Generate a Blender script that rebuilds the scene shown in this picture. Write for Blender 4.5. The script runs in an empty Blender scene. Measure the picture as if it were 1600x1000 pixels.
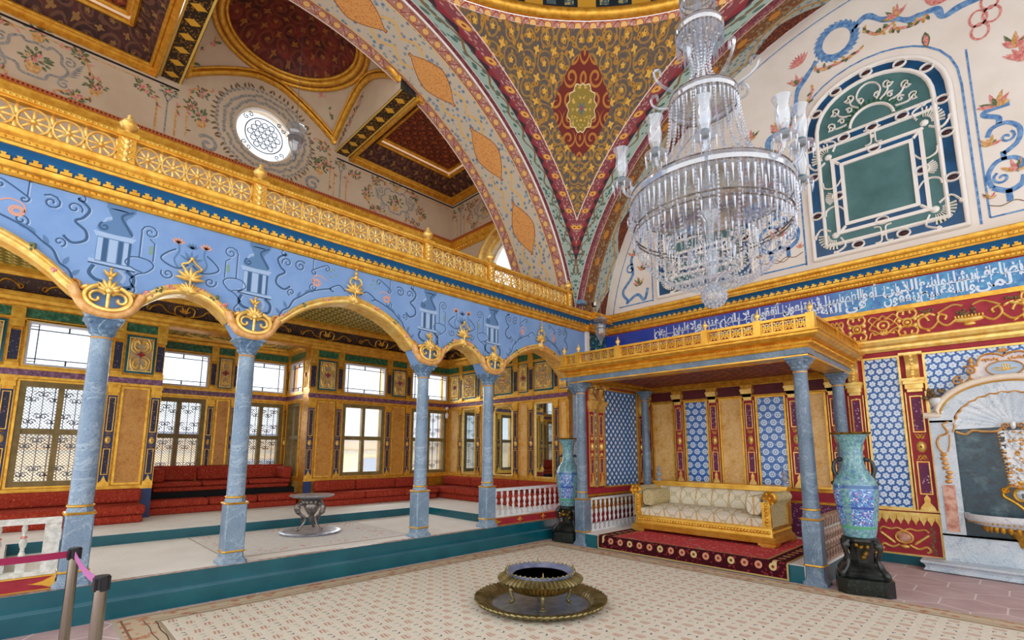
import bpy, bmesh, math, random
from math import sin, cos, pi, radians, sqrt, atan2, hypot, floor
from mathutils import Vector, Matrix

random.seed(7)
SC = bpy.context.scene
COL = SC.collection


# ---------------------------------------------------------------- colour
def lin(h):
    h = h.lstrip('#')
    out = []
    for k in (0, 2, 4):
        c = int(h[k:k + 2], 16) / 255.0
        out.append(c / 12.92 if c <= 0.04045 else ((c + 0.055) / 1.055) ** 2.4)
    return (out[0], out[1], out[2], 1.0)


# ---------------------------------------------------------------- node expressions
class Ctx:
    nt = None


def _sock(node_in, v):
    if isinstance(v, V):
        Ctx.nt.links.new(v.s, node_in)
    else:
        node_in.default_value = v


class V:
    """a scalar (or colour) socket with arithmetic"""

    def __init__(self, s):
        self.s = s

    def __add__(a, b): return mth('ADD', a, b)
    def __radd__(a, b): return mth('ADD', b, a)
    def __sub__(a, b): return mth('SUBTRACT', a, b)
    def __rsub__(a, b): return mth('SUBTRACT', b, a)
    def __mul__(a, b): return mth('MULTIPLY', a, b)
    def __rmul__(a, b): return mth('MULTIPLY', b, a)
    def __truediv__(a, b): return mth('DIVIDE', a, b)
    def __neg__(a): return mth('MULTIPLY', a, -1.0)
    def __lt__(a, b): return mth('LESS_THAN', a, b)
    def __gt__(a, b): return mth('GREATER_THAN', a, b)


def mth(op, a, b=None, c=None):
    n = Ctx.nt.nodes.new('ShaderNodeMath')
    n.operation = op
    _sock(n.inputs[0], a)
    if b is not None:
        _sock(n.inputs[1], b)
    if c is not None:
        _sock(n.inputs[2], c)
    return V(n.outputs[0])


def vsin(a): return mth('SINE', a)
def vabs(a): return mth('ABSOLUTE', a)
def frac(a): return mth('FRACT', a)
def flo(a): return mth('FLOOR', a)
def vmin(a, b): return mth('MINIMUM', a, b)
def vmax(a, b): return mth('MAXIMUM', a, b)
def vsqrt(a): return mth('SQRT', a)
def at2(a, b): return mth('ARCTAN2', a, b)
def mod(a, b): return mth('FLOORED_MODULO', a, b)
def band(x, lo, hi): return (x > lo) * (x < hi)
def tri(x): return vabs(frac(x) - 0.5) * 2.0
def vlen(a, b): return vsqrt(a * a + b * b)


def ramp(x, lo, hi):
    n = Ctx.nt.nodes.new('ShaderNodeMapRange')
    _sock(n.inputs[0], x)
    n.inputs[1].default_value = lo
    n.inputs[2].default_value = hi
    return V(n.outputs[0])


def mix(f, a, b):
    n = Ctx.nt.nodes.new('ShaderNodeMix')
    n.data_type = 'RGBA'
    _sock(n.inputs[0], f)
    for i, v in ((6, a), (7, b)):
        if isinstance(v, str):
            v = lin(v)
        _sock(n.inputs[i], v)
    return V(n.outputs[2])


def vec(x, y, z=0.0):
    n = Ctx.nt.nodes.new('ShaderNodeCombineXYZ')
    for i, v in enumerate((x, y, z)):
        _sock(n.inputs[i], v)
    return V(n.outputs[0])


def sep(sock):
    n = Ctx.nt.nodes.new('ShaderNodeSeparateXYZ')
    Ctx.nt.links.new(sock, n.inputs[0])
    return V(n.outputs[0]), V(n.outputs[1]), V(n.outputs[2])


def wpos():
    return sep(Ctx.nt.nodes.new('ShaderNodeNewGeometry').outputs['Position'])


def opos():
    return sep(Ctx.nt.nodes.new('ShaderNodeTexCoord').outputs['Object'])


def uvpos():
    a = sep(Ctx.nt.nodes.new('ShaderNodeTexCoord').outputs['UV'])
    return a[0], a[1]


def noise(scale, detail=4.0, v=None, rough=0.6, dist=0.0):
    n = Ctx.nt.nodes.new('ShaderNodeTexNoise')
    if v is None:
        Ctx.nt.links.new(Ctx.nt.nodes.new('ShaderNodeTexCoord').outputs['Object'], n.inputs['Vector'])
    else:
        Ctx.nt.links.new(v.s, n.inputs['Vector'])
    n.inputs['Scale'].default_value = scale
    n.inputs['Detail'].default_value = detail
    n.inputs['Roughness'].default_value = rough
    n.inputs['Distortion'].default_value = dist
    return V(n.outputs[0])


def voro(scale, v=None, feature='F1', out='Distance'):
    n = Ctx.nt.nodes.new('ShaderNodeTexVoronoi')
    n.feature = feature
    if v is None:
        Ctx.nt.links.new(Ctx.nt.nodes.new('ShaderNodeTexCoord').outputs['Object'], n.inputs['Vector'])
    else:
        Ctx.nt.links.new(v.s, n.inputs['Vector'])
    n.inputs['Scale'].default_value = scale
    return V(n.outputs[out])


def cell(u, v, cu, cv, stagger=True):
    """local coords (-.5 .. .5) in a (brick staggered) grid and the row parity"""
    row = flo(v / cv)
    par = mod(row, 2.0)
    uu = u / cu + (par * 0.5 if stagger else 0.0)
    return frac(uu) - 0.5, frac(v / cv) - 0.5, mod(flo(uu) + row, 2.0)


def vines(u, v, c, turns=1.6, w=0.17):
    """spiralling vine scrolls: returns (vine mask, flower mask)"""
    a, b, par = cell(u, v, c, c, False)
    sg = par * 2.0 - 1.0
    r = vlen(a, b)
    th = at2(b, a * sg) / (2 * pi)
    s = frac(r * (2.0 * turns) - th)
    vine = (vabs(s - 0.5) < w) * (r < 0.5) * (r > 0.1)
    pet = vsin(at2(b, a) * 5.0) * 0.03 + 0.105
    a2, b2 = frac(a + 1.0) - 0.5, frac(b + 1.0) - 0.5
    r2 = vlen(a2, b2)
    pet2 = vsin(at2(b2, a2) * 4.0) * 0.05 + 0.14
    return vine, vmax(r < pet, r2 < pet2)


MATS = {}


def MAT(name, fn=None, color=None, rough=0.6, metal=0.0, spec=0.4, bump=None, coat=0.0):
    m = bpy.data.materials.new(name)
    m.use_nodes = True
    nt = m.node_tree
    Ctx.nt = nt
    bs = nt.nodes['Principled BSDF']
    bs.inputs['Roughness'].default_value = rough
    bs.inputs['Metallic'].default_value = metal
    bs.inputs['Specular IOR Level'].default_value = spec
    bs.inputs['Coat Weight'].default_value = coat
    if color is not None:
        bs.inputs['Base Color'].default_value = lin(color)
        m.diffuse_color = lin(color)
    if fn is not None:
        r = fn()
        if isinstance(r, dict):
            for k, v in r.items():
                _sock(bs.inputs[k], v)
        else:
            _sock(bs.inputs['Base Color'], r)
    if bump:
        sc, st = bump
        b = nt.nodes.new('ShaderNodeBump')
        b.inputs['Strength'].default_value = st
        b.inputs['Distance'].default_value = 0.01
        nt.links.new(noise(sc, 3).s, b.inputs['Height'])
        nt.links.new(b.outputs[0], bs.inputs['Normal'])
    MATS[name] = m
    return m


# ---------------------------------------------------------------- frames (o, u, v, n)
class Fr:
    def __init__(self, o, u, v, n):
        self.o, self.u, self.v, self.n = Vector(o), Vector(u), Vector(v), Vector(n)

    def __call__(self, a, b, c=0.0):
        return self.o + self.u * a + self.v * b + self.n * c


def FX(x): return Fr((x, 0, 0), (0, 1, 0), (0, 0, 1), (1, 0, 0))      # wall facing +x, coords (y, z)
def FY(y): return Fr((0, y, 0), (1, 0, 0), (0, 0, 1), (0, -1, 0))     # wall facing -y, coords (x, z)
FZ = Fr((0, 0, 0), (1, 0, 0), (0, 1, 0), (0, 0, 1))


# ---------------------------------------------------------------- mesh builder
class MB:
    def __init__(self):
        self.v, self.f, self.uv = [], [], {}

    def add(self, vs, fs):
        b = len(self.v)
        self.v += [Vector(p) for p in vs]
        self.f += [tuple(i + b for i in f) for f in fs]
        return self

    def box(self, x0, x1, y0, y1, z0, z1):
        return self.fbox(FZ, x0, x1, y0, y1, z0, z1)

    def fbox(self, F, a0, a1, b0, b1, c0, c1):
        vs = [F(a, b, c) for c in (c0, c1) for b in (b0, b1) for a in (a0, a1)]
        return self.add(vs, [(0, 2, 3, 1), (4, 5, 7, 6), (0, 1, 5, 4), (2, 6, 7, 3), (0, 4, 6, 2), (1, 3, 7, 5)])

    def cbox(self, c, s, rz=0.0):
        cx, cy, cz = c
        vs = []
        for dz in (-.5, .5):
            for dy in (-.5, .5):
                for dx in (-.5, .5):
                    x, y = dx * s[0], dy * s[1]
                    vs.append((cx + x * cos(rz) - y * sin(rz), cy + x * sin(rz) + y * cos(rz), cz + dz * s[2]))
        return self.add(vs, [(0, 2, 3, 1), (4, 5, 7, 6), (0, 1, 5, 4), (2, 6, 7, 3), (0, 4, 6, 2), (1, 3, 7, 5)])

    def frame(self, F, a0, a1, b0, b1, w, c0, c1):
        """rectangular picture frame"""
        self.fbox(F, a0, a1, b0, b0 + w, c0, c1)
        self.fbox(F, a0, a1, b1 - w, b1, c0, c1)
        self.fbox(F, a0, a0 + w, b0 + w, b1 - w, c0, c1)
        self.fbox(F, a1 - w, a1, b0 + w, b1 - w, c0, c1)
        return self

    def prism(self, F, poly, c0, c1):
        n = len(poly)
        vs = [F(a, b, c0) for a, b in poly] + [F(a, b, c1) for a, b in poly]
        fs = [tuple(range(n))[::-1], tuple(range(n, 2 * n))]
        fs += [(i, (i + 1) % n, n + (i + 1) % n, n + i) for i in range(n)]
        return self.add(vs, fs)

    def sweep(self, prof, path, closed=False, caps=True):
        """prof: list of points; path: function list producing points -> grid of rows"""
        rows = [[p(q) for q in prof] for p in path]
        return self.grid(rows, closed_v=closed, caps=caps)

    def grid(self, rows, closed_u=False, closed_v=False, caps=False):
        n, m = len(rows), len(rows[0])
        b = len(self.v)
        for r in rows:
            self.v += [Vector(p) for p in r]
        for i in range(n if closed_u else n - 1):
            for j in range(m if closed_v else m - 1):
                i2, j2 = (i + 1) % n, (j + 1) % m
                self.f.append((b + i * m + j, b + i * m + j2, b + i2 * m + j2, b + i2 * m + j))
        if caps:
            self.f.append(tuple(b + j for j in range(m))[::-1])
            self.f.append(tuple(b + (n - 1) * m + j for j in range(m)))
        return self

    def lathe(self, c, prof, seg=24, wob=None, a0=0.0, zw=None):
        """prof [(r, z)] about the vertical axis through c"""
        rows = []
        for r, z in prof:
            row = []
            for k in range(seg):
                t = a0 + 2 * pi * k / seg
                rr = r * (1 + (wob(t, r, z) if wob else 0))
                row.append((c[0] + rr * cos(t), c[1] + rr * sin(t), c[2] + z + (zw(t, r, z) if zw else 0)))
            rows.append(row)
        return self.grid(rows, closed_v=True, caps=True)

    def tube(self, pts, r, seg=6, closed=False):
        pts = [Vector(p) for p in pts]
        n = len(pts)
        rad = r if isinstance(r, (list, tuple)) else [r] * n
        rows = []
        up = None
        for i, p in enumerate(pts):
            if closed:
                t = pts[(i + 1) % n] - pts[i - 1]
            else:
                t = pts[min(i + 1, n - 1)] - pts[max(i - 1, 0)]
            if t.length < 1e-9:
                t = Vector((0, 0, 1))
            t.normalize()
            if up is None:
                up = t.orthogonal().normalized()
            up = (up - t * up.dot(t))
            if up.length < 1e-6:
                up = t.orthogonal()
            up.normalize()
            s = t.cross(up)
            rows.append([p + (up * cos(2 * pi * k / seg) + s * sin(2 * pi * k / seg)) * rad[i] for k in range(seg)])
        return self.grid(rows, closed_u=closed, closed_v=True, caps=not closed)

    def strip(self, F, pts, w, c0=0.002, h=0.0, rnd=True):
        """flat or half round band of width w along 2-D pts in frame F, h its relief"""
        n = len(pts)
        ws = [w(i) for i in range(n)] if callable(w) else w if isinstance(w, (list, tuple)) else [w] * n
        rows = []
        for i in range(n):
            x0, y0 = pts[max(i - 1, 0)]
            x1, y1 = pts[min(i + 1, n - 1)]
            dx, dy = x1 - x0, y1 - y0
            L = hypot(dx, dy) or 1
            nx, ny = -dy / L, dx / L
            x, y = pts[i]
            k = ws[i] / 2
            if h <= 0:
                pr = [(-1, 0), (1, 0)]
            elif rnd:
                pr = [(-1, 0), (-.62, .75), (0, 1), (.62, .75), (1, 0)]
            else:
                pr = [(-1, 0), (-1, 1), (1, 1), (1, 0)]
            rows.append([F(x + nx * k * a, y + ny * k * a, c0 + h * bb) for a, bb in pr])
        return self.grid(rows)

    def poly(self, F, pts, c0):
        return self.add([F(a, b, c0) for a, b in pts], [tuple(range(len(pts)))])

    def dome(self, F, x, y, rx, ry, h, ang=0.0, c0=0.0, seg=10, rings=3, tip=0.0):
        """half ellipsoid boss; tip>0 pulls one end to a leaf point"""
        b = len(self.v)
        ca, sa = cos(ang), sin(ang)
        rows = []
        for i in range(rings):
            t = (pi / 2) * i / rings
            k = cos(t)
            row = []
            for j in range(seg):
                a = 2 * pi * j / seg
                px, py = rx * k * cos(a), ry * k * sin(a)
                if tip:
                    py *= (1 - tip * px / rx)
                row.append(F(x + px * ca - py * sa, y + px * sa + py * ca, c0 + h * sin(t)))
            rows.append(row)
        self.grid(rows, closed_v=True)
        top = len(self.v)
        self.v.append(F(x, y, c0 + h))
        l = top - seg
        self.f += [(l + j, l + (j + 1) % seg, top) for j in range(seg)]
        return self

    def ball(self, c, r, seg=12, rings=8, s=(1, 1, 1)):
        prof = [(max(r * sin(pi * i / rings), 1e-4), -r * cos(pi * i / rings)) for i in range(rings + 1)]
        rows = [[(c[0] + q * cos(2 * pi * k / seg) * s[0], c[1] + q * sin(2 * pi * k / seg) * s[1], c[2] + z * s[2]) for k in range(seg)] for q, z in prof]
        return self.grid(rows, closed_v=True, caps=True)

    def bead(self, c, r):
        """octahedral crystal"""
        x, y, z = c
        return self.add([(x + r, y, z), (x, y + r, z), (x - r, y, z), (x, y - r, z), (x, y, z + r), (x, y, z - r)],
                        [(0, 1, 4), (1, 2, 4), (2, 3, 4), (3, 0, 4), (1, 0, 5), (2, 1, 5), (3, 2, 5), (0, 3, 5)])

    def drop(self, c, r, l):
        """long prism pendant hanging from c"""
        x, y, z = c
        return self.add([(x, y, z), (x + r, y, z - .2 * l), (x, y + r, z - .2 * l), (x - r, y, z - .2 * l), (x, y - r, z - .2 * l), (x, y, z - l)],
                        [(0, 1, 2), (0, 2, 3), (0, 3, 4), (0, 4, 1), (5, 2, 1), (5, 3, 2), (5, 4, 3), (5, 1, 4)])

    def build(self, name, mat, parent=None, smooth=None, uv=None):
        off = Vector((0, 0, 0))
        p = parent
        while p is not None:
            off += p.location
            p = p.parent
        me = bpy.data.meshes.new(name)
        me.from_pydata([tuple(p - off) for p in self.v], [], self.f)
        me.update()
        bm = bmesh.new()
        bm.from_mesh(me)
        bmesh.ops.recalc_face_normals(bm, faces=bm.faces)
        bm.to_mesh(me)
        bm.free()
        if uv is not None:
            l = me.uv_layers.new(name='UVMap')
            for lp in me.loops:
                l.data[lp.index].uv = uv[lp.vertex_index]
        if smooth:
            me.polygons.foreach_set('use_smooth', [True] * len(me.polygons))
            me.set_sharp_from_angle(angle=radians(smooth))
        if mat is not None:
            me.materials.append(MATS[mat] if isinstance(mat, str) else mat)
        o = bpy.data.objects.new(name, me)
        COL.objects.link(o)
        if parent is not None:
            o.parent = parent
        return o


# ---------------------------------------------------------------- scene graph
def thing(name, label, cat, loc=(0, 0, 0), group=None, kind='thing'):
    o = bpy.data.objects.new(name, None)
    COL.objects.link(o)
    o.empty_display_size = 0.1
    o.location = loc
    return tag(o, label, cat, group, kind)


def tag(o, label, cat, group=None, kind='thing'):
    o['label'] = label
    o['category'] = cat
    o['kind'] = kind
    if group:
        o['group'] = group
    return o


def struct(o, label=None, cat=None):
    o['kind'] = 'structure'
    if label:
        o['label'] = label
    if cat:
        o['category'] = cat
    return o


def dup(root, loc, label, rz=None):
    r = root.copy()
    COL.objects.link(r)
    r.location = loc
    if rz is not None:
        r.rotation_euler = (0, 0, rz)
    r['label'] = label
    for ch in list(root.children):
        c = ch.copy()
        COL.objects.link(c)
        c.parent = r
        for g in ch.children:
            d = g.copy()
            COL.objects.link(d)
            d.parent = c
    return r


# ---------------------------------------------------------------- 2-D ornament lines
def spiral(cx, cy, r, a0, turns, sgn=1, n=14, r1=0.12):
    """from the outside (angle a0) winding inwards"""
    out = []
    for i in range(n + 1):
        t = i / n
        a = a0 + sgn * 2 * pi * turns * t
        q = r * ((1 - t) + r1 * t)
        out.append((cx + q * cos(a), cy + q * sin(a)))
    return out


def smooth(pts, k=6, closed=False):
    """Catmull-Rom through pts"""
    n = len(pts)
    out = []
    for i in range(n if closed else n - 1):
        p = [pts[(i + d) % n] if closed else pts[min(max(i + d, 0), n - 1)] for d in (-1, 0, 1, 2)]
        for s in range(k):
            t = s / k
            q = []
            for c in range(len(p[0])):
                a, b, d, e = p[0][c], p[1][c], p[2][c], p[3][c]
                q.append(.5 * (2 * b + (d - a) * t + (2 * a - 5 * b + 4 * d - e) * t * t + (3 * b - a - 3 * d + e) * t ** 3))
            out.append(tuple(q))
    if not closed:
        out.append(tuple(pts[-1]))
    return out


def arc(cx, cy, rx, ry, a0, a1, n=16):
    return [(cx + rx * cos(radians(a0 + (a1 - a0) * i / n)), cy + ry * sin(radians(a0 + (a1 - a0) * i / n))) for i in range(n + 1)]


def xf(pts, cx=0, cy=0, s=1.0, mir=False, sy=None):
    return [(cx + (-x if mir else x) * s, cy + y * (sy if sy is not None else s)) for x, y in pts]


def taper(n, w0, w1):
    return [w0 + (w1 - w0) * i / max(n - 1, 1) for i in range(n)]


def leaf(cx, cy, ang, L, w):
    """leaf outline starting at (cx, cy) towards ang"""
    out = []
    for t, s in ((0, 0), (.25, .8), (.5, 1), (.75, .65), (1, 0), (.75, -.65), (.5, -1), (.25, -.8)):
        x, y = L * t, w * s / 2
        out.append((cx + x * cos(ang) - y * sin(ang), cy + x * sin(ang) + y * cos(ang)))
    return out


def scroll_s(x0, y0, x1, y1, r, flip=1):
    """S / C scroll line from one volute to another"""
    d = atan2(y1 - y0, x1 - x0)
    a = spiral(x0, y0, r, d + flip * pi / 2, 1.1, flip)[::-1]
    b = spiral(x1, y1, r * .8, d - flip * pi / 2 + pi, 1.1, -flip)
    return smooth(a[::2] + b[::2], 3)
# ---------------------------------------------------------------- materials
MAT('gold', lambda: mix(ramp(noise(9, 4), .3, .7), '#D08E22', '#F2C24E'), rough=.38, metal=.62, spec=.6, bump=(60, .25))
MAT('gold_smooth', lambda: mix(ramp(noise(5, 3), .3, .7), '#D79A2C', '#F3C658'), rough=.3, metal=.65, spec=.6)
MAT('gold_old', lambda: mix(ramp(noise(12, 4), .3, .7), '#A96C16', '#E0A534'), rough=.42, metal=.55, spec=.5, bump=(70, .3))
MAT('gold_leaf_pale', lambda: mix(ramp(noise(9, 4), .3, .7), '#E2AC44', '#FBE08C'), rough=.35, metal=.5, spec=.6, bump=(60, .2))  # a paler gold leaf than the plain gold
MAT('gold_pink', lambda: mix(ramp(noise(9, 4), .35, .7), '#C98A3A', '#E9BE84'), rough=.5, metal=.25)


def _grey(a, b, c, vein, sc=1.0):
    def f():
        n = noise(3.5 * sc, 6)
        base = mix(ramp(n, .32, .68), a, b)
        sp = noise(70 * sc, 2)
        base = mix(ramp(sp, .52, .72) * .8, base, c)
        v = vabs(noise(2.2 * sc, 6, dist=1.2) - .5)
        return mix((v < .012) * .5, base, vein)
    return f


MAT('marble_blue', _grey('#6C86A0', '#8BA2B6', '#48627A', '#A9BBC9'), rough=.32, spec=.5)
MAT('marble_capital', _grey('#4F6F8E', '#7C98B0', '#2F4A66', '#B8C8D4', 1.4), rough=.45)
MAT('marble_slate', _grey('#566A7E', '#74879A', '#3A5064', '#8FA2B2'), rough=.35, spec=.5)
MAT('marble_white', _grey('#D6DBDF', '#ECEDEC', '#C2C8CC', '#B0BAC2', .7), rough=.4)
MAT('marble_bluewhite', _grey('#BCCAD6', '#DDE3E6', '#A4B5C4', '#94A8BA', .9), rough=.4)
MAT('marble_green_dark', lambda: mix(ramp(noise(5, 7, rough=.7), .5, .78), mix(ramp(noise(14, 4), .4, .65), '#0A2733', '#17404E'), '#5C787E'), rough=.3, spec=.6)
MAT('marble_rouge', lambda: mix(ramp(noise(9, 6), .4, .62), '#B4664E', '#DDB09A'), rough=.4)
MAT('stone_pale', lambda: mix(ramp(noise(18, 5), .35, .65), '#B9BCB2', '#E2E2DA'), rough=.55)
MAT('stone_brown', lambda: mix(ramp(noise(18, 5), .35, .65), '#7C5F52', '#B59A8A'), rough=.45)
MAT('marble_yellow', lambda: mix(ramp(noise(3.5, 6, rough=.7, dist=.6), .35, .7), mix(ramp(noise(30, 3), .4, .6), '#C98B34', '#E2AE5A'), '#F0CB8C'), rough=.42, spec=.45)
MAT('marble_ochre', lambda: mix(ramp(noise(3.5, 6, rough=.7, dist=.6), .35, .7), mix(ramp(noise(30, 3), .4, .6), '#A8691A', '#C98730'), '#D69C48'), rough=.42, spec=.45)
MAT('marble_purple', lambda: mix(ramp(noise(16, 6, rough=.75), .45, .7), '#5F2C4C', '#B583A6'), rough=.35, spec=.5)
MAT('marble_forest', lambda: mix(ramp(noise(16, 6, rough=.75), .45, .7), '#1E5236', '#5C9670'), rough=.35, spec=.5)
MAT('red_paint', lambda: mix(ramp(noise(8, 4), .3, .7), '#8F1B2A', '#A82C3A'), rough=.6)
MAT('red_dark', lambda: mix(ramp(noise(8, 4), .3, .7), '#4A1118', '#651A22'), rough=.6)
MAT('purple_paint', color='#5A2A4C', rough=.5)
MAT('navy_paint', color='#27396A', rough=.5)
MAT('blue_paint', lambda: mix(ramp(noise(2, 5), .3, .7), '#0F5C92', '#16689E'), rough=.5)
MAT('fascia_blue', lambda: mix(ramp(noise(1.7, 6), .3, .7), '#7096CC', '#86A9D8'), rough=.75)
MAT('line_dark', color='#3E5F86', rough=.8)
MAT('line_mid', color='#5E83AE', rough=.8)
MAT('line_light', color='#A3BEDF', rough=.8)
MAT('line_salmon', color='#D8A28E', rough=.8)
MAT('line_green', color='#7FA08A', rough=.8)
MAT('paint_blue', lambda: mix(ramp(noise(14, 4), .35, .65), '#3F6FA8', '#7FA6CF'), rough=.8)
MAT('paint_rose', lambda: mix(ramp(noise(30, 3), .35, .65), '#C2605E', '#E2A69A'), rough=.8)
MAT('paint_ochre', lambda: mix(ramp(noise(20, 3), .35, .65), '#B57F3C', '#DDB57C'), rough=.8)
MAT('paint_leaf', lambda: mix(ramp(noise(30, 3), .35, .65), '#3F4A34', '#7F8A62'), rough=.8)
MAT('paint_umber', lambda: mix(ramp(noise(30, 3), .35, .65), '#5A4632', '#8F7450'), rough=.8)
MAT('paint_grey', lambda: mix(ramp(noise(20, 3), .35, .65), '#7D7A74', '#A5A29A'), rough=.8)
MAT('lunette_white', lambda: mix(ramp(noise(1.2, 5), .3, .7), '#DDD3C8', '#EBE4DB'), rough=.8)
MAT('plaster_white', color='#ECE7E0', rough=.7)
MAT('gallery_plaster', lambda: mix(ramp(noise(1.2, 5), .3, .7), '#BFA98E', '#D0BCA2'), rough=.85)
MAT('teal_paint', lambda: mix(ramp(noise(3, 4), .3, .7), '#07505E', '#11606C'), rough=.22, spec=.6)
MAT('teal_tread_lit', lambda: mix(ramp(noise(3, 4), .3, .7), '#3C7284', '#5A8EA0'), rough=.3, spec=.6)  # riser teal made lighter: light caught by the tread, put into its colour
MAT('candle_teal', color='#3F6470', rough=.4)
MAT('matting', lambda: mix(ramp(noise(2.5, 5), .3, .7), mix(tri(opos()[1] * 22.0) * .35, '#EEE9E2', '#E4DDD4'), '#F6F3EE'), rough=.85)
MAT('platform_stone', lambda: mix(ramp(noise(3, 5), .3, .7), '#E8E3DE', '#F4F1EC'), rough=.8)
MAT('black_marble', lambda: mix(ramp(noise(40, 4), .5, .75), '#06100F', '#1F3B38'), rough=.22, spec=.6)
MAT('black_wood', lambda: mix(ramp(noise(9, 4), .35, .7), '#0A0D0E', '#2C3230'), rough=.3, spec=.6)
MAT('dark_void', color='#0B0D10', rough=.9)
MAT('steel', color='#8C867A', rough=.18, metal=1.0)
MAT('black_plastic', color='#141518', rough=.5)
MAT('belt_red', color='#8C1B46', rough=.8)
MAT('belt_pink', color='#B266A0', rough=.8)
MAT('brass_dull', lambda: mix(ramp(noise(7, 5), .35, .65), '#6E6030', '#A69A6C'), rough=.38, metal=.75)
MAT('brass_brown', lambda: mix(ramp(noise(11, 5), .35, .65), '#5C4418', '#A07C34'), rough=.4, metal=.7)
MAT('pewter', lambda: mix(ramp(noise(7, 5), .35, .65), '#7D8490', '#B2B6C0'), rough=.3, metal=.8)
MAT('pewter_blue', lambda: mix(ramp(noise(7, 5), .35, .65), '#5E6688', '#868EAA'), rough=.4, metal=.15)
MAT('silver_old', lambda: mix(ramp(noise(14, 5), .35, .65), '#5C5450', '#A59C96'), rough=.4, metal=.7)
MAT('silver_pale', lambda: mix(ramp(noise(10, 5), .35, .65), '#9298A6', '#C6CAD4'), rough=.35, metal=.7)
MAT('mirror', color='#B9C4C8', rough=.03, metal=1.0)
MAT('window_wood', lambda: mix(ramp(noise(7, 4), .3, .7), '#6E5A2E', '#8C7746'), rough=.55)
MAT('window_white', color='#C9CEDA', rough=.5)
MAT('lead_line', color='#39405A', rough=.6)
MAT('iron_grille', color='#35323C', rough=.6)
MAT('glass_teal', lambda: mix(ramp(noise(1.6, 4), .3, .7), '#365F60', '#517C7C'), rough=.5, spec=.5)
MAT('glass_blue', lambda: mix(ramp(noise(3, 4), .35, .7), '#083C5E', '#0F5585'), rough=.3, spec=.6)
MAT('glass_ruby', color='#3A0F14', rough=.3)
MAT('glass_green', color='#1F5A2C', rough=.4)
MAT('lamp_metal', color='#7A828A', rough=.4, metal=.5)
MAT('blue_case', color='#5F93C0', rough=.5)
MAT('facade_cream', lambda: mix(ramp(noise(.8, 4), .3, .7), '#EADBBE', '#F6EAD4'), rough=.9)
MAT('facade_blue', color='#B4C2D6', rough=.9)
MAT('facade_roof', color='#C9CCD6', rough=.9)


def _glass(name, tint, a, gloss=.1, dif=.5):
    m = bpy.data.materials.new(name)
    m.use_nodes = True
    nt = m.node_tree
    nt.nodes.clear()
    o = nt.nodes.new('ShaderNodeOutputMaterial')
    t = nt.nodes.new('ShaderNodeBsdfTransparent')
    t.inputs[0].default_value = lin(tint)
    g = nt.nodes.new('ShaderNodeBsdfGlossy')
    g.inputs['Roughness'].default_value = gloss
    g.inputs[0].default_value = (1, 1, 1, 1)
    d = nt.nodes.new('ShaderNodeBsdfDiffuse')
    d.inputs[0].default_value = lin('#E8ECF4')
    mx1 = nt.nodes.new('ShaderNodeMixShader')
    mx1.inputs[0].default_value = dif
    nt.links.new(g.outputs[0], mx1.inputs[1])
    nt.links.new(d.outputs[0], mx1.inputs[2])
    fr = nt.nodes.new('ShaderNodeLayerWeight')
    fr.inputs[0].default_value = .35
    mr = nt.nodes.new('ShaderNodeMapRange')
    nt.links.new(fr.outputs['Facing'], mr.inputs[0])
    mr.inputs[3].default_value = a
    mr.inputs[4].default_value = min(1, a + .5)
    mx = nt.nodes.new('ShaderNodeMixShader')
    nt.links.new(mr.outputs[0], mx.inputs[0])
    nt.links.new(t.outputs[0], mx.inputs[1])
    nt.links.new(mx1.outputs[0], mx.inputs[2])
    nt.links.new(mx.outputs[0], o.inputs[0])
    MATS[name] = m
    return m


_glass('crystal', '#DCE3EC', .34, .03, .3)
_glass('shade_glass', '#E6ECF2', .20, .04, .35)
_glass('pane', '#F4F8FA', .04, .03)


def lattice_mat(name, col, cellw, hole):
    """fine wire lattice: a real flat perforated screen"""
    m = bpy.data.materials.new(name)
    m.use_nodes = True
    nt = m.node_tree
    Ctx.nt = nt
    bs = nt.nodes['Principled BSDF']
    bs.inputs['Base Color'].default_value = lin(col)
    bs.inputs['Roughness'].default_value = .7
    x, y, z = opos()
    h = x + y
    a, b = tri((h + z) / cellw), tri((h - z) / cellw)
    op = vmax(a > hole, b > hole)
    _sock(bs.inputs['Alpha'], op)
    MATS[name] = m
    return m


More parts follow.
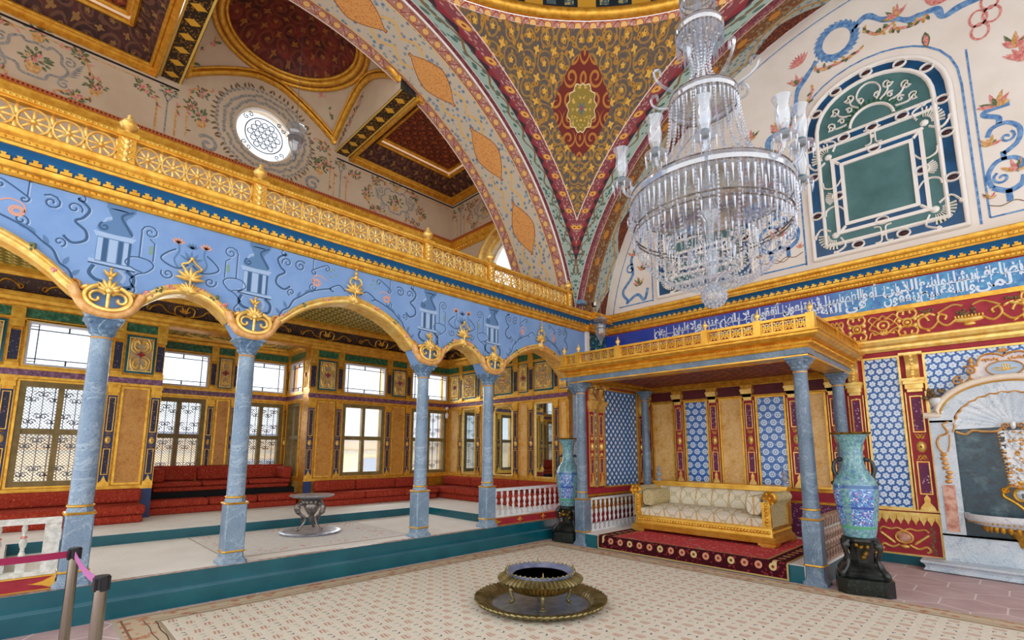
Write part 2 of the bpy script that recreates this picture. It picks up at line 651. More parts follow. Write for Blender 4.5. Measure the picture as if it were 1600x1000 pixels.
def _field2(kind):
    """wall tiles: (u, v) from the wall plane"""
    def f():
        x, y, z = wpos()
        u = x + y
        if kind == 'star':
            a, b, p = cell(u, z, .112, .098)
            r = vlen(a, b * .9)
            th = at2(b, a)
            petal = r < (.39 + vsin(th * 6.0) * .05)
            core = r < .085
            a2, b2 = frac(a + 1.0) - .5, b
            dots = vlen(a2, b2) < .1
            n = ramp(noise(40, 3), .35, .65)
            bg = mix(n, '#1F559C', '#2F6DB6')
            c = mix(petal, bg, mix(ramp(noise(60, 2), .35, .65), '#BFD4EC', '#E4EDF5'))
            c = mix(core, c, '#7FA4D2')
            c = mix(dots, c, '#174A8E')
            cross = (vabs(a) < .03) * (vabs(b) > .3)
            return mix(cross, c, '#BFD4EC')
        if kind == 'ring':
            a, b, p = cell(u, z, .165, .135)
            r = vlen(a, b * .82)
            ring = band(r, .17, .35)
            inner = (r < .10)
            n = ramp(noise(30, 3), .35, .65)
            bg = mix(n, '#1A57A6', '#2D6FBE')
            dia = (vabs(frac(a + 1.0) - .5) + vabs(b)) < .16
            c = mix(dia, bg, '#5E98D2')
            c = mix(r < .35, c, '#2360B0')
            c = mix(ring, c, '#CFE0F2')
            c = mix(inner, c, '#EAF2FA')
            spoke = ring * (vabs(vsin(at2(b, a) * 4.0)) < .22)
            return mix(spoke, c, '#86B0DE')
        if kind == 'lattice':
            s = .155
            a, b = tri((u + z) / s), tri((u - z) / s)
            line = vmax(a > .80, b > .80)
            spot = (a < .48) * (b < .48)
            n = ramp(noise(25, 3), .35, .65)
            bg = mix(n, '#4E86C2', '#7CABDA')
            c = mix(line, bg, '#173E74')
            return mix(spot, c, '#D5E4F2')
        if kind == 'callig':
            n = noise(6, 5, rough=.7)
            v = voro(14)
            c = mix(ramp(x, -2.3, -1.7), '#1B3FA4', mix(ramp(n, .38, .62), '#1560A8', '#3F9AC8'))
            return mix((v < .22) * .45 * ramp(x, -2.6, -1.8), c, '#9CC4E4')
        if kind == 'greentile':
            vn, fl = vines(u, z, .24)
            c = mix(vn, '#133F44', '#2E6E70')
            return mix(fl, c, '#6FA0A0')
    return f


for _k in ('star', 'ring', 'lattice', 'callig', 'greentile'):
    MAT('tile_' + _k, _field2(_k), rough=.22, spec=.6)


def _pil(bg, a_, b_, c_):
    def f():
        x, y, z = wpos()
        u = x + y
        v = voro(24, vec(u, z))
        n = noise(30, 3, vec(u, z))
        c = mix(v < .30, bg, mix(n > .52, a_, b_))
        return mix(v < .12, c, c_)
    return f


MAT('floral_purple', _pil('#6A2A52', '#9E6A9A', '#C79AB0', '#E6CFC8'), rough=.6)
MAT('floral_navy', _pil('#2A2C44', '#50507C', '#6E3C36', '#B79A8A'), rough=.6)
MAT('floral_ivory', _pil('#C9BDA4', '#B98A3C', '#D8B46A', '#7E3A2A'), rough=.6)
MAT('floral_frieze', _pil('#3A241C', '#5E4434', '#7A5C44', '#A58660'), rough=.6)


def _carved():
    x, y, z = wpos()
    vn, fl = vines(x + y, z, .2, 1.6, .2)
    c = mix(vn, '#A89C8A', '#C08A34')
    return mix(fl, c, '#D9A94A')


MAT('carved_field', _carved, rough=.6)


def _goldceil():
    x, y, z = wpos()
    a, b, p = cell(x, y, .17, .17)
    r = vlen(a, b)
    c = mix(r < (.34 + vsin(at2(b, a) * 4.0) * .1), '#7E7434', '#D8C878')
    return mix(r < .12, c, '#6E5A24')


MAT('ceiling_gilt', _goldceil, rough=.5, metal=.15)


def _coffer(bgc, vine, flow, sc, red=None):
    def f():
        x, y, z = wpos()
        d = noise(2.2, 3, vec(x, y, z)) * .25
        vn, fl = vines(x + d, y + d, sc, 1.5, .2)
        base = mix(ramp(noise(3, 4, vec(x, y, z)), .35, .65), bgc, red or bgc)
        c = mix(vn * .8, base, vine)
        return mix(fl * .9, c, flow)
    return f


MAT('coffer_brown', _coffer('#33201E', '#6E4A38', '#96703F', .34, '#5A2E26'), rough=.6)
MAT('coffer_red', _coffer('#7A3426', '#2C1A18', '#B06A42', .28, '#9A4A30'), rough=.6)
MAT('dome_paint', _coffer('#3E1814', '#84402A', '#A86C2C', .36, '#8A2E1E'), rough=.6)


def _beam():
    u, v = uvpos()
    a, b, p = cell(u, v, .42, 1.0, False)
    med = (vabs(a) * 1.5 + vabs(b)) < .34
    vn = voro(26, vec(u, v * .35))
    c = mix(vn < .34, '#241A14', '#A8772A')
    c = mix(med, c, '#E2B038')
    return mix(vabs(b) > .40, c, '#E8C864')


MAT('beam_paint', _beam, rough=.45)


def bandmix(x, stops, c0):
    """stops [(start, colour)] ascending"""
    c = c0
    for s, col in stops:
        c = mix(x > s, c, col)
    return c


def _pend():
    x, y, z = wpos()
    dx, dy = x + 6.83, 8.7 - y
    d = vmin(dx, dy)
    al = z * 1.05                                  # runs along the bands
    n = noise(18, 3, vec(x, y, z))
    # gold field
    a = vabs(dx - dy) * .72
    wob = noise(1.5, 2, vec(x, y, z)) * .12
    vn, fl = vines(a + wob, z + wob, .34, 1.8, .16)
    sm = voro(10.5, vec(a, z))
    g = mix(ramp(n, .35, .65), '#4E4A50', '#6E5A3A')
    g = mix(sm < .40, g, '#A87A2C')
    g = mix(vn * .6, g, '#B08432')
    g = mix(fl, g, '#D9A740')
    g = mix(sm < .13, g, '#5A3A1C')
    # ogee medallion
    zz = (z - 8.72)
    q = mth('POWER', a / .60, 1.35) + mth('POWER', vabs(zz) / .78, 1.35)
    rm, rf = vines(a + .2, z, .3, 1.5, .2)
    red = mix(rm, '#6E1E14', '#B5742C')
    g = mix(q < 1.0, g, red)
    rr = vlen(a * 1.2, zz)
    th = at2(zz, a)
    edge = .34 + vsin(th * 12.0) * .022
    g = mix(rr < edge + .02, g, '#E2D0A0')
    gm = mix(voro(16, vec(a, z)) < .3, '#8F7A30', '#CFAA4E')
    g = mix(rr < edge, g, gm)
    g = mix(rr < .075 + vsin(th * 8.0) * .03, g, '#5C6A70')
    g = mix(rr < .03, g, '#B03A34')
    # bands
    fl1 = cell(al, d, .36, 10.0, False)
    gr = mix(voro(13, vec(al, d * 1.5)) < .38, '#93A79C', '#46645C')
    wv = vabs(d - .165 + vsin(al * 17.0) * .03) < .011
    gr = mix(wv, gr, '#7A5A34')
    zig = mix((d - .24) > (tri(al * 5.2) - .5) * .06, '#231E22', '#7A2430')
    ro, rs, rp = cell(al, d - .265, .34, .14, False)
    rr2 = vlen(ro * .34, rs * .14)
    pk = mix(voro(20, vec(al, d * 2)) < .36, '#7E3A40', '#B08A84')
    pk = mix(rr2 < .055, pk, '#A8662E')
    pk = mix(rr2 < .045, pk, '#D9A048')
    pk = mix(rr2 < .016, pk, '#7A3A22')
    c = mix(n > .5, '#5E2430', '#7A3A40')
    c = bandmix(d, [(.055, '#D8C4B4'), (.063, gr), (.205, '#6E2A30'), (.215, zig), (.268, '#9C1F22'), (.278, pk), (.405, '#E4CDB8'), (.42, g)], c)
    return c


MAT('pendentive', _pend, rough=.7)


def _soffit():
    s, v = uvpos()                 # s: metres along the arch from its crown, v: metres across
    n = noise(9, 3, vec(s, v))
    side = vabs(v - .79)

    def border():
        a, b, p = cell(s, v, .29, 10, False)
        r = vlen(a * .29, side - .64)
        c = mix(voro(16, vec(s, v)) < .36, '#B9857A', '#D9B8A4')
        c = mix(vabs(vsin(s * 21.6) * .07 - (side - .64)) < .014, c, '#9A4A44')
        c = mix(r < .075, c, '#B5663C')
        return mix(r < .06, c, '#EBC27A')
    f = mix(voro(9, vec(s, v)) < .36, '#CFC5B2', '#8FA2B0')
    f = mix(voro(9, vec(s, v)) < .15, f, '#4F6A88')
    t = frac((s - .79) / 1.78 + .5) - .5            # 0 at each medallion
    tm = vabs(t) * 1.78
    hw = .30 * (1.0 - mth('POWER', vmin(tm / .56, 1.0), 1.6)) + .015
    med = (vabs(v - .79) < hw) * (tm < .62)
    mo = mix(voro(30, vec(s, v)) < .32, '#E6A862', '#C97A3C')
    # ribbon between the medallions
    ph = (vabs(t) - .5) * 1.78
    rb = vabs(vabs(v - .79) - (.12 + .16 * vabs(vsin(ph * 5.6)))) < .032
    f = mix(rb * (tm > .38), f, '#E3BE7A')
    f = mix((vabs(v - .79) < hw + .02) * (tm < .64), f, '#9A5A34')
    f = mix(med, f, mo)
    c = bandmix(side, [(.5, '#E8C070'), (.525, '#8A3A3A'), (.54, border()), (.745, '#8A3A3A'), (.757, '#EAD9C8')], f)
    return c


MAT('soffit_paint', _soffit, rough=.75)


def _soffit2():
    s, v = uvpos()                # v 0 at the hall edge .. 1.15 at the lunette
    n = noise(9, 3, vec(s, v))
    a, b, p = cell(s, v, .62, 10, False)
    r = vlen(a * .62 * .8, (v - .32))
    bd = mix(voro(15, vec(s, v)) < .4, '#7A4A26', '#8F8468')
    bd = mix(r < .1, bd, '#8A4A1A')
    bd = mix(r < .085, bd, '#C4822E')
    fld = mix(voro(10, vec(s, v)) < .36, '#A9AFA4', '#6A8088')
    t = frac(s / 2.3 + .2) - .5
    tm = vabs(t) * 2.3
    hw = .42 * (1.0 - mth('POWER', vmin(tm / .72, 1.0), 1.5))
    wav = vabs((1.15 - v) - hw - .1 - vabs(vsin(s * 4.0)) * .1) < .03
    fld = mix(wav, fld, '#B88A42')
    fld = mix(((1.15 - v) < hw) * (tm < .72), fld, mix(voro(22, vec(s, v)) < .36, '#5A2410', '#9A4A20'))
    pk = mix(voro(24, vec(s, v)) < .4, '#8A4A50', '#B58A86')
    return bandmix(v, [(.10, '#E8D2BC'), (.118, '#8A5228'), (.13, bd), (.5, '#A8762E'), (.53, '#5E3418'), (.55, fld)], pk)


MAT('soffit_brown', _soffit2, rough=.75)


def _drum():
    x, y, z = wpos()
    th = at2(y - 2.7, x + .83) * (36.0 / (2 * pi))
    a = frac(th) - .5
    h = z - 9.98
    c = mix((vabs(a) < .17), '#14242C', '#C9962E')
    ins = (vabs(vabs(a) - .33) < .085) * band(h, .16, .5)
    c = mix(ins, c, mix(voro(12) < .4, '#4A5E66', '#A89A58'))
    c = mix((vabs(a) > .2) * vmin((h > .08), (vabs(h - .1) < .02)), c, '#6E8A94')
    vn, fl = vines(th * .5, z, .45)
    up = mix(vn, '#6A3A22', '#C9963A')
    return mix(h > .62, c, mix(h < .68, up, '#C9962E'))


MAT('drum_paint', _drum, rough=.55)


# ---- floors and textiles
def _hexfloor():
    x, y, z = wpos()
    s = .56
    h = s * sqrt(3)

    def hd(px, py):
        a = (frac(px / s) - .5) * s
        b = (frac(py / h) - .5) * h
        return a, b
    a1, b1 = hd(x, y)
    a2, b2 = hd(x + s / 2, y + h / 2)
    l1, l2 = a1 * a1 + b1 * b1, a2 * a2 + b2 * b2
    k = l1 < l2

    def hexd(a, b):
        return vmax(vabs(a), vabs(a) * .5 + vabs(b) * .866)
    d = k * hexd(a1, b1) + (1.0 - k) * hexd(a2, b2)
    c = mix(ramp(noise(3, 5, vec(x, y)), .3, .7), '#B5989A', '#CBB2B0')
    return mix(d > (s / 2 - .008), c, '#E4D8D4')


MAT('hex_floor', _hexfloor, rough=.55)


def _hallrug():
    x, y, z = opos()            # origin at the rug's middle; half sizes 4.3 x 3.26
    ex, ey = 4.3 - vabs(x), 3.26 - vabs(y)
    e = vmin(ex, ey)
    n = noise(40, 3)
    base = mix(ramp(n, .3, .7), '#D6CEBD', '#E8E2D4')
    base = mix(ramp(noise(.7, 3), .35, .65) * .4, base, '#DCD2BE')
    ci, cj = flo(x / .165), flo(y / .12)
    a, b = (frac(x / .165) - .5) * .165, (frac(y / .12) - .5) * .12
    odd = mod(ci + cj, 2.0)
    a2 = a + (noise(9, 2) - .5) * .02
    # rosettes: three short wavy bars
    q = (vabs(a2) < .056 - vabs(b) * .45) * (vabs(b) < .038)
    bars = vsin(b * 190.0 + vsin(a * 55.0) * .9) > -.35
    c = mix(q * bars * (1.0 - odd) * .85, base, '#BB8D78')
    # crescent pairs
    r1 = vlen(vabs(a) - .026, b)
    cr = band(r1, .012, .024) * ((vabs(a) < .02) * (vabs(b) < .03) < .5)
    r2 = vlen(vabs(a) - .026, b + .014)
    cr = cr * (r2 > .013)
    c = mix(cr * odd, c, mix(mod(ci, 2.0), '#9A9C92', '#3A3E48'))
    # border
    bn = voro(9, vec(x, y))
    bc = mix(bn < .38, '#C7B498', '#C08468')
    bc = mix(bn < .13, bc, '#4E4A48')
    bc = mix(ramp(n, .4, .7) * .5, bc, '#CDBFA6')
    c = mix(e < .34, c, bc)
    c = mix(band(e + vsin((x + y) * 14.0) * .006, .31, .322), c, '#5A5048')
    c = mix(band(e, .33, .36), c, '#A89880')
    c = mix(band(e + vsin((x + y) * 14.0) * .006, .235, .245), c, '#6A5A50')
    c = mix(band(e, .06, .08), c, '#8A6A54')
    return mix(e < .035, c, '#B9AE9C')


MAT('hall_rug', _hallrug, rough=.95, spec=.1)


def _redrug():
    u, v = uvpos()              # u across (0..3.06), v from the floor hem upwards and back
    e = vmin(vmin(u, 3.06 - u), v)
    n = noise(30, 3, vec(u, v))
    w = voro(13, vec(u, v))
    f = mix(ramp(n, .3, .7), '#B0303A', '#D0585A')
    f = mix(w < .24, f, '#E0988C')
    f = mix(w < .1, f, '#2E3350')
    bg = voro(3.2, vec(u, v))
    f = mix(bg < .14, f, '#8E8A74')
    # border with rosettes
    sx = (v < .30) * u + (1.0 - (v < .30)) * v
    a = (frac(sx / .185) - .5) * .185
    r = vlen(a, (e - .15))
    bc = mix(voro(20, vec(u, v)) < .34, '#3E1018', '#7A2A30')
    bc = mix(r < .058, bc, '#2A1420')
    bc = mix(r < .05, bc, mix(mod(flo(sx / .185), 3.0) < .5, '#C98A6A', '#C9B07A'))
    bc = mix(r < .02, bc, '#7A3A2E')
    c = mix(e < .27, f, bc)
    c = mix(band(e, .26, .285), c, '#B59A62')
    return mix(e < .022, c, '#B59A62')


MAT('red_rug', _redrug, rough=.95, spec=.1)


def _palerug():
    x, y, z = opos()
    ex, ey = 1.04 - vabs(x), 1.34 - vabs(y)
    e = vmin(ex, ey)
    n = noise(12, 4)
    c = mix(ramp(n, .3, .7), '#E0DDDA', '#EFECE8')
    v = voro(11)
    d = mix((v < .32) * (n > .45), c, '#DDA597')
    c = mix(band(e, .1, .36), c, d)
    c = mix(((v < .22) * (n > .58)) * .6, c, '#D5B0A6')
    return mix(e < .02, c, '#B9AEA6')


MAT('pale_rug', _palerug, rough=.95, spec=.1)


def _velvet(a_, b_, sp):
    def f():
        n = noise(26, 5, rough=.75)
        w = voro(30)
        c = mix(ramp(n, .35, .65), a_, b_)
        return mix((w < .17) * (n > .48), c, sp)
    return f


MAT('velvet_red', _velvet('#8E2A1E', '#AE4632', '#CF8A5C'), rough=.95, spec=.1)


def _damask():
    x, y, z = opos()
    u, v = x, y + z
    a, b, p = cell(u, v, .30, .34, False)
    wv = .25 + .2 * vsin(v * (2 * pi / .34) + pi / 2) * .8
    l1 = vabs(vabs(a) - wv) < .025
    med = (vlen(a, b * 1.1) < .2) * (vlen(a, b * 1.1) > .11)
    st = vabs(vabs(a) - .5) < .055
    n = noise(60, 3)
    c = mix(ramp(n, .3, .7), '#D9CFB4', '#EAE2CC')
    c = mix(st * (n > .45), c, '#C9A45E')
    c = mix(l1, c, '#A7A793')
    c = mix(med, c, '#CDBB8C')
    return mix(vlen(a, b) < .045, c, '#8FA0AA')


MAT('damask', _damask, rough=.85, spec=.2)
MAT('bolster_fabric', lambda: mix((voro(34) < .3), mix(ramp(noise(40, 3), .3, .7), '#B9A878', '#CDBE92'), '#8F7E50'), rough=.85)


def _porcelain():
    x, y, z = opos()
    th = at2(y, x) / (2 * pi)
    u, v = th * 1.2, z
    w = voro(30, vec(u, v))
    col = voro(30, vec(u, v), out='Color')
    n = noise(26, 4, vec(u, v))
    c = mix(ramp(n, .35, .65), '#4A7C8C', '#84B0B2')
    c = mix(w < .3, c, mix(noise(11, 2, vec(u, v)) > .5, '#3E6FB8', '#7ABFA8'))
    c = mix((w < .16) * (noise(15, 2, vec(u, v)) > .52), c, '#C46AA8')
    pan = band(frac(th * 4.0 + .37), .14, .86) * band(z, .80, 1.24)
    sc = mix(n > .5, '#3A66B0', '#6296C8')
    sc = mix(voro(40, vec(u, v)) < .3, sc, '#D8E4EE')
    sc = mix((voro(34, vec(u + .3, v)) < .26), sc, '#C0609E')
    sc = mix(band(v, 1.0, 1.03), sc, '#2C50A0')
    c = mix(pan, c, sc)
    c = mix(vabs(z - .775) < .015, c, '#4FA07A')
    return mix(vabs(z - 1.265) < .02, c, '#2F5F9A')


MAT('porcelain', _porcelain, rough=.2, spec=.6, coat=.3)

lattice_mat('lattice_fine', '#34323F', .05, .77)
# ================================================================ camera, world, light
cam = bpy.data.cameras.new('camera')
cam.sensor_fit = 'HORIZONTAL'
cam.sensor_width = 36.0
cam.lens = 772.4 / 1600 * 36.0
cam.shift_y = -(500.0 - 591.3) / 1600.0
cam.clip_end = 200
co = bpy.data.objects.new('camera', cam)
COL.objects.link(co)
_y, _p, _r = 0.79606, 0.14469, 0.00301
_f = Vector((-sin(_y) * cos(_p), cos(_y) * cos(_p), sin(_p)))
_rt = Vector((cos(_y), sin(_y), 0))
_up = _rt.cross(_f)
_R = _rt * cos(_r) + _up * sin(_r)
_U = -_rt * sin(_r) + _up * cos(_r)
M3 = Matrix((_R, _U, -_f)).transposed()
co.matrix_world = Matrix.Translation((0, 0, 1.7)) @ M3.to_4x4()
SC.camera = co

w = bpy.data.worlds.new('daylight')
SC.world = w
w.use_nodes = True
w.node_tree.nodes['Background'].inputs[0].default_value = (0.97, 0.98, 1.0, 1)
w.node_tree.nodes['Background'].inputs[1].default_value = 1.15
SC.view_settings.view_transform = 'Standard'
SC.view_settings.look = 'None'
SC.view_settings.exposure = 0.85
SC.view_settings.gamma = 1.0
SC.cycles.max_bounces = 8
SC.cycles.diffuse_bounces = 5
SC.cycles.glossy_bounces = 4
SC.cycles.transparent_max_bounces = 24
SC.cycles.sample_clamp_indirect = 6.0

HC = (-.83, 2.7)              # middle of the domed hall
XA, XW = -6.8, -11.25         # arcade face, window wall
FA, FW, FE, FB, FS = FX(XA), FX(XW), FY(8.5), FY(9.85), FX(-5.85)


def area(name, loc, rot, sx, sy, power, col=(1, 1, 1)):
    l = bpy.data.lights.new(name, 'AREA')
    l.shape = 'RECTANGLE'
    l.size, l.size_y, l.energy, l.color = sx, sy, power, col
    o = bpy.data.objects.new(name, l)
    COL.objects.link(o)
    o.location, o.rotation_euler = loc, rot
    return o


# soft daylight from the courtyard side, entering by the gallery windows
l = bpy.data.lights.new('courtyard_daylight', 'SUN')
l.energy, l.angle, l.color = 7.0, radians(70), (1.0, .97, .93)
lo = bpy.data.objects.new('courtyard_daylight', l)
COL.objects.link(lo)
lo.location = (-20, 3, 9)
lo.rotation_euler = (0, radians(-64), 0)

# ================================================================ floors
m = MB().box(-6.6, 5.6, -3.6, 9.9, -.12, 0)
struct(m.build('floor', 'hex_floor'))
m = MB().box(-11.6, -6.76, -3.6, 9.9, -.1, .335)
struct(m.build('floor_gallery', 'matting'))
m = MB().box(-6.76, -6.6, -3.6, 8.9, 0, .172).box(-6.775, -6.745, -3.6, 8.9, .172, .336)
t = struct(m.build('trim_step', 'teal_paint'))
MB().box(-6.757, -6.602, -3.6, 8.9, .172, .175).build('tread', 'teal_tread_lit', t)
m = MB().box(-6.82, -6.742, -3.6, 8.9, .336, .342)
struct(m.build('trim_nosing', 'stone_brown'))
# raised dais round the gallery: back, right, left
m = MB().box(-12.7, -9.3, -3.6, 8.5, .336, .482).box(-9.3, -6.98, 6.43, 8.5, .336, .482).box(-9.3, -6.98, -3.6, -.03, .336, .482)
struct(m.build('floor_dais', 'platform_stone'))
m = MB().box(-9.3, -9.285, -.03, 6.43, .336, .479).box(-9.3, -7.0, 6.415, 6.43, .336, .479).box(-9.3, -7.0, -.03, -.015, .336, .479)
struct(m.build('trim_dais', 'teal_paint'))

# ================================================================ arcade wall (blue fascia over five arches)
WIDE = [(.13, 3.10), (.2, 3.24), (.28, 3.37), (.36, 3.43), (.5, 3.56), (.72, 3.71), (1.0, 3.83), (1.36, 3.905)]
NARR = [(.13, 3.10), (.2, 3.22), (.27, 3.33), (.38, 3.43), (.52, 3.53), (.74, 3.585)]
COLY = [-2.2, .49, 1.95, 4.67, 6.13]


def mirrored(p, y0, y1):
    mid = (y0 + y1) / 2
    a = [(y0 + d * (mid - y0) / p[-1][0], z) for d, z in p]
    return a + [(y0 + y1 - y, z) for y, z in a[-2::-1]]


ARCHES = [mirrored(WIDE, -2.2, .49), mirrored(NARR, .49, 1.95), mirrored(WIDE, 1.95, 4.67), mirrored(NARR, 4.67, 6.13),
          [(6.26, 3.10), (6.33, 3.22), (6.42, 3.33), (6.5, 3.4), (6.68, 3.54), (6.95, 3.69), (7.3, 3.80), (7.45, 3.81), (7.75, 3.76), (8.02, 3.65), (8.25, 3.47), (8.4, 3.33), (8.5, 3.2), (8.56, 3.1)]]
line = [(-3.6, 3.1)]
for a in ARCHES:
    line += smooth(a, 3)
line += [(9.02, 3.1)]
m = MB()
rows = [[(XA, y, z), (XA, y, 4.46), (-7.08, y, 4.46), (-7.08, y, z)] for y, z in line]
m.grid(rows, closed_v=True, caps=True)
wall_arcade = struct(m.build('wall_arcade', 'fascia_blue'))
# the strip of wall between the arcade and the back wall
m = MB().box(-7.08, XA, 9.02, 9.9, 2.9, 4.46)
struct(m.build('wall_pier', 'tile_greentile'))
m = MB().box(-6.86, -6.74, 9.0, 9.1, 3.1, 4.46)
struct(m.build('trim_pier', 'plaster_white'))


# ---- cornices: lower gilt moulding, crest of leaves, blue cove, upper gilt moulding
PROF_LOW = [(0, 4.43), (.03, 4.43), (.05, 4.455), (.05, 4.48), (.085, 4.495), (.1, 4.52), (.1, 4.55), (.07, 4.565), (0, 4.565)]
PROF_COVE = [(0, 4.565), (.07, 4.565), (.09, 4.61), (.15, 4.65), (.22, 4.67), (0, 4.67)]
PROF_UP = [(0, 4.665), (.22, 4.665), (.23, 4.69), (.25, 4.70), (.25, 4.74), (.275, 4.76), (.285, 4.79), (.285, 4.82), (.26, 4.84), (0, 4.84)]


def cornice(F, a0, a1, tagname, extra=0.0, dz=0.0):
    for nm, prof, mt in (('trim_%s_gilt' % tagname, PROF_LOW, 'gold'), ('trim_%s_cove' % tagname, PROF_COVE, 'blue_paint'), ('trim_%s_top' % tagname, PROF_UP, 'gold')):
        m = MB().grid([[F(a, z + dz, c + (extra if c > 0 else 0)) for c, z in prof] for a in (a0, a1)], closed_v=True, caps=True)
        if 'gilt' in nm or 'top' in nm:      # rope of beads under the moulding
            z0 = (4.468 if 'gilt' in nm else 4.72) + dz
            cc = .05 if 'gilt' in nm else .25
            n = int((a1 - a0) / .055)
            for i in range(n):
                m.dome(F, a0 + (i + .5) * (a1 - a0) / n, z0, .02, .02, .018, c0=cc + extra - .004, seg=5, rings=1)
        if 'gilt' in nm:                     # crest of leaf points standing in front of the cove
            n = int((a1 - a0) / .115)
            for i in range(n):
                a = a0 + (i + .5) * (a1 - a0) / n
                k = .048
                m.prism(F, [(a - k, 4.56 + dz), (a - k * .9, 4.585 + dz), (a - k * .3, 4.59 + dz), (a - k * .5, 4.62 + dz), (a + k * .2, 4.65 + dz), (a + k * .5, 4.63 + dz), (a + k * .3, 4.595 + dz), (a + k, 4.60 + dz), (a + k, 4.56 + dz)], .082 + extra, .105 + extra)
        struct(m.build(nm, mt, smooth=35))


cornice(FA, -3.6, 8.95, 'arcade', 0, -.03)
cornice(FA, 8.95, 9.75, 'pier', .07, -.01)
cornice(FB, -6.75, 5.5, 'back', 0, .03)


# ---- painted ornament of the blue fascia, lines lying on the plaster
paint = {k: MB() for k in ('dark', 'mid', 'light', 'salmon', 'green')}
PC = {'light': .0010, 'mid': .0016, 'dark': .0022, 'salmon': .0028, 'green': .0025}


def pl(col, pts, w=.018, k=None):
    paint[col].strip(FA, pts, w, PC[col])
    if col == 'dark':
        paint['light'].strip(FA, [(a + .012, b - .006) for a, b in pts], w if not isinstance(w, list) else w, PC['light'])


def pp(col, pts):
    paint[col].poly(FA, pts, PC[col])


def flower(y, z, s, col='salmon'):
    for k in range(5):
        pp(col, leaf(y, z, pi / 2 + (k - 2) * .5, s, s * .36))


def fascia_narrow(yc):
    for sg in (-1, 1):
        Y = lambda d: yc + sg * d
        q = lambda P: [(yc + sg * a, b) for a, b in P]
        pl('dark', q([(.50, 3.86), (.50, 4.16)] + spiral(.42, 4.18, .085, 0, 1.5, 1)), .014)
        pl('dark', q([(.37, 3.84), (.37, 4.06), (.42, 4.1)]), .012)
        pl('green', q([(.40, 4.02), (.40, 3.92)]), .03)
        pl('dark', q(smooth([(.5, 3.86), (.40, 3.84), (.36, 3.78), (.42, 3.70), (.5, 3.66), (.56, 3.58), (.52, 3.5)] , 5) + spiral(.55, 3.46, .05, 2.2, 1.1, 1)), .015)
        pl('dark', q(smooth([(.5, 3.86), (.58, 3.84), (.62, 3.77), (.55, 3.72), (.46, 3.69)], 5)), .013)
        pl('dark', q(smooth([(.02, 3.9), (.12, 3.83), (.24, 3.86), (.30, 3.92), (.24, 4.0), (.16, 4.06)], 5)), .018)
        pl('mid', q(smooth([(.12, 3.83), (.17, 3.93), (.13, 4.04), (.14, 4.14)], 5)), .02)
        pl('dark', q(spiral(.22, 3.74, .07, .4, 1.4, -1)), .015)
        flower(Y(.145), 4.13, .085)
    flower(yc, 4.10, .085, 'mid')
    for k in range(5):
        pp('mid', leaf(yc, 3.94, pi / 2 + (k - 2) * .55, .14, .035))


def fascia_wide(yc, k=1.0, full=True):
    for sg in (-1, 1):
        q = lambda P: [(yc + sg * a * k, b) for a, b in P]
        pl('dark', q([(.12, 4.40), (.98, 4.40)] + spiral(1.02, 4.36, .05, pi / 2, 1.0, -1)), .012)
        pl('dark', q([(.62, 4.40), (.62, 4.24)]), .011)
        pl('dark', q(scroll_s(.42, 4.30, .60, 4.20, .05)), .016)
        pl('dark', q(spiral(.80, 4.24, .085, 2.4, 1.5, -1)), .018)
        pl('dark', q(smooth([(1.0, 4.36), (1.1, 4.27), (1.06, 4.16), (1.0, 4.10), (1.09, 4.02), (1.1, 3.92), (1.0, 3.86), (.92, 3.92)], 5)), .026)
        pl('dark', q(spiral(.98, 4.24, .07, -.4, 1.2, 1)), .016)
        pl('salmon', q(smooth([(.42, 4.12), (.5, 4.17), (.6, 4.14), (.62, 4.06)], 5)), .014)
        for r_ in (.055, .034):
            pl('salmon', q(arc(.56, 4.06, r_, r_ * .9, 0, 360, 12)), .018)
        pl('dark', q(smooth([(.12, 4.03), (.22, 4.10), (.36, 4.02), (.30, 3.98)], 5)), .018)
        pl('dark', q(smooth([(.35, 4.02), (.5, 3.97), (.66, 3.90), (.78, 3.80)], 4)), .02)
        pl('dark', q(spiral(.60, 3.98, .06, -.8, 1.3, 1)), .016)
        pl('dark', q(smooth([(.78, 3.80), (.86, 3.74), (.92, 3.62), (1.0, 3.56), (1.05, 3.44)], 4)), .022)
        pl('dark', q(spiral(.9, 3.84, .055, -1.2, 1.2, 1)), .015)
        for a, b, an in ((.72, 3.86, 2.3), (.82, 3.78, 2.0), (.95, 3.6, 1.2), (.66, 3.9, 2.6), (1.02, 3.5, .9)):
            pp('mid', [(yc + sg * x * k, y) for x, y in leaf(a, b, an, .11, .045)])
        for a, b in ((.3, 4.3), (.36, 4.26), (.26, 4.22), (.34, 4.18)):
            pp('green', [(yc + sg * x * k, y) for x, y in leaf(a, b, .6, .05, .03)])


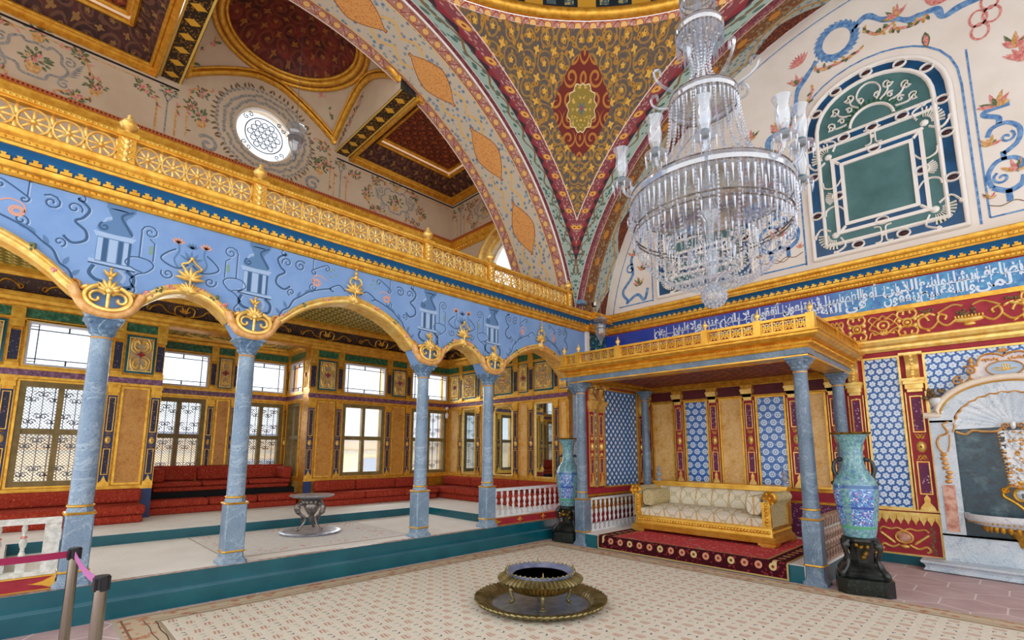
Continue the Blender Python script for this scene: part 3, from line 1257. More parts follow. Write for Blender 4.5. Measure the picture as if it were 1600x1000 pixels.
def fascia_pedestal(yc, s=1.0):
    def q(P): return [(yc + a * s, b) for a, b in P]
    pp('mid', q([(-.10, 4.40), (.16, 4.40), (.16, 4.34), (-.10, 4.34)]))
    pp('mid', q(smooth([(-.08, 4.34), (.14, 4.34), (.08, 4.24), (.15, 4.12), (.12, 4.06), (-.13, 4.06), (-.15, 4.14), (-.04, 4.22)], 4, True)))
    pl('dark', q(smooth([(.14, 4.36), (.04, 4.28), (.1, 4.16), (.15, 4.08)], 5)), .026)
    pl('light', q(spiral(-.04, 4.16, .085, 1.0, 1.4, 1)), .022)
    pl('dark', q(spiral(-.10, 4.12, .05, 2.0, 1.2, 1)), .02)
    pl('light', q(smooth([(-.08, 4.32), (0, 4.26), (-.05, 4.2)], 5)), .03)
    pp('light', q([(-.19, 4.055), (.19, 4.055), (.16, 4.0), (-.16, 4.0)]))
    pp('mid', q([(-.15, 4.0), (.15, 4.0), (.15, 3.72), (-.15, 3.72)]))
    for a, b, col in ((-.145, -.10, 'light'), (-.095, -.055, 'dark'), (-.045, .03, 'light'), (.04, .075, 'dark'), (.085, .125, 'light'), (.13, .15, 'dark')):
        paint[col].poly(FA, q([(a, 3.99), (b, 3.99), (b, 3.73), (a, 3.73)]), PC[col] + .001)
    pp('light', q([(-.2, 3.74), (.21, 3.72), (.21, 3.685), (-.2, 3.70)]))
    pl('dark', q([(-.2, 3.69), (.21, 3.675)]), .018)
    pl('dark', q(smooth([(-.15, 3.67), (-.18, 3.58), (-.13, 3.52), (-.06, 3.5)], 5)), .035)
    pl('dark', q(smooth([(.13, 3.67), (.2, 3.6), (.19, 3.5), (.12, 3.47)], 5)), .035)
    pl('light', q(smooth([(.06, 3.66), (.12, 3.6), (.1, 3.52)], 5)), .03)


for y in (1.22, 5.40):
    fascia_narrow(y)
fascia_wide(-.85, 1.0)
fascia_wide(3.31, 1.0)
fascia_wide(7.42, .85)
for y in (.49, 1.95, 4.67, 6.13):
    fascia_pedestal(y)
for kk in ('light', 'mid', 'dark', 'green', 'salmon'):
    paint[kk].build('painted_scrollwork', 'line_' + kk, wall_arcade)

# ---- gilt mouldings along each arch, with painted flower sprays
FL = [('paint_rose', 'rose'), ('paint_leaf', 'leaf')]
AW = ['gilded moulding of the wide arch cut by the left edge of the photo', 'gilded moulding of the narrow arch above the first and second columns from the left',
      'gilded moulding of the wide central arch over the bronze brazier table', 'gilded moulding of the narrow arch next to the balustraded bay at right',
      'gilded moulding of the rightmost arch above the white marble balustrade']
for i, a in enumerate(ARCHES):
    c = thing('arch_moulding', AW[i], 'arch moulding', (XA, (a[0][0] + a[-1][0]) / 2, 3.1), 'gilded arch mouldings of the arcade')
    pts = smooth(a[2:-2], 4)
    m = MB().tube([(XA + .02, y, z - .015) for y, z in pts], .042, 8)
    m.tube([(XA + .045, y, z + .035) for y, z in pts], .026, 6)
    m.grid([[(XA, y, z - .04), (-7.08, y, z - .04), (-7.08, y, z + .01), (XA, y, z + .01)] for y, z in pts], closed_v=True, caps=True)
    m.build('moulding', 'gold_leaf_pale', c, 50)
    for e, sg in ((2, 1), (-3, -1)):
        y, z = a[e]
        m = MB().strip(FA, [(y + sg * q[0], z + q[1]) for q in spiral(.01, .05, .06, -1.6, 1.5, -1)], .035, 0, .06)
        m.dome(FA, y + sg * .01, z + .05, .02, .02, .07)
        m.dome(FA, y - sg * .04, z - .05, .07, .035, .06, ang=-sg * .7)
        m.build('volute', 'gold_pink', c, 50)
    for t in (.14, .26, .38, .62, .74, .86):
        k = int(t * (len(pts) - 1))
        y, z = pts[k]
        m = MB()
        for j in range(5):
            m.dome(FA, y + random.uniform(-.05, .05), z + .03 + random.uniform(-.02, .035), .024, .02, .035, random.uniform(0, 3), .04, 7, 2)
        m.build('flower_spray', 'paint_rose' if t not in (.26, .74) else 'paint_leaf', c, 50)


# ---- gilt cartouches on the column heads and crests on the arch crowns
def cartouche(y, label):
    c = thing('gilt_cartouche', label, 'gilt ornament', (XA, y, 3.12), 'gilded cartouches above the columns')
    m = MB()
    path = [(-.30, 3.40), (-.27, 3.33), (-.2, 3.21), (-.12, 3.15), (0, 3.13), (.12, 3.15), (.2, 3.21), (.27, 3.33), (.30, 3.40)]
    m.tube([(XA + .05, y + a, z) for a, z in smooth(path, 4)], .05, 8)
    m.build('cradle', 'gold_pink', c, 60)
    m = MB().tube([(XA + .085, y + a, z) for a, z in arc(0, 3.315, .195, .135, 118, 422, 26)], .026, 6)
    for sg in (-1, 1):
        m.tube([(XA + .08, y + sg * a, z) for a, z in spiral(.10, 3.30, .085, 2.6, 1.0, -1, 12)], .018, 6)
        m.dome(FA, y + sg * .19, 3.40, .05, .03, .06, sg * -.5, .05)
    m.tube([(XA + .08, y, 3.19), (XA + .09, y, 3.36)], .018, 6)
    m.build('ring', 'gold_leaf_pale', c, 60)
    m = MB()
    for k in range(7):
        an = pi / 2 + (k - 3) * .42
        L = .13 - abs(k - 3) * .008
        m.dome(FA, y + cos(an) * L * .62, 3.385 + sin(an) * L * .62, L * .62, .026, .045, an, .06, 8, 2, .5)
    m.ball((XA + .1, y, 3.385), .035, 8, 6)
    m.ball((XA + .09, y, 3.53), .022, 8, 6)
    for k in range(3):
        an = pi / 2 + (k - 1) * .7
        m.dome(FA, y + cos(an) * .05, 3.55 + sin(an) * .05, .055, .018, .035, an, .05, 8, 2, .5)
    m.ball((XA + .08, y, 3.64), .016, 6, 5)
    m.build('palmette', 'gold_leaf_pale', c, 60)


ORD = ['leftmost', 'second', 'third', 'fourth']
for i, y in enumerate(COLY[1:]):
    cartouche(y, 'gilded ring and palmette cartouche above the %s blue-grey column of the arcade' % (ORD[i] if i == 0 else ORD[i] + ' (from the left)'))
CR = [(1.22, 3.57, 1, 'leftmost gilded palmette crest, with an open bracket top, on a narrow arch'),
      (3.31, 3.90, 0, 'tall gilded crest on the crown of the wide central arch'),
      (5.40, 3.57, 1, 'gilded palmette crest on the narrow arch right of the central arch'),
      (7.45, 3.81, 0, 'gilded crest on the crown of the rightmost arch')]
for y, z, kind, lb in CR:
    c = thing('arch_crest', lb, 'gilt ornament', (XA, y, z), 'gilded crests on the arch crowns')
    m = MB()
    for k in range(9):
        an = pi / 2 + (k - 4) * .36
        m.dome(FA, y + cos(an) * .05, z - .02 + sin(an) * .05, .085, .018, .04, an, .05, 8, 2, .4)
    m.build('shell', 'gold_leaf_pale', c, 60)
    m = MB().tube([(XA + .07, y, z), (XA + .07, y, z + .14)], .014, 6)
    for k in range(7):
        an = pi / 2 + (k - 3) * .5
        m.dome(FA, y + cos(an) * .07, z + .14 + sin(an) * .07, .09, .026, .035, an, .05, 8, 2, .5)
    m.build('palmette', 'gold_leaf_pale', c, 60)
    m = MB()
    if kind:
        m.tube([(XA + .07, y + a, z + b) for a, b in smooth([(-.05, .24), (-.1, .30), (-.04, .33), (0, .38), (.05, .33), (.11, .28), (.05, .24)], 3)], .014, 6)
        m.ball((XA + .07, y, z + .39), .024, 8, 6)
    else:
        for sg in (-1, 1):
            m.tube([(XA + .07, y + sg * a, z + b) for a, b in smooth([(.0, .2), (.09, .26), (.06, .34), (0, .33)], 4)], .014, 6)
        for q in (.36, .42, .48, .53):
            m.ball((XA + .07, y, z + q), .034 - (q - .36) * .1, 8, 6)
        m.ball((XA + .07, y, z + .565), .011, 6, 5)
    m.build('finial', 'gold_leaf_pale', c, 60)


# ================================================================ columns
def column(name, label, loc, zs, s=1.0, mt='marble_blue', capm='marble_capital', group=None, seg=20):
    """zs: z of plinth top, band, pedestal top, ring, shaft top, capital top above the base"""
    zb, zp, zr, zt, zc = zs
    c = thing(name, label, 'column', loc, group)
    x, y, z = loc

    def sq(h, zz, ch=.22):
        k = h * ch
        return [(x + a, y + b, z + zz) for a, b in ((-h + k, -h), (h - k, -h), (h, -h + k), (h, h - k), (h - k, h), (-h + k, h), (-h, h - k), (-h, -h + k))]
    MB().grid([sq(.155 * s, 0), sq(.152 * s, .035), sq(.118 * s, .075), sq(.115 * s, zb)], closed_v=True, caps=True).build('plinth', mt, c)
    MB().grid([sq(.124 * s, zb), sq(.13 * s, zb + .01), sq(.124 * s, zb + .022)], closed_v=True, caps=True).build('gilt_band', 'gold_smooth', c)
    MB().grid([sq(.115 * s, zb + .022, .12), sq(.115 * s, zp, .12)], closed_v=True, caps=True).build('pedestal', mt, c)
    MB().grid([sq(.126 * s, zp), sq(.135 * s, zp + .012), sq(.126 * s, zp + .025)], closed_v=True, caps=True).build('gilt_band', 'gold_smooth', c)
    MB().lathe((x, y, z), [(.120 * s, zp + .025), (.118 * s, zp + .045), (.106 * s, zr - .012)], 8, a0=pi / 8).build('collar', mt, c)
    MB().lathe((x, y, z), [(.108 * s, zr - .012), (.118 * s, zr - .004), (.118 * s, zr + .006), (.108 * s, zr + .014)], seg).build('gilt_ring', 'gold_smooth', c, 40)
    MB().lathe((x, y, z), [(.104 * s, zr + .014), (.100 * s, (zr + zt) / 2), (.092 * s, zt - .02)], seg).build('shaft', mt, c, 40)
    MB().lathe((x, y, z), [(.095 * s, zt - .02), (.102 * s, zt - .012), (.095 * s, zt)], seg).build('neck_ring', 'gold_pink', c, 40)
    m = MB()
    rows = []
    for t in range(7):
        f = t / 6
        r = (.092 + .075 * f ** 1.7) * s
        zz = zt + (zc - zt - .03) * f
        row = []
        for k in range(24):
            a = 2 * pi * k / 24 + pi / 4
            e = 4 if f > .8 else 2 + 2 * f
            q = r / ((abs(cos(a)) ** e + abs(sin(a)) ** e) ** (1 / e))
            row.append((x + q * cos(a), y + q * sin(a), z + zz))
        rows.append(row)
    m.grid(rows, closed_v=True, caps=True)
    for tier, (zz, rr, n) in enumerate(((.03, .102, 8), (.085, .122, 8))):
        for k in range(n):
            a = 2 * pi * (k + tier * .5) / n
            F = Fr((x + rr * s * cos(a), y + rr * s * sin(a), z + zt + zz * (zc - zt) / .19), (-sin(a), cos(a), 0), (cos(a) * .3, sin(a) * .3, .95), (cos(a), sin(a), 0))
            m.dome(F, 0, .02, .036 * s, .045, .026, pi / 2, -.012, 8, 2, .4)
    for k in range(4):
        a = pi / 4 + k * pi / 2
        m.ball((x + .165 * s * cos(a), y + .165 * s * sin(a), z + zc - .05), .03 * s, 8, 6)
    m.build('capital', capm, c, 50)
    MB().grid([sq(.155 * s, zc - .032, .1), sq(.172 * s, zc - .02, .1), sq(.172 * s, zc, .1)], closed_v=True, caps=True).build('abacus', capm, c)
    return c


AZ = (.135, .70, .785, 2.565, 2.77)
g = 'columns of the arcade'
LB = ['blue-grey marble column nearest the camera, beside the rope barrier posts', 'blue-grey marble column standing left of the bronze brazier table',
      'blue-grey marble column right of the bronze brazier table, at the front step', 'blue-grey marble column at the left end of the right white balustrade']
for i, y in enumerate(COLY[1:]):
    column('marble_column', LB[i], (-6.9, y, .337), AZ, 1.0, group=g)
column('marble_column', 'blue-grey marble column half hidden behind the throne canopy and left vase', (-6.76, 8.62, .337), AZ, 1.0, group=g)
# ================================================================ gilded balustrade above the arcade
FBAL = FX(-6.73)
POSTY = [-2.2, .485, 1.885, 4.56, 5.99, 8.33]
PL = ['gilded balustrade post with urn finial cut by the left edge', 'gilded balustrade post with urn finial nearest the left edge of the photo', 'gilded balustrade post below and left of the round window',
      'gilded balustrade post standing in front of the upper gallery corner', 'gilded balustrade post before the arched window of the upper gallery', 'last gilded balustrade post, at the foot of the painted arch']
for i, y in enumerate(POSTY):
    if i == 0:
        continue
    c = thing('balustrade_post', PL[i], 'post', (-6.72, y, 4.81), 'posts of the gilded upper balustrade')
    m = MB().fbox(FBAL, y - .08, y + .08, 4.81, 5.17, -.06, .055)
    m.fbox(FBAL, y - .09, y + .09, 4.81, 4.85, -.07, .068).fbox(FBAL, y - .1, y + .1, 5.165, 5.225, -.075, .078)
    m.build('shaft', 'gold', c)
    m = MB()
    for z in (4.9, 4.98, 5.06, 5.12):
        m.dome(FBAL, y, z, .03, .045, .02, 0, .055, 8, 2)
        for sg in (-1, 1):
            m.dome(FBAL, y + sg * .035, z + .02, .035, .013, .016, sg * .8, .055, 6, 2)
    m.build('carving', 'gold_leaf_pale', c, 60)
    m = MB().lathe((-6.72, y, 5.225), [(.05, 0), (.035, .02), (.03, .035), (.07, .07), (.085, .11), (.07, .15), (.035, .165), (.038, .18), (.024, .195), (.028, .22), (.002, .25)], 16, lambda t, r, z: .06 * cos(8 * t) if .05 < z < .16 else 0)
    m.build('urn_finial', 'gold_leaf_pale', c, 60)

BL = ['gilded openwork balustrade panel at the left edge, before the first urn post', 'short gilded balustrade panel of pierced wheels between the two leftmost urn posts', 'long gilded balustrade panel of pierced wheels below the round window',
      'short gilded balustrade panel before the gilded arch of the upper gallery', 'rightmost gilded balustrade panel running into the painted arch']
WN = [10, 5, 10, 5, 9]
for i in range(5):
    a0, a1 = POSTY[i] + .08, POSTY[i + 1] - .08
    if i == 0:
        a0 = -1.2
        n = 6
    else:
        n = WN[i]
    c = thing('gilded_balustrade', BL[i], 'balustrade', (-6.73, (a0 + a1) / 2, 4.81), 'panels of the gilded upper balustrade')
    m = MB().fbox(FBAL, a0, a1, 4.81, 4.86, -.04, .045)
    for q in range(int((a1 - a0) / .045)):
        m.dome(FBAL, a0 + .02 + q * .045, 4.848, .018, .016, .012, 0, .045, 5, 1)
    m.build('bottom_rail', 'gold_smooth', c)
    m = MB().fbox(FBAL, a0, a1, 5.155, 5.175, -.04, .04).fbox(FBAL, a0, a1, 5.175, 5.215, -.05, .062)
    for q in range(int((a1 - a0) / .045)):
        m.dome(FBAL, a0 + .02 + q * .045, 5.195, .018, .016, .012, 0, .06, 5, 1)
    m.build('top_rail', 'gold_smooth', c)
    st = (a1 - a0) / n
    cz = 5.008
    for k in range(n):
        yc = a0 + (k + .5) * st
        m = MB().tube([(-6.73, yc + min(.131, st * .46) * cos(2 * pi * q / 24), cz + .133 * sin(2 * pi * q / 24)) for q in range(24)], .0145, 6, True)
        m.ball((-6.73, yc, cz), .028, 8, 6)
        for q in range(8):
            m.dome(FBAL, yc + .072 * cos(q * pi / 4), cz + .072 * sin(q * pi / 4), .058, .017, .014, q * pi / 4, -.006, 6, 2)
        m.build('wheel', 'gold_leaf_pale', c, 60)
    m = MB()
    for k in range(n + 1):
        yc = a0 + k * st
        for sg in (-1, 1):
            m.dome(FBAL, yc, cz + sg * .085, .065, .024, .016, pi / 2, -.007, 8, 2)
        m.ball((-6.73, yc, cz), .015, 6, 5)
    m.build('link', 'gold_leaf_pale', c, 60)

# ================================================================ upper gallery
struct(MB().box(-11.3, -6.85, -3.6, 8.6, 4.8, 4.9).build('floor_upper', 'gallery_plaster'))
# back wall with a round window
FU = FX(-11.25)
RW = (3.2, 8.78, .63)
m = MB()
N = 48
ring_, outer = [], []
for k in range(N):
    a = 2 * pi * k / N
    ca, sa = cos(a), sin(a)
    ring_.append((RW[0] + RW[2] * ca, RW[1] + RW[2] * sa))
    t = 1.0 / max(abs(ca), abs(sa))
    outer.append((RW[0] + 1.2 * t * ca, RW[1] + 1.2 * t * sa))
for k in range(N):
    k2 = (k + 1) % N
    m.add([FU(*ring_[k]), FU(*ring_[k2]), FU(*outer[k2]), FU(*outer[k])], [(0, 1, 2, 3)])
    m.add([FU(*ring_[k], 0), FU(*ring_[k2], 0), FU(*ring_[k2], -.35), FU(*ring_[k], -.35)], [(0, 1, 2, 3)])
m.fbox(FU, -3.6, 2.0, 4.9, 10.6, -.3, 0).fbox(FU, 4.4, 8.6, 4.9, 10.6, -.3, 0).fbox(FU, 2.0, 4.4, 4.9, 7.58, -.3, 0).fbox(FU, 2.0, 4.4, 9.98, 10.6, -.3, 0)
wall_up = struct(m.build('wall_upper', 'gallery_plaster'))
# round window: white frame, lead lines, discs
wn = struct(MB().tube([FU(RW[0] + .61 * cos(2 * pi * k / 40), RW[1] + .61 * sin(2 * pi * k / 40), -.12) for k in range(40)], .035, 8, True).build('window_1', 'plaster_white', smooth=60))
MB().prism(FU, [(RW[0] + .6 * cos(2 * pi * k / 40), RW[1] + .6 * sin(2 * pi * k / 40)) for k in range(40)], -.145, -.14).build('pane', 'pane', wn)
m = MB().tube([FU(RW[0] + .40 * cos(2 * pi * k / 40), RW[1] + .40 * sin(2 * pi * k / 40), -.13) for k in range(40)], .012, 6, True)
for q in range(4):
    a = pi / 4 + q * pi / 2
    for sg in (-1, 1):
        pts = spiral(RW[0] + .5 * cos(a + sg * .12), RW[1] + .5 * sin(a + sg * .12), .06, a, 1.2, sg, 10)
        m.tube([FU(x, y, -.13) for x, y in pts], .01, 5)
for i in range(-3, 4):
    for j in range(-3, 4):
        x, y = (i + .5 * (j % 2)) * .145, j * .126
        if hypot(x, y) < .35:
            m.tube([FU(RW[0] + x + .062 * cos(2 * pi * k / 10), RW[1] + y + .062 * sin(2 * pi * k / 10), -.13) for k in range(10)], .011, 4, True)
m.build('lead_tracery', 'lead_line', wn)
# end wall of the upper gallery with an arched window under a gilt arch
FUE = FY(8.5)
m = MB()
AC = (-8.75, 6.35)
op = [(AC[0] + 1.0 * cos(radians(a)), AC[1] + 1.0 * sin(radians(a))) for a in range(0, 181, 10)]
left = [(-11.3, AC[1])] + [(-11.3, AC[1] + (10.6 - AC[1]) * k / 8) for k in range(1, 8)] + [(-11.3 + 3.3 * k / 10, 10.6) for k in range(0, 11)]
pts_o = [(-7.2, AC[1] + (10.6 - AC[1]) * k / 6) for k in range(0, 6)] + [(-7.2 - 4.1 * k / 7, 10.6) for k in range(0, 7)] + [(-11.3, 10.6 - (10.6 - AC[1]) * k / 5) for k in range(0, 6)]
for k in range(18):
    a, b = op[k], op[k + 1]
    o1, o2 = pts_o[k], pts_o[k + 1]
    m.add([FUE(*a), FUE(*b), FUE(*o2), FUE(*o1)], [(0, 1, 2, 3)])
    m.add([FUE(*a), FUE(*b), FUE(*b, -.3), FUE(*a, -.3)], [(0, 1, 2, 3)])
m.fbox(FUE, -11.3, AC[0] - 1.0, 4.9, AC[1], -.3, 0).fbox(FUE, AC[0] + 1.0, -7.2, 4.9, AC[1], -.3, 0)
struct(m.build('wall_upper_end', 'gallery_plaster'))
m = MB()
for r, h, wd in ((1.0, .05, .09), (1.16, .03, .2), (1.36, .09, .16)):
    m.strip(FUE, [(AC[0] + r * cos(radians(a)), AC[1] + r * sin(radians(a))) for a in range(0, 181, 6)], wd, 0, h)
struct(m.build('trim_gilt_arch', 'gold_leaf_pale', smooth=50))
w2 = struct(MB().tube([FUE(AC[0] + .98 * cos(radians(a)), AC[1] + .98 * sin(radians(a)), -.2) for a in range(0, 181, 9)], .03, 6).build('window_2', 'plaster_white'))
m = MB()
m.fbox(FUE, AC[0] - .98, AC[0] + .98, 5.0, AC[1], -.22, -.215)
m.prism(FUE, op, -.22, -.215)
m.build('pane', 'pane', w2)
# cornice with the dotted orange edge, z 7.58 - 7.8
for F, a0, a1, nm in ((FU, -3.6, 8.45, 'trim_gallery_long'), (FUE, -11.2, -7.3, 'trim_gallery_end')):
    m = MB().fbox(F, a0, a1, 7.45, 7.62, 0, .04).grid([[F(a, z, c) for c, z in [(0, 7.60), (.05, 7.6), (.11, 7.68), (.13, 7.71), (.13, 7.73), (0, 7.73)]] for a in (a0, a1)], closed_v=True, caps=True)
    n = int((a1 - a0) / .12)
    for i in range(n):
        m.dome(F, a0 + (i + .5) * .12, 7.55, .035, .05, .03, 0, .04, 6, 2)
    t = struct(m.build(nm, 'gold'))
    m = MB().fbox(F, a0, a1, 7.73, 7.80, 0, .15)
    m.build('painted_edge', MAT('orange_edge', color='#B9622A', rough=.6) if 'orange_edge' not in MATS else 'orange_edge', t)
    m = MB()
    for i in range(int((a1 - a0) / .06)):
        m.dome(F, a0 + (i + .5) * .06, 7.765, .018, .022, .015, 0, .15, 5, 1)
    m.build('edge_beads', 'red_dark', t)
# black lines under the ceiling
m = MB().fbox(FU, -3.6, 1.52, 8.90, 8.935, 0, .01).fbox(FU, 4.86, 8.5, 8.90, 8.935, 0, .01).fbox(FUE, -11.25, -7.3, 8.90, 8.935, 0, .01)
struct(m.build('trim_black_line', 'black_plastic'))

# ---- painted ornament of the upper walls
pu = {k: MB() for k in ('ochre', 'rose', 'leaf', 'umber', 'grey')}
PUC = {'ochre': .004, 'rose': .006, 'leaf': .005, 'umber': .0045, 'grey': .0035}


def us(F, col, pts, w=.03):
    pu[col].strip(F, pts, w, PUC[col])


def bouquet(F, y, z, s=1.0, basket=True):
    for k in range(26):
        a, r = random.uniform(0, 2 * pi), random.uniform(.02, .14) * s
        pu['leaf'].poly(F, leaf(y + cos(a) * r * 1.2, z + sin(a) * r, a, .09 * s, .045 * s), PUC['leaf'] + k * 2e-5)
    for k in range(12):
        a, r = random.uniform(0, 2 * pi), random.uniform(0, .1) * s
        q = random.uniform(.02, .038) * s
        pu[random.choice(['rose', 'rose', 'ochre', 'umber'])].poly(F, [(y + cos(a) * r * 1.2 + q * cos(t), z + sin(a) * r + q * sin(t)) for t in (0, 1.05, 2.1, 3.14, 4.19, 5.24)], .0062 + k * 4e-5)
    if basket:
        pu['ochre'].poly(F, [(y - .10 * s, z - .10 * s), (y + .10 * s, z - .10 * s), (y + .06 * s, z - .24 * s), (y - .06 * s, z - .24 * s)], .0058)


def garland(F, pts, col='ochre', w=.05):
    p = smooth(pts, 5)
    us(F, col, p, w)
    for i in range(0, len(p), 2):
        a = random.uniform(0, 6.28)
        pu['umber' if i % 4 else 'rose'].poly(F, leaf(p[i][0], p[i][1], a, .1, .04), .0055 + i * 1e-5)


def cartouche_wall(F, y, z, s=1.0):
    for sg in (-1, 1):
        q = lambda P: [(y + sg * a * s, z + b * s) for a, b in P]
        us(F, 'grey', q(smooth([(0, .34), (.14, .30), (.2, .36), (.34, .28), (.36, .12), (.46, .02), (.38, -.14), (.22, -.18), (.16, -.30), (0, -.32)], 6)), .045 * s)
        us(F, 'grey', q(spiral(.46, .2, .1, 2.2, 1.3, -1)), .035 * s)
        us(F, 'grey', q(spiral(.42, -.26, .1, 1.0, 1.3, 1)), .035 * s)
        for k in range(6):
            pu['grey'].poly(F, q(leaf(.45 + k * .02, -.06 + k * .04, .2 + k * .12, .17, .035)), .0038 + k * 1e-5)
        garland(F, q([(.3, .46), (.5, .52), (.66, .42), (.78, .16), (.9, .08), (.96, -.16)]), 'ochre', .04 * s)
        garland(F, q([(.3, -.44), (.5, -.36), (.68, -.42), (.82, -.30)]), 'ochre', .035 * s)
        bouquet(F, y + sg * .62 * s, z + .44 * s, .8 * s, False)
        bouquet(F, y + sg * .86 * s, z - .04 * s, .9 * s)
        bouquet(F, y + sg * .62 * s, z - .42 * s, .8 * s, False)
    bouquet(F, y, z + .02, 1.15 * s)
    bouquet(F, y, z + .58 * s, .9 * s)


def pilaster_wall(F, y, z0=7.9, z1=8.78):
    us(F, 'grey', [(y, z0), (y, z1 - .18)], .03)
    for sg in (-1, 1):
        us(F, 'grey', [(y + sg * a, b) for a, b in smooth([(0, z1 - .2), (.05, z1 - .1), (.1, z1), (.16, z1 - .04)], 4)], .03)
        us(F, 'ochre', [(y + sg * .16, z0), (y + sg * .16, z1 - .35)], .035)
        garland(F, [(y + sg * .16, z1 - .35), (y + sg * .2, z1 - .2), (y + sg * .36, z1 - .16), (y + sg * .5, z1 - .02)], 'ochre', .03)
        bouquet(F, y + sg * .38, z1 - .1, .8, False)
    bouquet(F, y, z1 + .02, .7, False)


cartouche_wall(FU, -.55, 8.35, .95)
cartouche_wall(FU, 6.55, 8.35, .95)
pilaster_wall(FU, 1.35)
pilaster_wall(FU, 4.98)
us(FU, 'ochre', [(-3, 8.83), (.85, 8.83)], .02)
us(FU, 'ochre', [(5.5, 8.83), (8.4, 8.83)], .02)
for k in range(60):
    a = 2 * pi * k / 60
    for r, L in ((.72, .1), (.86, .12), (.99, .1)):
        an = a + 1.5 + random.uniform(-.5, .5)
        pu['grey'].poly(FU, leaf(RW[0] + r * cos(a), RW[1] + r * sin(a) * .97, an, L, .075), .004 + random.uniform(0, .0005))
    pu['umber'].poly(FU, leaf(RW[0] + 1.0 * cos(a), RW[1] + 1.0 * sin(a), a + random.uniform(-.6, .6), .13, .05), .005 + random.uniform(0, .0005))
for sg in (-1, 1):
    bouquet(FU, RW[0] + sg * 1.25, 8.55, 1.0)
    bouquet(FU, RW[0] + sg * 1.3, 9.05, .8, False)
    us(FU, 'grey', [(RW[0] + sg * (1.1 + a), 8.0 + b) for a, b in spiral(0, 0, .2, .6, 1.3, 1)], .07)
    garland(FU, [(RW[0] + sg * 1.1, 9.2), (RW[0] + sg * 1.35, 9.15), (RW[0] + sg * 1.5, 8.9), (RW[0] + sg * 1.5, 8.0)], 'ochre', .03)
pilaster_wall(FUE, -10.85)
cartouche_wall(FUE, -9.75, 8.35, .8)
for k, m in pu.items():
    m.build('painted_ornament', 'paint_' + k, wall_up)

# ---- coffered ceiling of the upper gallery: two flat bays and a small dome between them
def coffer(y0, y1, lb, nm):
    x0, x1 = -11.25, -8.2
    m = MB()
    i = .52
    zc = 9.55
    a = [(x0, y0, 9.12), (x1, y0, 9.12), (x1, y1, 9.12), (x0, y1, 9.12)]
    b = [(x0 + i, y0 + i, zc), (x1 - i, y0 + i, zc), (x1 - i, y1 - i, zc), (x0 + i, y1 - i, zc)]
    c_ = [(x0 + i, y0 + i, zc + .1), (x1 - i, y0 + i, zc + .1), (x1 - i, y1 - i, zc + .1), (x0 + i, y1 - i, zc + .1)]
    m.add(a + b, [(k, (k + 1) % 4, 4 + (k + 1) % 4, 4 + k) for k in range(4)])
    root = struct(m.build('ceiling_' + nm, 'coffer_brown'))
    MB().add(c_, [(0, 1, 2, 3)]).build('panel', 'coffer_red', root)
    m = MB()
    for z, j, r in ((9.12, .04, .06), (9.12, .12, .035), (9.50, .50, .05), (9.62, .58, .05)):
        p = [(x0 + j, y0 + j, z), (x1 - j, y0 + j, z), (x1 - j, y1 - j, z), (x0 + j, y1 - j, z)]
        for k in range(4):
            m.tube([p[k], p[(k + 1) % 4]], r, 6)
    m.fbox(FZ, x0, x1, y0, y0 + .03, 8.98, 9.14).fbox(FZ, x0, x1, y1 - .03, y1, 8.98, 9.14).fbox(FZ, x0, x0 + .03, y0, y1, 8.98, 9.14)
    m.build('gilt_moulding', 'gold', root, 50)


coffer(-3.6, 1.14, '', 'left_bay')
coffer(5.18, 8.48, '', 'right_bay')
for y0, y1, nm in ((1.16, 1.54, 'left'), (4.80, 5.16, 'right')):
    m = MB()
    vs = [(-11.25, y0, 9.06), (-8.2, y0, 9.06), (-8.2, y1, 9.06), (-11.25, y1, 9.06)]
    m.add(vs, [(0, 1, 2, 3)])
    b = struct(m.build('trim_beam_' + nm, 'beam_paint', uv=[(0, 0), (3.05, 0), (3.05, 1), (0, 1)]))
    MB().box(-11.25, -8.2, y0 + .002, y1 - .002, 9.062, 9.35).build('beam', 'black_wood', b)
# small dome on four arches
X0, X1, Y0, Y1 = -11.25, -8.2, 1.55, 4.79
CX, CY = (X0 + X1) / 2, (Y0 + Y1) / 2
ZR, RR = 10.22, 1.36


def edge_pt(t):
    """walk round the square; height follows an arch on each side"""
    k, f = int(t * 4) % 4, (t * 4) % 1.0
    c = [(X0, Y0), (X1, Y0), (X1, Y1), (X0, Y1)]
    (ax, ay), (bx, by) = c[k], c[(k + 1) % 4]
    q = abs(2 * f - 1)
    z = 9.27 + .82 * (1 - q ** 1.5) if q > .12 else 9.27 + .82 * (1 - .12 ** 1.5)
    return (ax + (bx - ax) * f, ay + (by - ay) * f, z)


rows = []
NN = 96
for k in range(NN):
    ex, ey, ez = edge_pt(k / NN)
    a = atan2(ey - CY, ex - CX)
    rx, ry = CX + RR * cos(a), CY + RR * sin(a)
    row = []
    for s in range(7):
        f = s / 6
        row.append((ex + (rx - ex) * f, ey + (ry - ey) * f, ez + (ZR - ez) * sin(f * pi / 2)))
    rows.append(row)
cd = struct(MB().grid(rows, closed_u=True).build('ceiling_pendentives', 'gallery_plaster', smooth=80))
m = MB()
for s in range(9):
    pass
m.grid([[(CX + RR * cos(2 * pi * k / 48) * cos(s * pi / 16), CY + RR * sin(2 * pi * k / 48) * cos(s * pi / 16), ZR + .75 * sin(s * pi / 16)) for k in range(48)] for s in range(9)], closed_v=True)
m.build('dome', 'dome_paint', cd, 80)
m = MB().tube([(CX + (RR - .02) * cos(2 * pi * k / 60), CY + (RR - .02) * sin(2 * pi * k / 60), ZR) for k in range(60)], .07, 8, True)
m.tube([(CX + (RR + .1) * cos(2 * pi * k / 60), CY + (RR + .1) * sin(2 * pi * k / 60), ZR - .06) for k in range(60)], .05, 8, True)
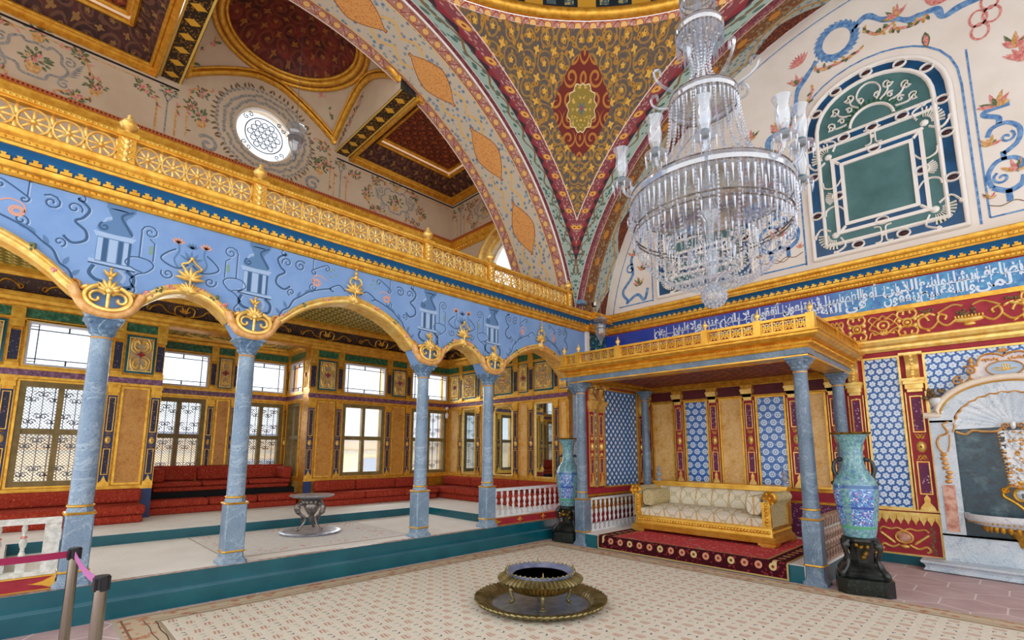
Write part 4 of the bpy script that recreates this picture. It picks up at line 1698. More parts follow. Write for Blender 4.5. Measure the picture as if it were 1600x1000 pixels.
m.tube([(CX + (RR - .12) * cos(2 * pi * k / 60), CY + (RR - .12) * sin(2 * pi * k / 60), ZR + .03) for k in range(60)], .035, 8, True)
m.build('gilt_ring', 'gold', cd, 60)
m = MB()
for sd in range(4):
    pts = [edge_pt((sd + f / 24) / 4 if f < 24 else ((sd + 1) / 4 - 1e-6)) for f in range(25)]
    dx, dy = [(0, .05), (-.05, 0), (0, -.05), (.05, 0)][sd]
    m.tube([(x + dx, y + dy, z) for x, y, z in pts], .065, 6)
    m.tube([(x + dx * 2.2, y + dy * 2.2, z + .08) for x, y, z in pts], .03, 6)
m.build('gilt_rib', 'gold', cd, 60)
# closing walls above the beams on the cross sides of the middle bay
for y, nm in ((1.55, 'a'), (4.79, 'b')):
    pts = [p for p in [edge_pt((0 if y < 3 else .5) + .25 * f / 24) for f in range(25)]]
    m = MB().grid([[(p[0], y, 9.06) for p in pts], [(p[0], y, p[2]) for p in pts]])
    struct(m.build('wall_tympanum_' + nm, 'gallery_plaster'))
pb = {k: MB() for k in ('leaf', 'rose', 'ochre')}
FT = FY(4.78)
for k in range(14):
    t = k / 13
    for col in ('leaf', 'rose', 'ochre'):
        pb[col].poly(FT, leaf(-11 + t * 1.1, 9.2 + t * .62 + random.uniform(-.06, .06), random.uniform(0, 6.28), .1, .05), .004 + k * 1e-5)
for (qx, qy) in ((X0, Y0), (X1, Y0), (X1, Y1), (X0, Y1)):
    dx, dy = CX - qx, CY - qy
    L = hypot(dx, dy)
    dx, dy = dx / L, dy / L
    for k in range(26):
        f = random.uniform(.18, .72)
        sidev = random.uniform(-.75, .75) * f
        px, py = qx + dx * f + -dy * sidev, qy + dy * f + dx * sidev
        z = 9.27 + (ZR - 9.27) * sin(min(1, (f + abs(sidev) * .25) / .85) * pi / 2) - .05
        Fp = Fr((px, py, z), (-dy, dx, 0), (dx * .75, dy * .75, .66), (dx * .66, dy * .66, -.75))
        pb[random.choice(['leaf', 'leaf', 'rose', 'ochre'])].poly(Fp, leaf(0, 0, random.uniform(0, 6.28), .17, .07), 0)
for k, m in pb.items():
    m.build('painted_spray', 'paint_' + k, cd)

# ================================================================ the great arch over the arcade (soffit), pendentive, dome, lunette
R6, ZC = 6.0, 3.7


def arch_uv(F3, r0, v0, n0, n1, s0, s1, steps=90, across=4):
    """F3(angle, v) -> point; returns builder and uv list"""
    m, uv, rows = MB(), [], []
    for i in range(steps + 1):
        a = n0 + (n1 - n0) * i / steps
        row = []
        for j in range(across + 1):
            v = v0 * j / across
            row.append(F3(a, v))
            uv.append((a * R6, v))
        rows.append(row)
    m.grid(rows)
    return m, uv


TH0 = radians(83)
m, uv = arch_uv(lambda a, v: (-6.83 - v, 2.7 + R6 * sin(a), ZC + R6 * cos(a)), R6, 1.58, -TH0, TH0, 0, 0)
sf = struct(m.build('wall_great_arch', 'soffit_paint', smooth=80, uv=uv))
m = MB().tube([(-6.84, 2.7 + R6 * sin(a), ZC + R6 * cos(a)) for a in [-TH0 + 2 * TH0 * i / 80 for i in range(81)]], .022, 6)
m.build('edge_line', 'plaster_white', sf)
# body of the arch seen from the gallery
m = MB()
rows = [[(-8.41, 2.7 + R6 * sin(a), ZC + R6 * cos(a)), (-8.41, 2.7 + (R6 + .9) * sin(a), ZC + (R6 + .9) * cos(a))] for a in [-TH0 + 2 * TH0 * i / 60 for i in range(61)]]
m.grid(rows)
m.build('back_face', 'gallery_plaster', sf)
# lunette arch
m, uv = arch_uv(lambda a, v: (-.83 + (R6 + .05 * v / 1.15) * sin(a), 8.7 + v, ZC + .28 * v / 1.15 + (R6 + .05 * v / 1.15) * cos(a)), R6, 1.15, -TH0, TH0, 0, 0)
struct(m.build('wall_lunette_arch', 'soffit_brown', smooth=80, uv=uv))
# pendentive: part of a sphere between the two arches and the ring of the dome
RS = R6 * sqrt(2)
ZRING = 9.74
m = MB()
rows = []
for i in range(61):
    z = 4.6 + (ZRING - 4.6) * i / 60
    rr = sqrt(max(RS * RS - (z - ZC) ** 2, .01))
    # angle range where x > -6.83 and y < 8.7
    a0 = math.acos(min(1, 6.0 / rr))            # from the +y axis towards -x
    row = []
    for j in range(41):
        a = a0 + (pi / 2 - 2 * a0) * j / 40
        row.append((HC[0] - rr * sin(a), HC[1] + rr * cos(a), z))
    rows.append(row)
m.grid(rows)
struct(m.build('ceiling_pendentive', 'pendentive', smooth=80))
# the ring and the lower dome
RD = sqrt(RS * RS - (ZRING - ZC) ** 2)
m = MB().lathe((HC[0], HC[1], 0), [(RD - .02, ZRING - .02), (RD - .03, ZRING + .12)], 96)
m.f = [f for f in m.f if len(f) == 4]
ringo = struct(m.build('trim_dome_border', 'soffit_paint', smooth=80, uv=[(2 * pi * (k % 96) / 96 * 5.9, .12 + .12 * (k // 96)) for k in range(192)]))
m = MB().tube([(HC[0] + (RD - .12) * cos(2 * pi * k / 96), HC[1] + (RD - .12) * sin(2 * pi * k / 96), ZRING + .19) for k in range(96)], .11, 10, True)
m.build('gilt_ring', 'gold', ringo, 60)
m = MB().lathe((HC[0], HC[1], ZRING + .2), [(RD - .1, 0), (RD - .1, .75), (RD - .25, 1.6), (RD - .8, 3.0), (RD - 1.9, 4.2), (RD - 3.4, 5.2), (.2, 5.8)], 96)
m.f = [f for f in m.f if len(f) == 4]
struct(m.build('ceiling_dome', 'drum_paint', smooth=80))

# ---- lunette wall with its two stained windows
FL_ = FY(9.85)
lun = [(-.83 + 6.05 * sin(a), 3.98 + 6.05 * cos(a)) for a in [-TH0 + 2 * TH0 * i / 60 for i in range(61)]]
m = MB().prism(FL_, [(lun[0][0], 4.9)] + lun + [(lun[-1][0], 4.9)], -.25, 0)
wall_lun = struct(m.build('wall_lunette', 'lunette_white'))


def lunwin(x0, x1, z0, zs, zt, nm):
    """stained window: dark blue border, teal field, white plaster tracery"""
    cx = (x0 + x1) / 2
    hw = (x1 - x0) / 2

    def arch(k):           # outline inset by k
        a = hw - k
        pts = [(cx - a, z0 + k), (cx + a, z0 + k), (cx + a, zs)]
        for t in range(1, 20):
            an = pi * t / 20
            pts.append((cx + a * cos(an) * (1 if True else 1), zs + (zt - zs - k) * sin(an) ** .82))
        return pts + [(cx - a, zs)]
    root = struct(MB().prism(FL_, arch(.03), .004, .012).build(nm, 'glass_blue'))
    MB().prism(FL_, arch(.2), .012, .02).build('teal_glass', 'glass_teal', root)
    T = MB()
    for k in (.0, .2):
        o = arch(k)
        T.strip(FL_, o + [o[0], o[1]], .085 if k == 0 else .075, .012, .05)
    a2 = hw - .2
    zb = zs - .12
    for z in (zb - .075, zb + .075):
        T.strip(FL_, [(cx - a2, z), (cx + a2, z)], .06, .012, .045)
    B = MB()
    B.fbox(FL_, cx - a2, cx + a2, zb - .05, zb + .05, .014, .024)
    # inner rectangle
    r0, r1, q0, q1 = cx - hw * .5, cx + hw * .5, z0 + .48, zb - .46
    for k in (0, .13):
        T.frame(FL_, r0 - k, r1 + k, q0 - k, q1 + k, .055, .014, .055)
    for sx, sz in ((r0, q0), (r1, q0), (r0, q1), (r1, q1)):
        ex = sx + (-.13 if sx == r0 else .13)
        ez = sz + (-.13 if sz == q0 else .13)
        T.strip(FL_, [(sx, sz), (ex, ez)], .06, .014, .045)
    B.frame(FL_, r0 - .1, r1 + .1, q0 - .1, q1 + .1, .1, .014, .026)
    B.build('blue_glass', 'glass_blue', root)
    Rb = MB()
    spots = [(cx + f * a2, zb) for f in (-.5, 0, .5)] + [(cx, q1 + .07), (cx, q0 - .07), (r0 - .07, (q0 + q1) / 2), (r1 + .07, (q0 + q1) / 2)]
    spots += [(x, z) for x in (x0 + .1, x1 - .1) for z in (z0 + .8, z0 + 1.55, zb + .02)] + [(cx + f * hw, z0 + .1) for f in (-.35, .25)]
    spots += [(cx + (hw - .1) * cos(t), zs + (zt - zs - .1) * sin(t) ** .82) for t in (.55, 1.05, 1.57, 2.1, 2.6)]
    for x, z in spots:
        T.strip(FL_, [(x + .085 * cos(t * .4488), z + .062 * sin(t * .4488)) for t in range(15)], .03, .02, .045)
        Rb.dome(FL_, x, z, .055, .038, .02, 0, .024, 10, 2)
    Rb.build('ruby_glass', 'glass_ruby', root, 60)
    # fan tracery in the head
    G = MB()
    fx, fz = cx, zb + .11
    T.strip(FL_, arc(fx, fz, .31, .30, 0, 180, 18), .05, .016, .045)
    for k in range(17):
        an = radians(8 + k * 10.25)
        G.dome(FL_, fx + .38 * cos(an), fz + .37 * sin(an), .06, .018, .03, an, .014, 6, 2)
    for an, L in ((18, .62), (42, .68), (66, .66), (114, .66), (138, .68), (162, .62)):
        sg = 1 if an > 90 else -1
        a = radians(an)
        ex, ez = fx + L * cos(a), fz + L * sin(a) * .95
        T.strip(FL_, smooth([(fx + .36 * cos(a), fz + .36 * sin(a)), (fx + .52 * cos(a + sg * .1), fz + .5 * sin(a + sg * .1)), (ex, ez)], 4) + spiral(ex, ez, .085, a + sg * 1.5, 1.2, sg, 10), .028, .016, .04)
        G.strip(FL_, spiral(ex, ez + .01, .05, a, 1.0, sg, 8), .02, .016, .03)
        T.strip(FL_, spiral(fx + .47 * cos(a - sg * .16), fz + .45 * sin(a - sg * .16), .06, a, 1.2, -sg, 8), .024, .016, .04)
    T.strip(FL_, smooth([(fx - .1, fz + .36), (fx - .17, fz + .52), (fx - .12, fz + .66), (fx, fz + .72), (fx + .12, fz + .66), (fx + .17, fz + .52), (fx + .1, fz + .36)], 4), .03, .016, .04)
    # corner shells and side palms
    def shell(x, z, a0, s=.3):
        for k in range(9):
            an = a0 + (k - 4) * .22
            T.strip(FL_, [(x + .09 * cos(an), z + .09 * sin(an)), (x + s * cos(an), z + s * sin(an))], [.012, .03], .016, .035)
            G.strip(FL_, [(x + .1 * cos(an + .11), z + .1 * sin(an + .11)), (x + s * .9 * cos(an + .11), z + s * .9 * sin(an + .11))], [.008, .022], .014, .012)
        T.dome(FL_, x, z, .06, .06, .04, 0, .016, 10, 2)
        for sg in (-1, 1):
            an = a0 + sg * 1.7
            px, pz = x + .10 * cos(an), z + .10 * sin(an)
            T.strip(FL_, smooth([(px, pz), (px + .17 * cos(an - sg * .5), pz + .17 * sin(an - sg * .5)), (px + .27 * cos(an - sg * 1.2) , pz + .27 * sin(an - sg * 1.2))], 4) + spiral(px + .27 * cos(an - sg * 1.2), pz + .27 * sin(an - sg * 1.2), .035, an, 1, sg, 8), .034, .016, .045)
            G.strip(FL_, smooth([(px, pz), (px + .15 * cos(an - sg * .45), pz + .15 * sin(an - sg * .45)), (px + .25 * cos(an - sg * 1.1), pz + .25 * sin(an - sg * 1.1))], 4), .022, .014, .02)
    xl, xr = cx - a2 + .15, cx + a2 - .15
    zt_, zb_ = zb - .26, z0 + .36
    shell(xl, zt_, radians(140), .26)
    shell(xr, zt_, radians(40), .26)
    shell(xl, zb_, radians(220), .26)
    shell(xr, zb_, radians(-40), .26)
    zm = (q0 + q1) / 2
    for x, d in ((xl + .02, pi), (xr - .02, 0)):
        for k in range(7):
            an = d + (k - 3) * .22
            T.strip(FL_, [(x - .1 * cos(d) + .06 * cos(an), zm + .06 * sin(an)), (x - .1 * cos(d) + .22 * cos(an), zm + .22 * sin(an) * .8)], [.012, .026], .016, .035)
        T.strip(FL_, arc(x - .1 * cos(d), zm, .07, .07, 0, 360, 12), .025, .016, .04)
        for sg in (-1, 1):
            T.strip(FL_, [(x - cos(d) * a, zm + sg * b) for a, b in smooth([(.15, .30), (.08, .2), (-.02, .17), (-.12, .22), (-.14, .32)], 4)], .032, .016, .045)
            G.strip(FL_, [(x - cos(d) * a, zm + sg * b) for a, b in smooth([(.13, .29), (.07, .185), (-.02, .15), (-.11, .2)], 4)], .02, .014, .02)
    for z in (q1 + .3, q0 - .3):
        for sx in (-1, 1):
            T.strip(FL_, [(cx + sx * a, z + b) for a, b in smooth([(.12, .14), (.04, .12), (.03, 0), (.04, -.12), (.12, -.14)], 4)], .026, .016, .04)
        T.dome(FL_, cx, z, .04, .04, .03, 0, .016, 8, 2)
    T.build('plaster_tracery', 'plaster_white', root, 60)
    G.build('green_glass', 'glass_green', root)
    return root


lunwin(-2.26, -.22, 5.1, 7.32, 8.33, 'window_3')
lunwin(-5.36, -3.32, 5.1, 6.45, 7.35, 'window_4')
lunwin(.82, 2.86, 5.1, 7.32, 8.33, 'window_5')

# ---- painted ornament of the lunette
pz = {k: MB() for k in ('blue', 'rose', 'ochre', 'leaf', 'umber')}
PZ = {'blue': .004, 'rose': .006, 'ochre': .0055, 'leaf': .0065, 'umber': .003}


def ls(col, pts, w=.03):
    pz[col].strip(FL_, pts, w, PZ[col])


def spray(x, z, s=1.0, n=14):
    for k in range(n):
        a = random.uniform(.2, 2.9)
        pz[random.choice(['leaf', 'rose', 'rose', 'ochre'])].poly(FL_, leaf(x, z, a, random.uniform(.1, .24) * s, .05 * s), .006 + k * 5e-5)


# blue line that follows window and arch
def wline(x0, x1, zs, zt):
    cx, hw = (x0 + x1) / 2, (x1 - x0) / 2
    return [(x0, 5.05), (x0, zs)] + [(cx - hw * cos(pi * t / 16), zs + (zt - zs) * sin(pi * t / 16) ** .82) for t in range(1, 16)] + [(x1, zs), (x1, 5.05)]


ls('blue', wline(-2.4, -.08, 7.35, 8.52), .03)
ls('blue', wline(-5.5, -3.18, 6.5, 7.5), .03)
ls('blue', [(-.83 + 5.82 * sin(a), 3.98 + 5.82 * cos(a)) for a in [-TH0 + 2 * TH0 * i / 60 for i in range(61)]], .022)
ls('blue', [(-6.4, 5.08), (-5.5, 5.08)], .03)
ls('blue', [(-3.18, 5.08), (-2.4, 5.08)], .03)
ls('blue', [(.02, 5.12), (.02, 7.9)], .025)
ls('blue', [(.02, 5.12), (.76, 5.12)], .025)
BW = [(-3.3, 7.05), (-3.05, 7.1), (-2.9, 7.42), (-2.86, 7.75), (-2.55, 7.86), (-2.38, 8.12), (-2.3, 8.5), (-2.12, 8.72), (-1.95, 8.92)]
ls('blue', smooth(BW, 6), lambda i: .06 + .05 * abs(sin(i * .28)))
for t in range(26):
    a = 2 * pi * t / 26
    pz['blue'].poly(FL_, leaf(-1.62 + .24 * cos(a), 9.12 + .26 * sin(a), a + .9, .17, .085), .004 + t * 3e-5)
ls('blue', [(-1.62 + .25 * cos(2 * pi * t / 24), 9.12 + .27 * sin(2 * pi * t / 24)) for t in range(25)], .06)
ls('blue', smooth([(-1.35, 9.2), (-1.15, 9.3), (-.95, 9.1), (-.78, 9.0), (-.6, 8.85), (-.45, 8.84), (-.25, 8.8), (-.18, 8.62), (.05, 8.66), (.5, 8.62), (1.0, 8.6)], 6), lambda i: .07 + .04 * abs(sin(i * .3)))
for a0, a1 in (((-2.95, 7.5), (-2.45, 7.9)), ((-2.5, 8.0), (-2.05, 8.4)), ((-2.0, 8.75), (-1.3, 8.72)), ((-1.2, 9.05), (-.85, 8.92)), ((-.85, 8.85), (-.35, 8.78))):
    mx, mz = (a0[0] + a1[0]) / 2, min(a0[1], a1[1]) - .05
    p = smooth([a0, (mx, mz), a1], 6)
    ls('rose', p, .05)
    for i, (x, z) in enumerate(p):
        pz['leaf' if i % 2 else 'ochre'].poly(FL_, leaf(x, z, random.uniform(0, 6), .1, .05), .0066 + i * 3e-5)
for x, z in ((-3.28, 7.2), (-2.72, 7.85), (-2.28, 8.62), (-.75, 9.0), (-3.2, 7.9)):
    spray(x, z, 1.1)
for x, z, d in ((-3.0, 7.35, 1.6), (-.3, 8.9, .9), (-2.2, 9.0, 2.0)):
    for k in range(9):
        pz['rose'].poly(FL_, leaf(x, z, d + (k - 4) * .25, .24, .05), .0058 + k * 4e-5)
for x, z in ((-2.86, 7.1), (-.42, 8.5)):
    pz['leaf'].poly(FL_, leaf(x, z, -pi / 2, .3, .11), .0066)
    pz['rose'].poly(FL_, leaf(x, z - .05, -pi / 2, .22, .07), .0069)
for x, z in ((-3.05, 6.55), (.35, 8.3), (.2, 8.1)):
    for k in range(2):
        ls('rose', arc(x, z + k * .22, .10, .13, 40, 400, 14), .03)


def side_stack(x, z0, sg=1):
    """column of blue C scrolls holding flowers, beside a window"""
    def q(P): return [(x + sg * a, z0 + b) for a, b in P]
    ls('blue', q(smooth([(-.16, .14), (-.19, .34), (-.08, .52), (.1, .52), (.18, .4), (.1, .3)], 6)), .06)
    ls('blue', q(smooth([(-.16, .14), (0, .04), (.14, .1), (.18, .22)], 6)), .075)
    ls('blue', q(smooth([(.0, .62), (.16, .74), (.2, .94), (.08, 1.08), (-.08, 1.06), (-.14, .94)], 6)), .06)
    ls('blue', q([(0, -.12), (0, .06)]), .07)
    ls('blue', q([(0, .52), (0, .66)]), .06)
    ls('blue', q(smooth([(0, 1.1), (0, 1.2), (-.14, 1.3), (-.1, 1.36), (.14, 1.36)], 5)), .07)
    ls('blue', q(spiral(-.05, .26, .1, 2, 1.2, 1)), .035)
    ls('blue', q(spiral(.06, .86, .09, 1, 1.2, -1)), .035)
    spray(x, z0 + 1.38, 1.2, 16)
    spray(x - sg * .12, z0 + .8, .9, 10)
    spray(x + sg * .1, z0 + .3, .9, 10)
    spray(x - sg * .2, z0 - .02, .6, 7)
    ls('umber', q(smooth([(-.24, -.1), (-.1, -.16), (.05, -.12), (.2, -.2), (.34, -.1)], 5)), .014)


side_stack(.25, 5.42)
side_stack(-2.68, 5.42, -1)
side_stack(-2.98, 5.42)
ls('blue', smooth([(-6.15, 5.2), (-6.28, 5.45), (-6.0, 5.8), (-6.02, 6.2), (-5.78, 6.55), (-5.7, 6.9)], 6), .07)
ls('blue', smooth([(-6.2, 5.14), (-5.9, 5.3), (-5.72, 5.14), (-5.62, 5.4)], 6), .07)
ls('blue', spiral(-6.05, 5.95, .13, 1, 1.2, 1), .04)
for x, z in ((-5.95, 6.25), (-5.85, 5.5), (-5.72, 5.85)):
    spray(x, z, 1.0, 12)
spray(.62, 7.35, 1.3, 20)
spray(.52, 7.6, 1.2, 14)
for k, m in pz.items():
    m.build('painted_ornament', 'paint_' + k, wall_lun)
# painted column beside the second stack
m = MB().fbox(FL_, .62, .80, 5.3, 7.25, .002, .005)
m.build('painted_column', MAT('painted_column', lambda: mix(ramp(noise(8, 5), .4, .6), '#D2BFBE', '#B9A0A6'), rough=.8), wall_lun)
# ================================================================ gallery behind the arcade
struct(MB().box(-11.3, -7.08, -3.6, 8.55, 4.62, 4.8).build('ceiling_gallery', 'ceiling_gilt'))
FR_ = FX(-12.6)                 # back of the recess
FRS = FY(4.55)                  # its side wall


def wall_open(m, F, a0, a1, b0, b1, holes, c0, c1):
    """wall slab with rectangular holes [(a0, a1, b0, b1)] that share columns"""
    cols = sorted(set([a0, a1] + [h[0] for h in holes] + [h[1] for h in holes]))
    for l, r in zip(cols, cols[1:]):
        hs = sorted([h for h in holes if h[0] <= l + 1e-6 and h[1] >= r - 1e-6], key=lambda h: h[2])
        z = b0
        for h in hs:
            if h[2] > z:
                m.fbox(F, l, r, z, h[2], c0, c1)
            z = h[3]
        if z < b1:
            m.fbox(F, l, r, z, b1, c0, c1)


LW = (1.10, 2.80)               # lower windows
TW = (3.06, 3.79)               # transoms
WL = [(-.14, .88)]
WR = [(5.35, 6.47), (7.26, 8.42)]
m = MB()
wall_open(m, FW, -1.4, 1.75, .3, 4.75, [(a, b, *LW) for a, b in WL] + [(a, b, *TW) for a, b in WL], -.3, 0)
wall_open(m, FW, 4.52, 8.5, .3, 4.75, [(a, b, *LW) for a, b in WR] + [(a, b, *TW) for a, b in WR], -.3, 0)
m.fbox(FW, 1.75, 4.52, 4.05, 4.75, -.3, 0)
m.fbox(FW, -3.6, -1.4, .3, 4.75, -.3, 0)
struct(m.build('wall_windows', 'gold_old'))
RWN = [(1.82, 2.80), (3.48, 4.46)]
m = MB()
wall_open(m, FR_, 1.6, 4.6, .3, 4.3, [(a, b, *LW) for a, b in RWN] + [(a, b, *TW) for a, b in RWN], -.25, 0)
struct(m.build('wall_recess_back', 'gold_old'))
SW = [(-12.46, -11.66)]
m = MB()
wall_open(m, FRS, -12.6, -11.3, .3, 4.3, [(a, b, *LW) for a, b in SW] + [(a, b, *TW) for a, b in SW], -.2, 0)
m.fbox(FRS, -11.56, -11.30, .3, 4.05, 0, .004)
struct(m.build('wall_recess_right', 'gold_leaf_pale'))
struct(MB().box(-12.6, -11.3, 1.55, 1.7, .3, 4.3).build('wall_recess_left', 'gold_old'))
m = MB().box(-12.65, -11.2, 1.6, 4.6, 4.14, 4.2)
c = struct(m.build('ceiling_recess', 'ceiling_gilt'))
m = MB()
for r, z in ((.55, 4.13), (.3, 4.11)):
    m.tube([(-11.95 + r * cos(t * .2618), 3.1 + 1.6 * r * sin(t * .2618), z) for t in range(24)], .03, 6, True)
m.build('rosette', 'gold_leaf_pale', c, 60)
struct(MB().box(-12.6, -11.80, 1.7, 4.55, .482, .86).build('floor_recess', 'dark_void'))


# ---- bands and cornice that run round the room
def bands(F, a0, a1, tagname):
    m = MB().fbox(F, a0, a1, 2.885, 2.985, .001, .012)
    root = struct(m.build('trim_purple_' + tagname, 'marble_purple'))
    m = MB().fbox(F, a0, a1, 2.84, 2.885, 0, .03).fbox(F, a0, a1, 2.985, 3.03, 0, .035).fbox(F, a0, a1, 1.0, 1.06, 0, .03).fbox(F, a0, a1, 3.80, 3.835, 0, .03)
    m.build('gilt_line', 'gold', root)
    m = MB().fbox(F, a0, a1, 3.85, 4.0, .001, .012)
    m.build('green_band', 'marble_forest', root)
    m = MB().grid([[F(a, z, c) for c, z in [(0, 4.02), (.03, 4.02), (.05, 4.07), (.09, 4.10), (.11, 4.15), (.11, 4.17), (.14, 4.20), (.14, 4.23), (0, 4.23)]] for a in (a0, a1)], closed_v=True, caps=True)
    m.build('gilt_cornice', 'gold', root)
    return root


def cove(F, a0, a1, tagname, n):
    """dark frieze with gilt scrolls, sloping to the ceiling"""
    G = Fr(F(0, 4.23, .02), F.u, (F.v * .9 + F.n * .43).normalized(), (F.n * .9 - F.v * .43).normalized())
    root = struct(MB().fbox(G, a0, a1, 0, .30, -.02, 0).build('trim_cove_' + tagname, 'floral_frieze'))
    m = MB().grid([[F(a, z, c) for c, z in [(.1, 4.48), (.17, 4.48), (.20, 4.53), (.24, 4.56), (.24, 4.62), (.1, 4.62)]] for a in (a0, a1)], closed_v=True, caps=True)
    m.build('gilt_cornice', 'gold', root)
    m = MB()
    st = (a1 - a0) / n
    for k in range(n):
        x = a0 + (k + .5) * st
        for sg in (-1, 1):
            q = lambda P: [(x + sg * a, b) for a, b in P]
            m.strip(G, q(smooth([(.02, .04), (.14, .06), (.16, .2), (.06, .24), (.03, .16)], 4)), .028, 0, .03)
            m.strip(G, q(smooth([(.10, .05), (.28, .1), (.38, .2), (.5, .17), (.56, .08)], 4)), .028, 0, .03)
            m.strip(G, q(spiral(.56, .13, .05, -1.5, 1.1, 1, 8)), .02, 0, .03)
        for j in range(5):
            an = pi / 2 + (j - 2) * .5
            m.dome(G, x + .06 * cos(an), .1 + .06 * sin(an), .06, .016, .03, an, 0, 6, 2)
    m.build('gilt_scroll', 'gold', root, 60)
    return root


bands(FW, -3.0, 1.76, 'left')
bands(FW, 4.52, 8.5, 'right')
bands(FE, -11.25, -6.9, 'end')
bands(FR_, 1.7, 4.55, 'recess')
bands(FRS, -12.6, -11.56, 'recess_side')
m = MB().grid([[FW(a, z, c) for c, z in [(0, 4.05), (.05, 4.07), (.09, 4.10), (.11, 4.15), (.11, 4.17), (.14, 4.20), (.14, 4.23), (0, 4.23)]] for a in (1.76, 4.52)], closed_v=True, caps=True)
struct(m.build('trim_lintel', 'gold'))
cove(FW, -3.0, 8.4, 'long', 8)
cove(FE, -11.1, -7.1, 'end', 3)


# ---- windows: wooden sash with two by two lights, wire lattice and iron scrolls; a pale leaded transom above
def sash(F, a0, a1, name, white=False, grille=True):
    root = struct(MB().frame(F, a0, a1, LW[0], LW[1], .085, -.12, .02).build(name, 'window_wood' if not white else 'window_white'))
    m = MB()
    mx = (a0 + a1) / 2
    m.fbox(F, mx - .04, mx + .04, LW[0] + .085, LW[1] - .085, -.1, .005)
    mz = LW[0] + (LW[1] - LW[0]) * .52
    m.fbox(F, a0 + .085, a1 - .085, mz - .045, mz + .045, -.1, .006)
    m.build('sash_bar', 'window_wood' if not white else 'window_white', root)
    m = MB().fbox(F, a0 + .08, a1 - .08, LW[0] + .08, LW[1] - .08, -.075, -.07)
    m.build('pane', 'pane', root)
    m = MB().frame(F, a0 - .03, a1 + .03, LW[0] - .03, LW[1] + .03, .03, 0, .035)
    m.build('gilt_edge', 'gold', root)
    if grille:
        m = MB().add([F(a0 + .08, LW[0] + .08, -.10), F(a1 - .08, LW[0] + .08, -.10), F(a1 - .08, LW[1] - .08, -.10), F(a0 + .08, LW[1] - .08, -.10)], [(0, 1, 2, 3)])
        m.build('wire_lattice', 'lattice_fine', root)
        m = MB()
        wd = (a1 - a0 - .17)
        for k in range(6):
            x = a0 + .085 + wd * (k + .5) / 6
            m.tube([F(x, LW[0] + .08, -.15), F(x, LW[1] - .08, -.15)], .009, 4)
        for zc in (LW[0] + .22, mz - .2, mz + .2, LW[1] - .25):
            for k in range(6):
                x = a0 + .085 + wd * (k + .5) / 6
                for sg in (-1, 1):
                    m.tube([F(p, q, -.15) for p, q in spiral(x + sg * .04, zc + (.05 if k % 2 else -.04), .055, pi * (sg < 0), 1.2, sg, 8)], .010, 4)
            m.tube([F(a0 + .08, zc + .1, -.15), F(a1 - .08, zc + .1, -.15)], .005, 4)
        m.build('iron_grille', 'iron_grille', root)
    return root


def transom(F, a0, a1, name):
    root = struct(MB().frame(F, a0, a1, TW[0], TW[1], .035, -.1, .012).build(name, 'window_white'))
    MB().fbox(F, a0 + .03, a1 - .03, TW[0] + .03, TW[1] - .03, -.05, -.045).build('pane', 'pane', root)
    m = MB()
    for x in (a0 + .13, a1 - .13):
        m.fbox(F, x - .008, x + .008, TW[0] + .03, TW[1] - .03, -.05, -.03)
    for z in (TW[0] + .12, TW[1] - .12):
        m.fbox(F, a0 + .03, a1 - .03, z - .008, z + .008, -.05, -.03)
    mx = (a0 + a1) / 2
    for z in (TW[0] + .07, TW[1] - .07):
        m.fbox(F, mx - .012, mx + .012, z - .05, z + .05, -.05, -.03)
        for x in (a0 + .08, a1 - .08):
            m.fbox(F, x - .05, x + .05, z - .006, z + .006, -.05, -.03)
    m.build('lead_line', 'lead_line', root)
    m = MB().frame(F, a0 - .025, a1 + .025, TW[0] - .025, TW[1] + .025, .025, 0, .03)
    m.build('gilt_edge', 'gold', root)


num = 6
for F, lst in ((FW, WL + WR), (FR_, RWN), (FRS, SW)):
    for a, b in lst:
        sash(F, a, b, 'window_%d' % num, grille=not (F is FW and a == 5.35))
        transom(F, a, b, 'window_%d' % (num + 1))
        num += 2


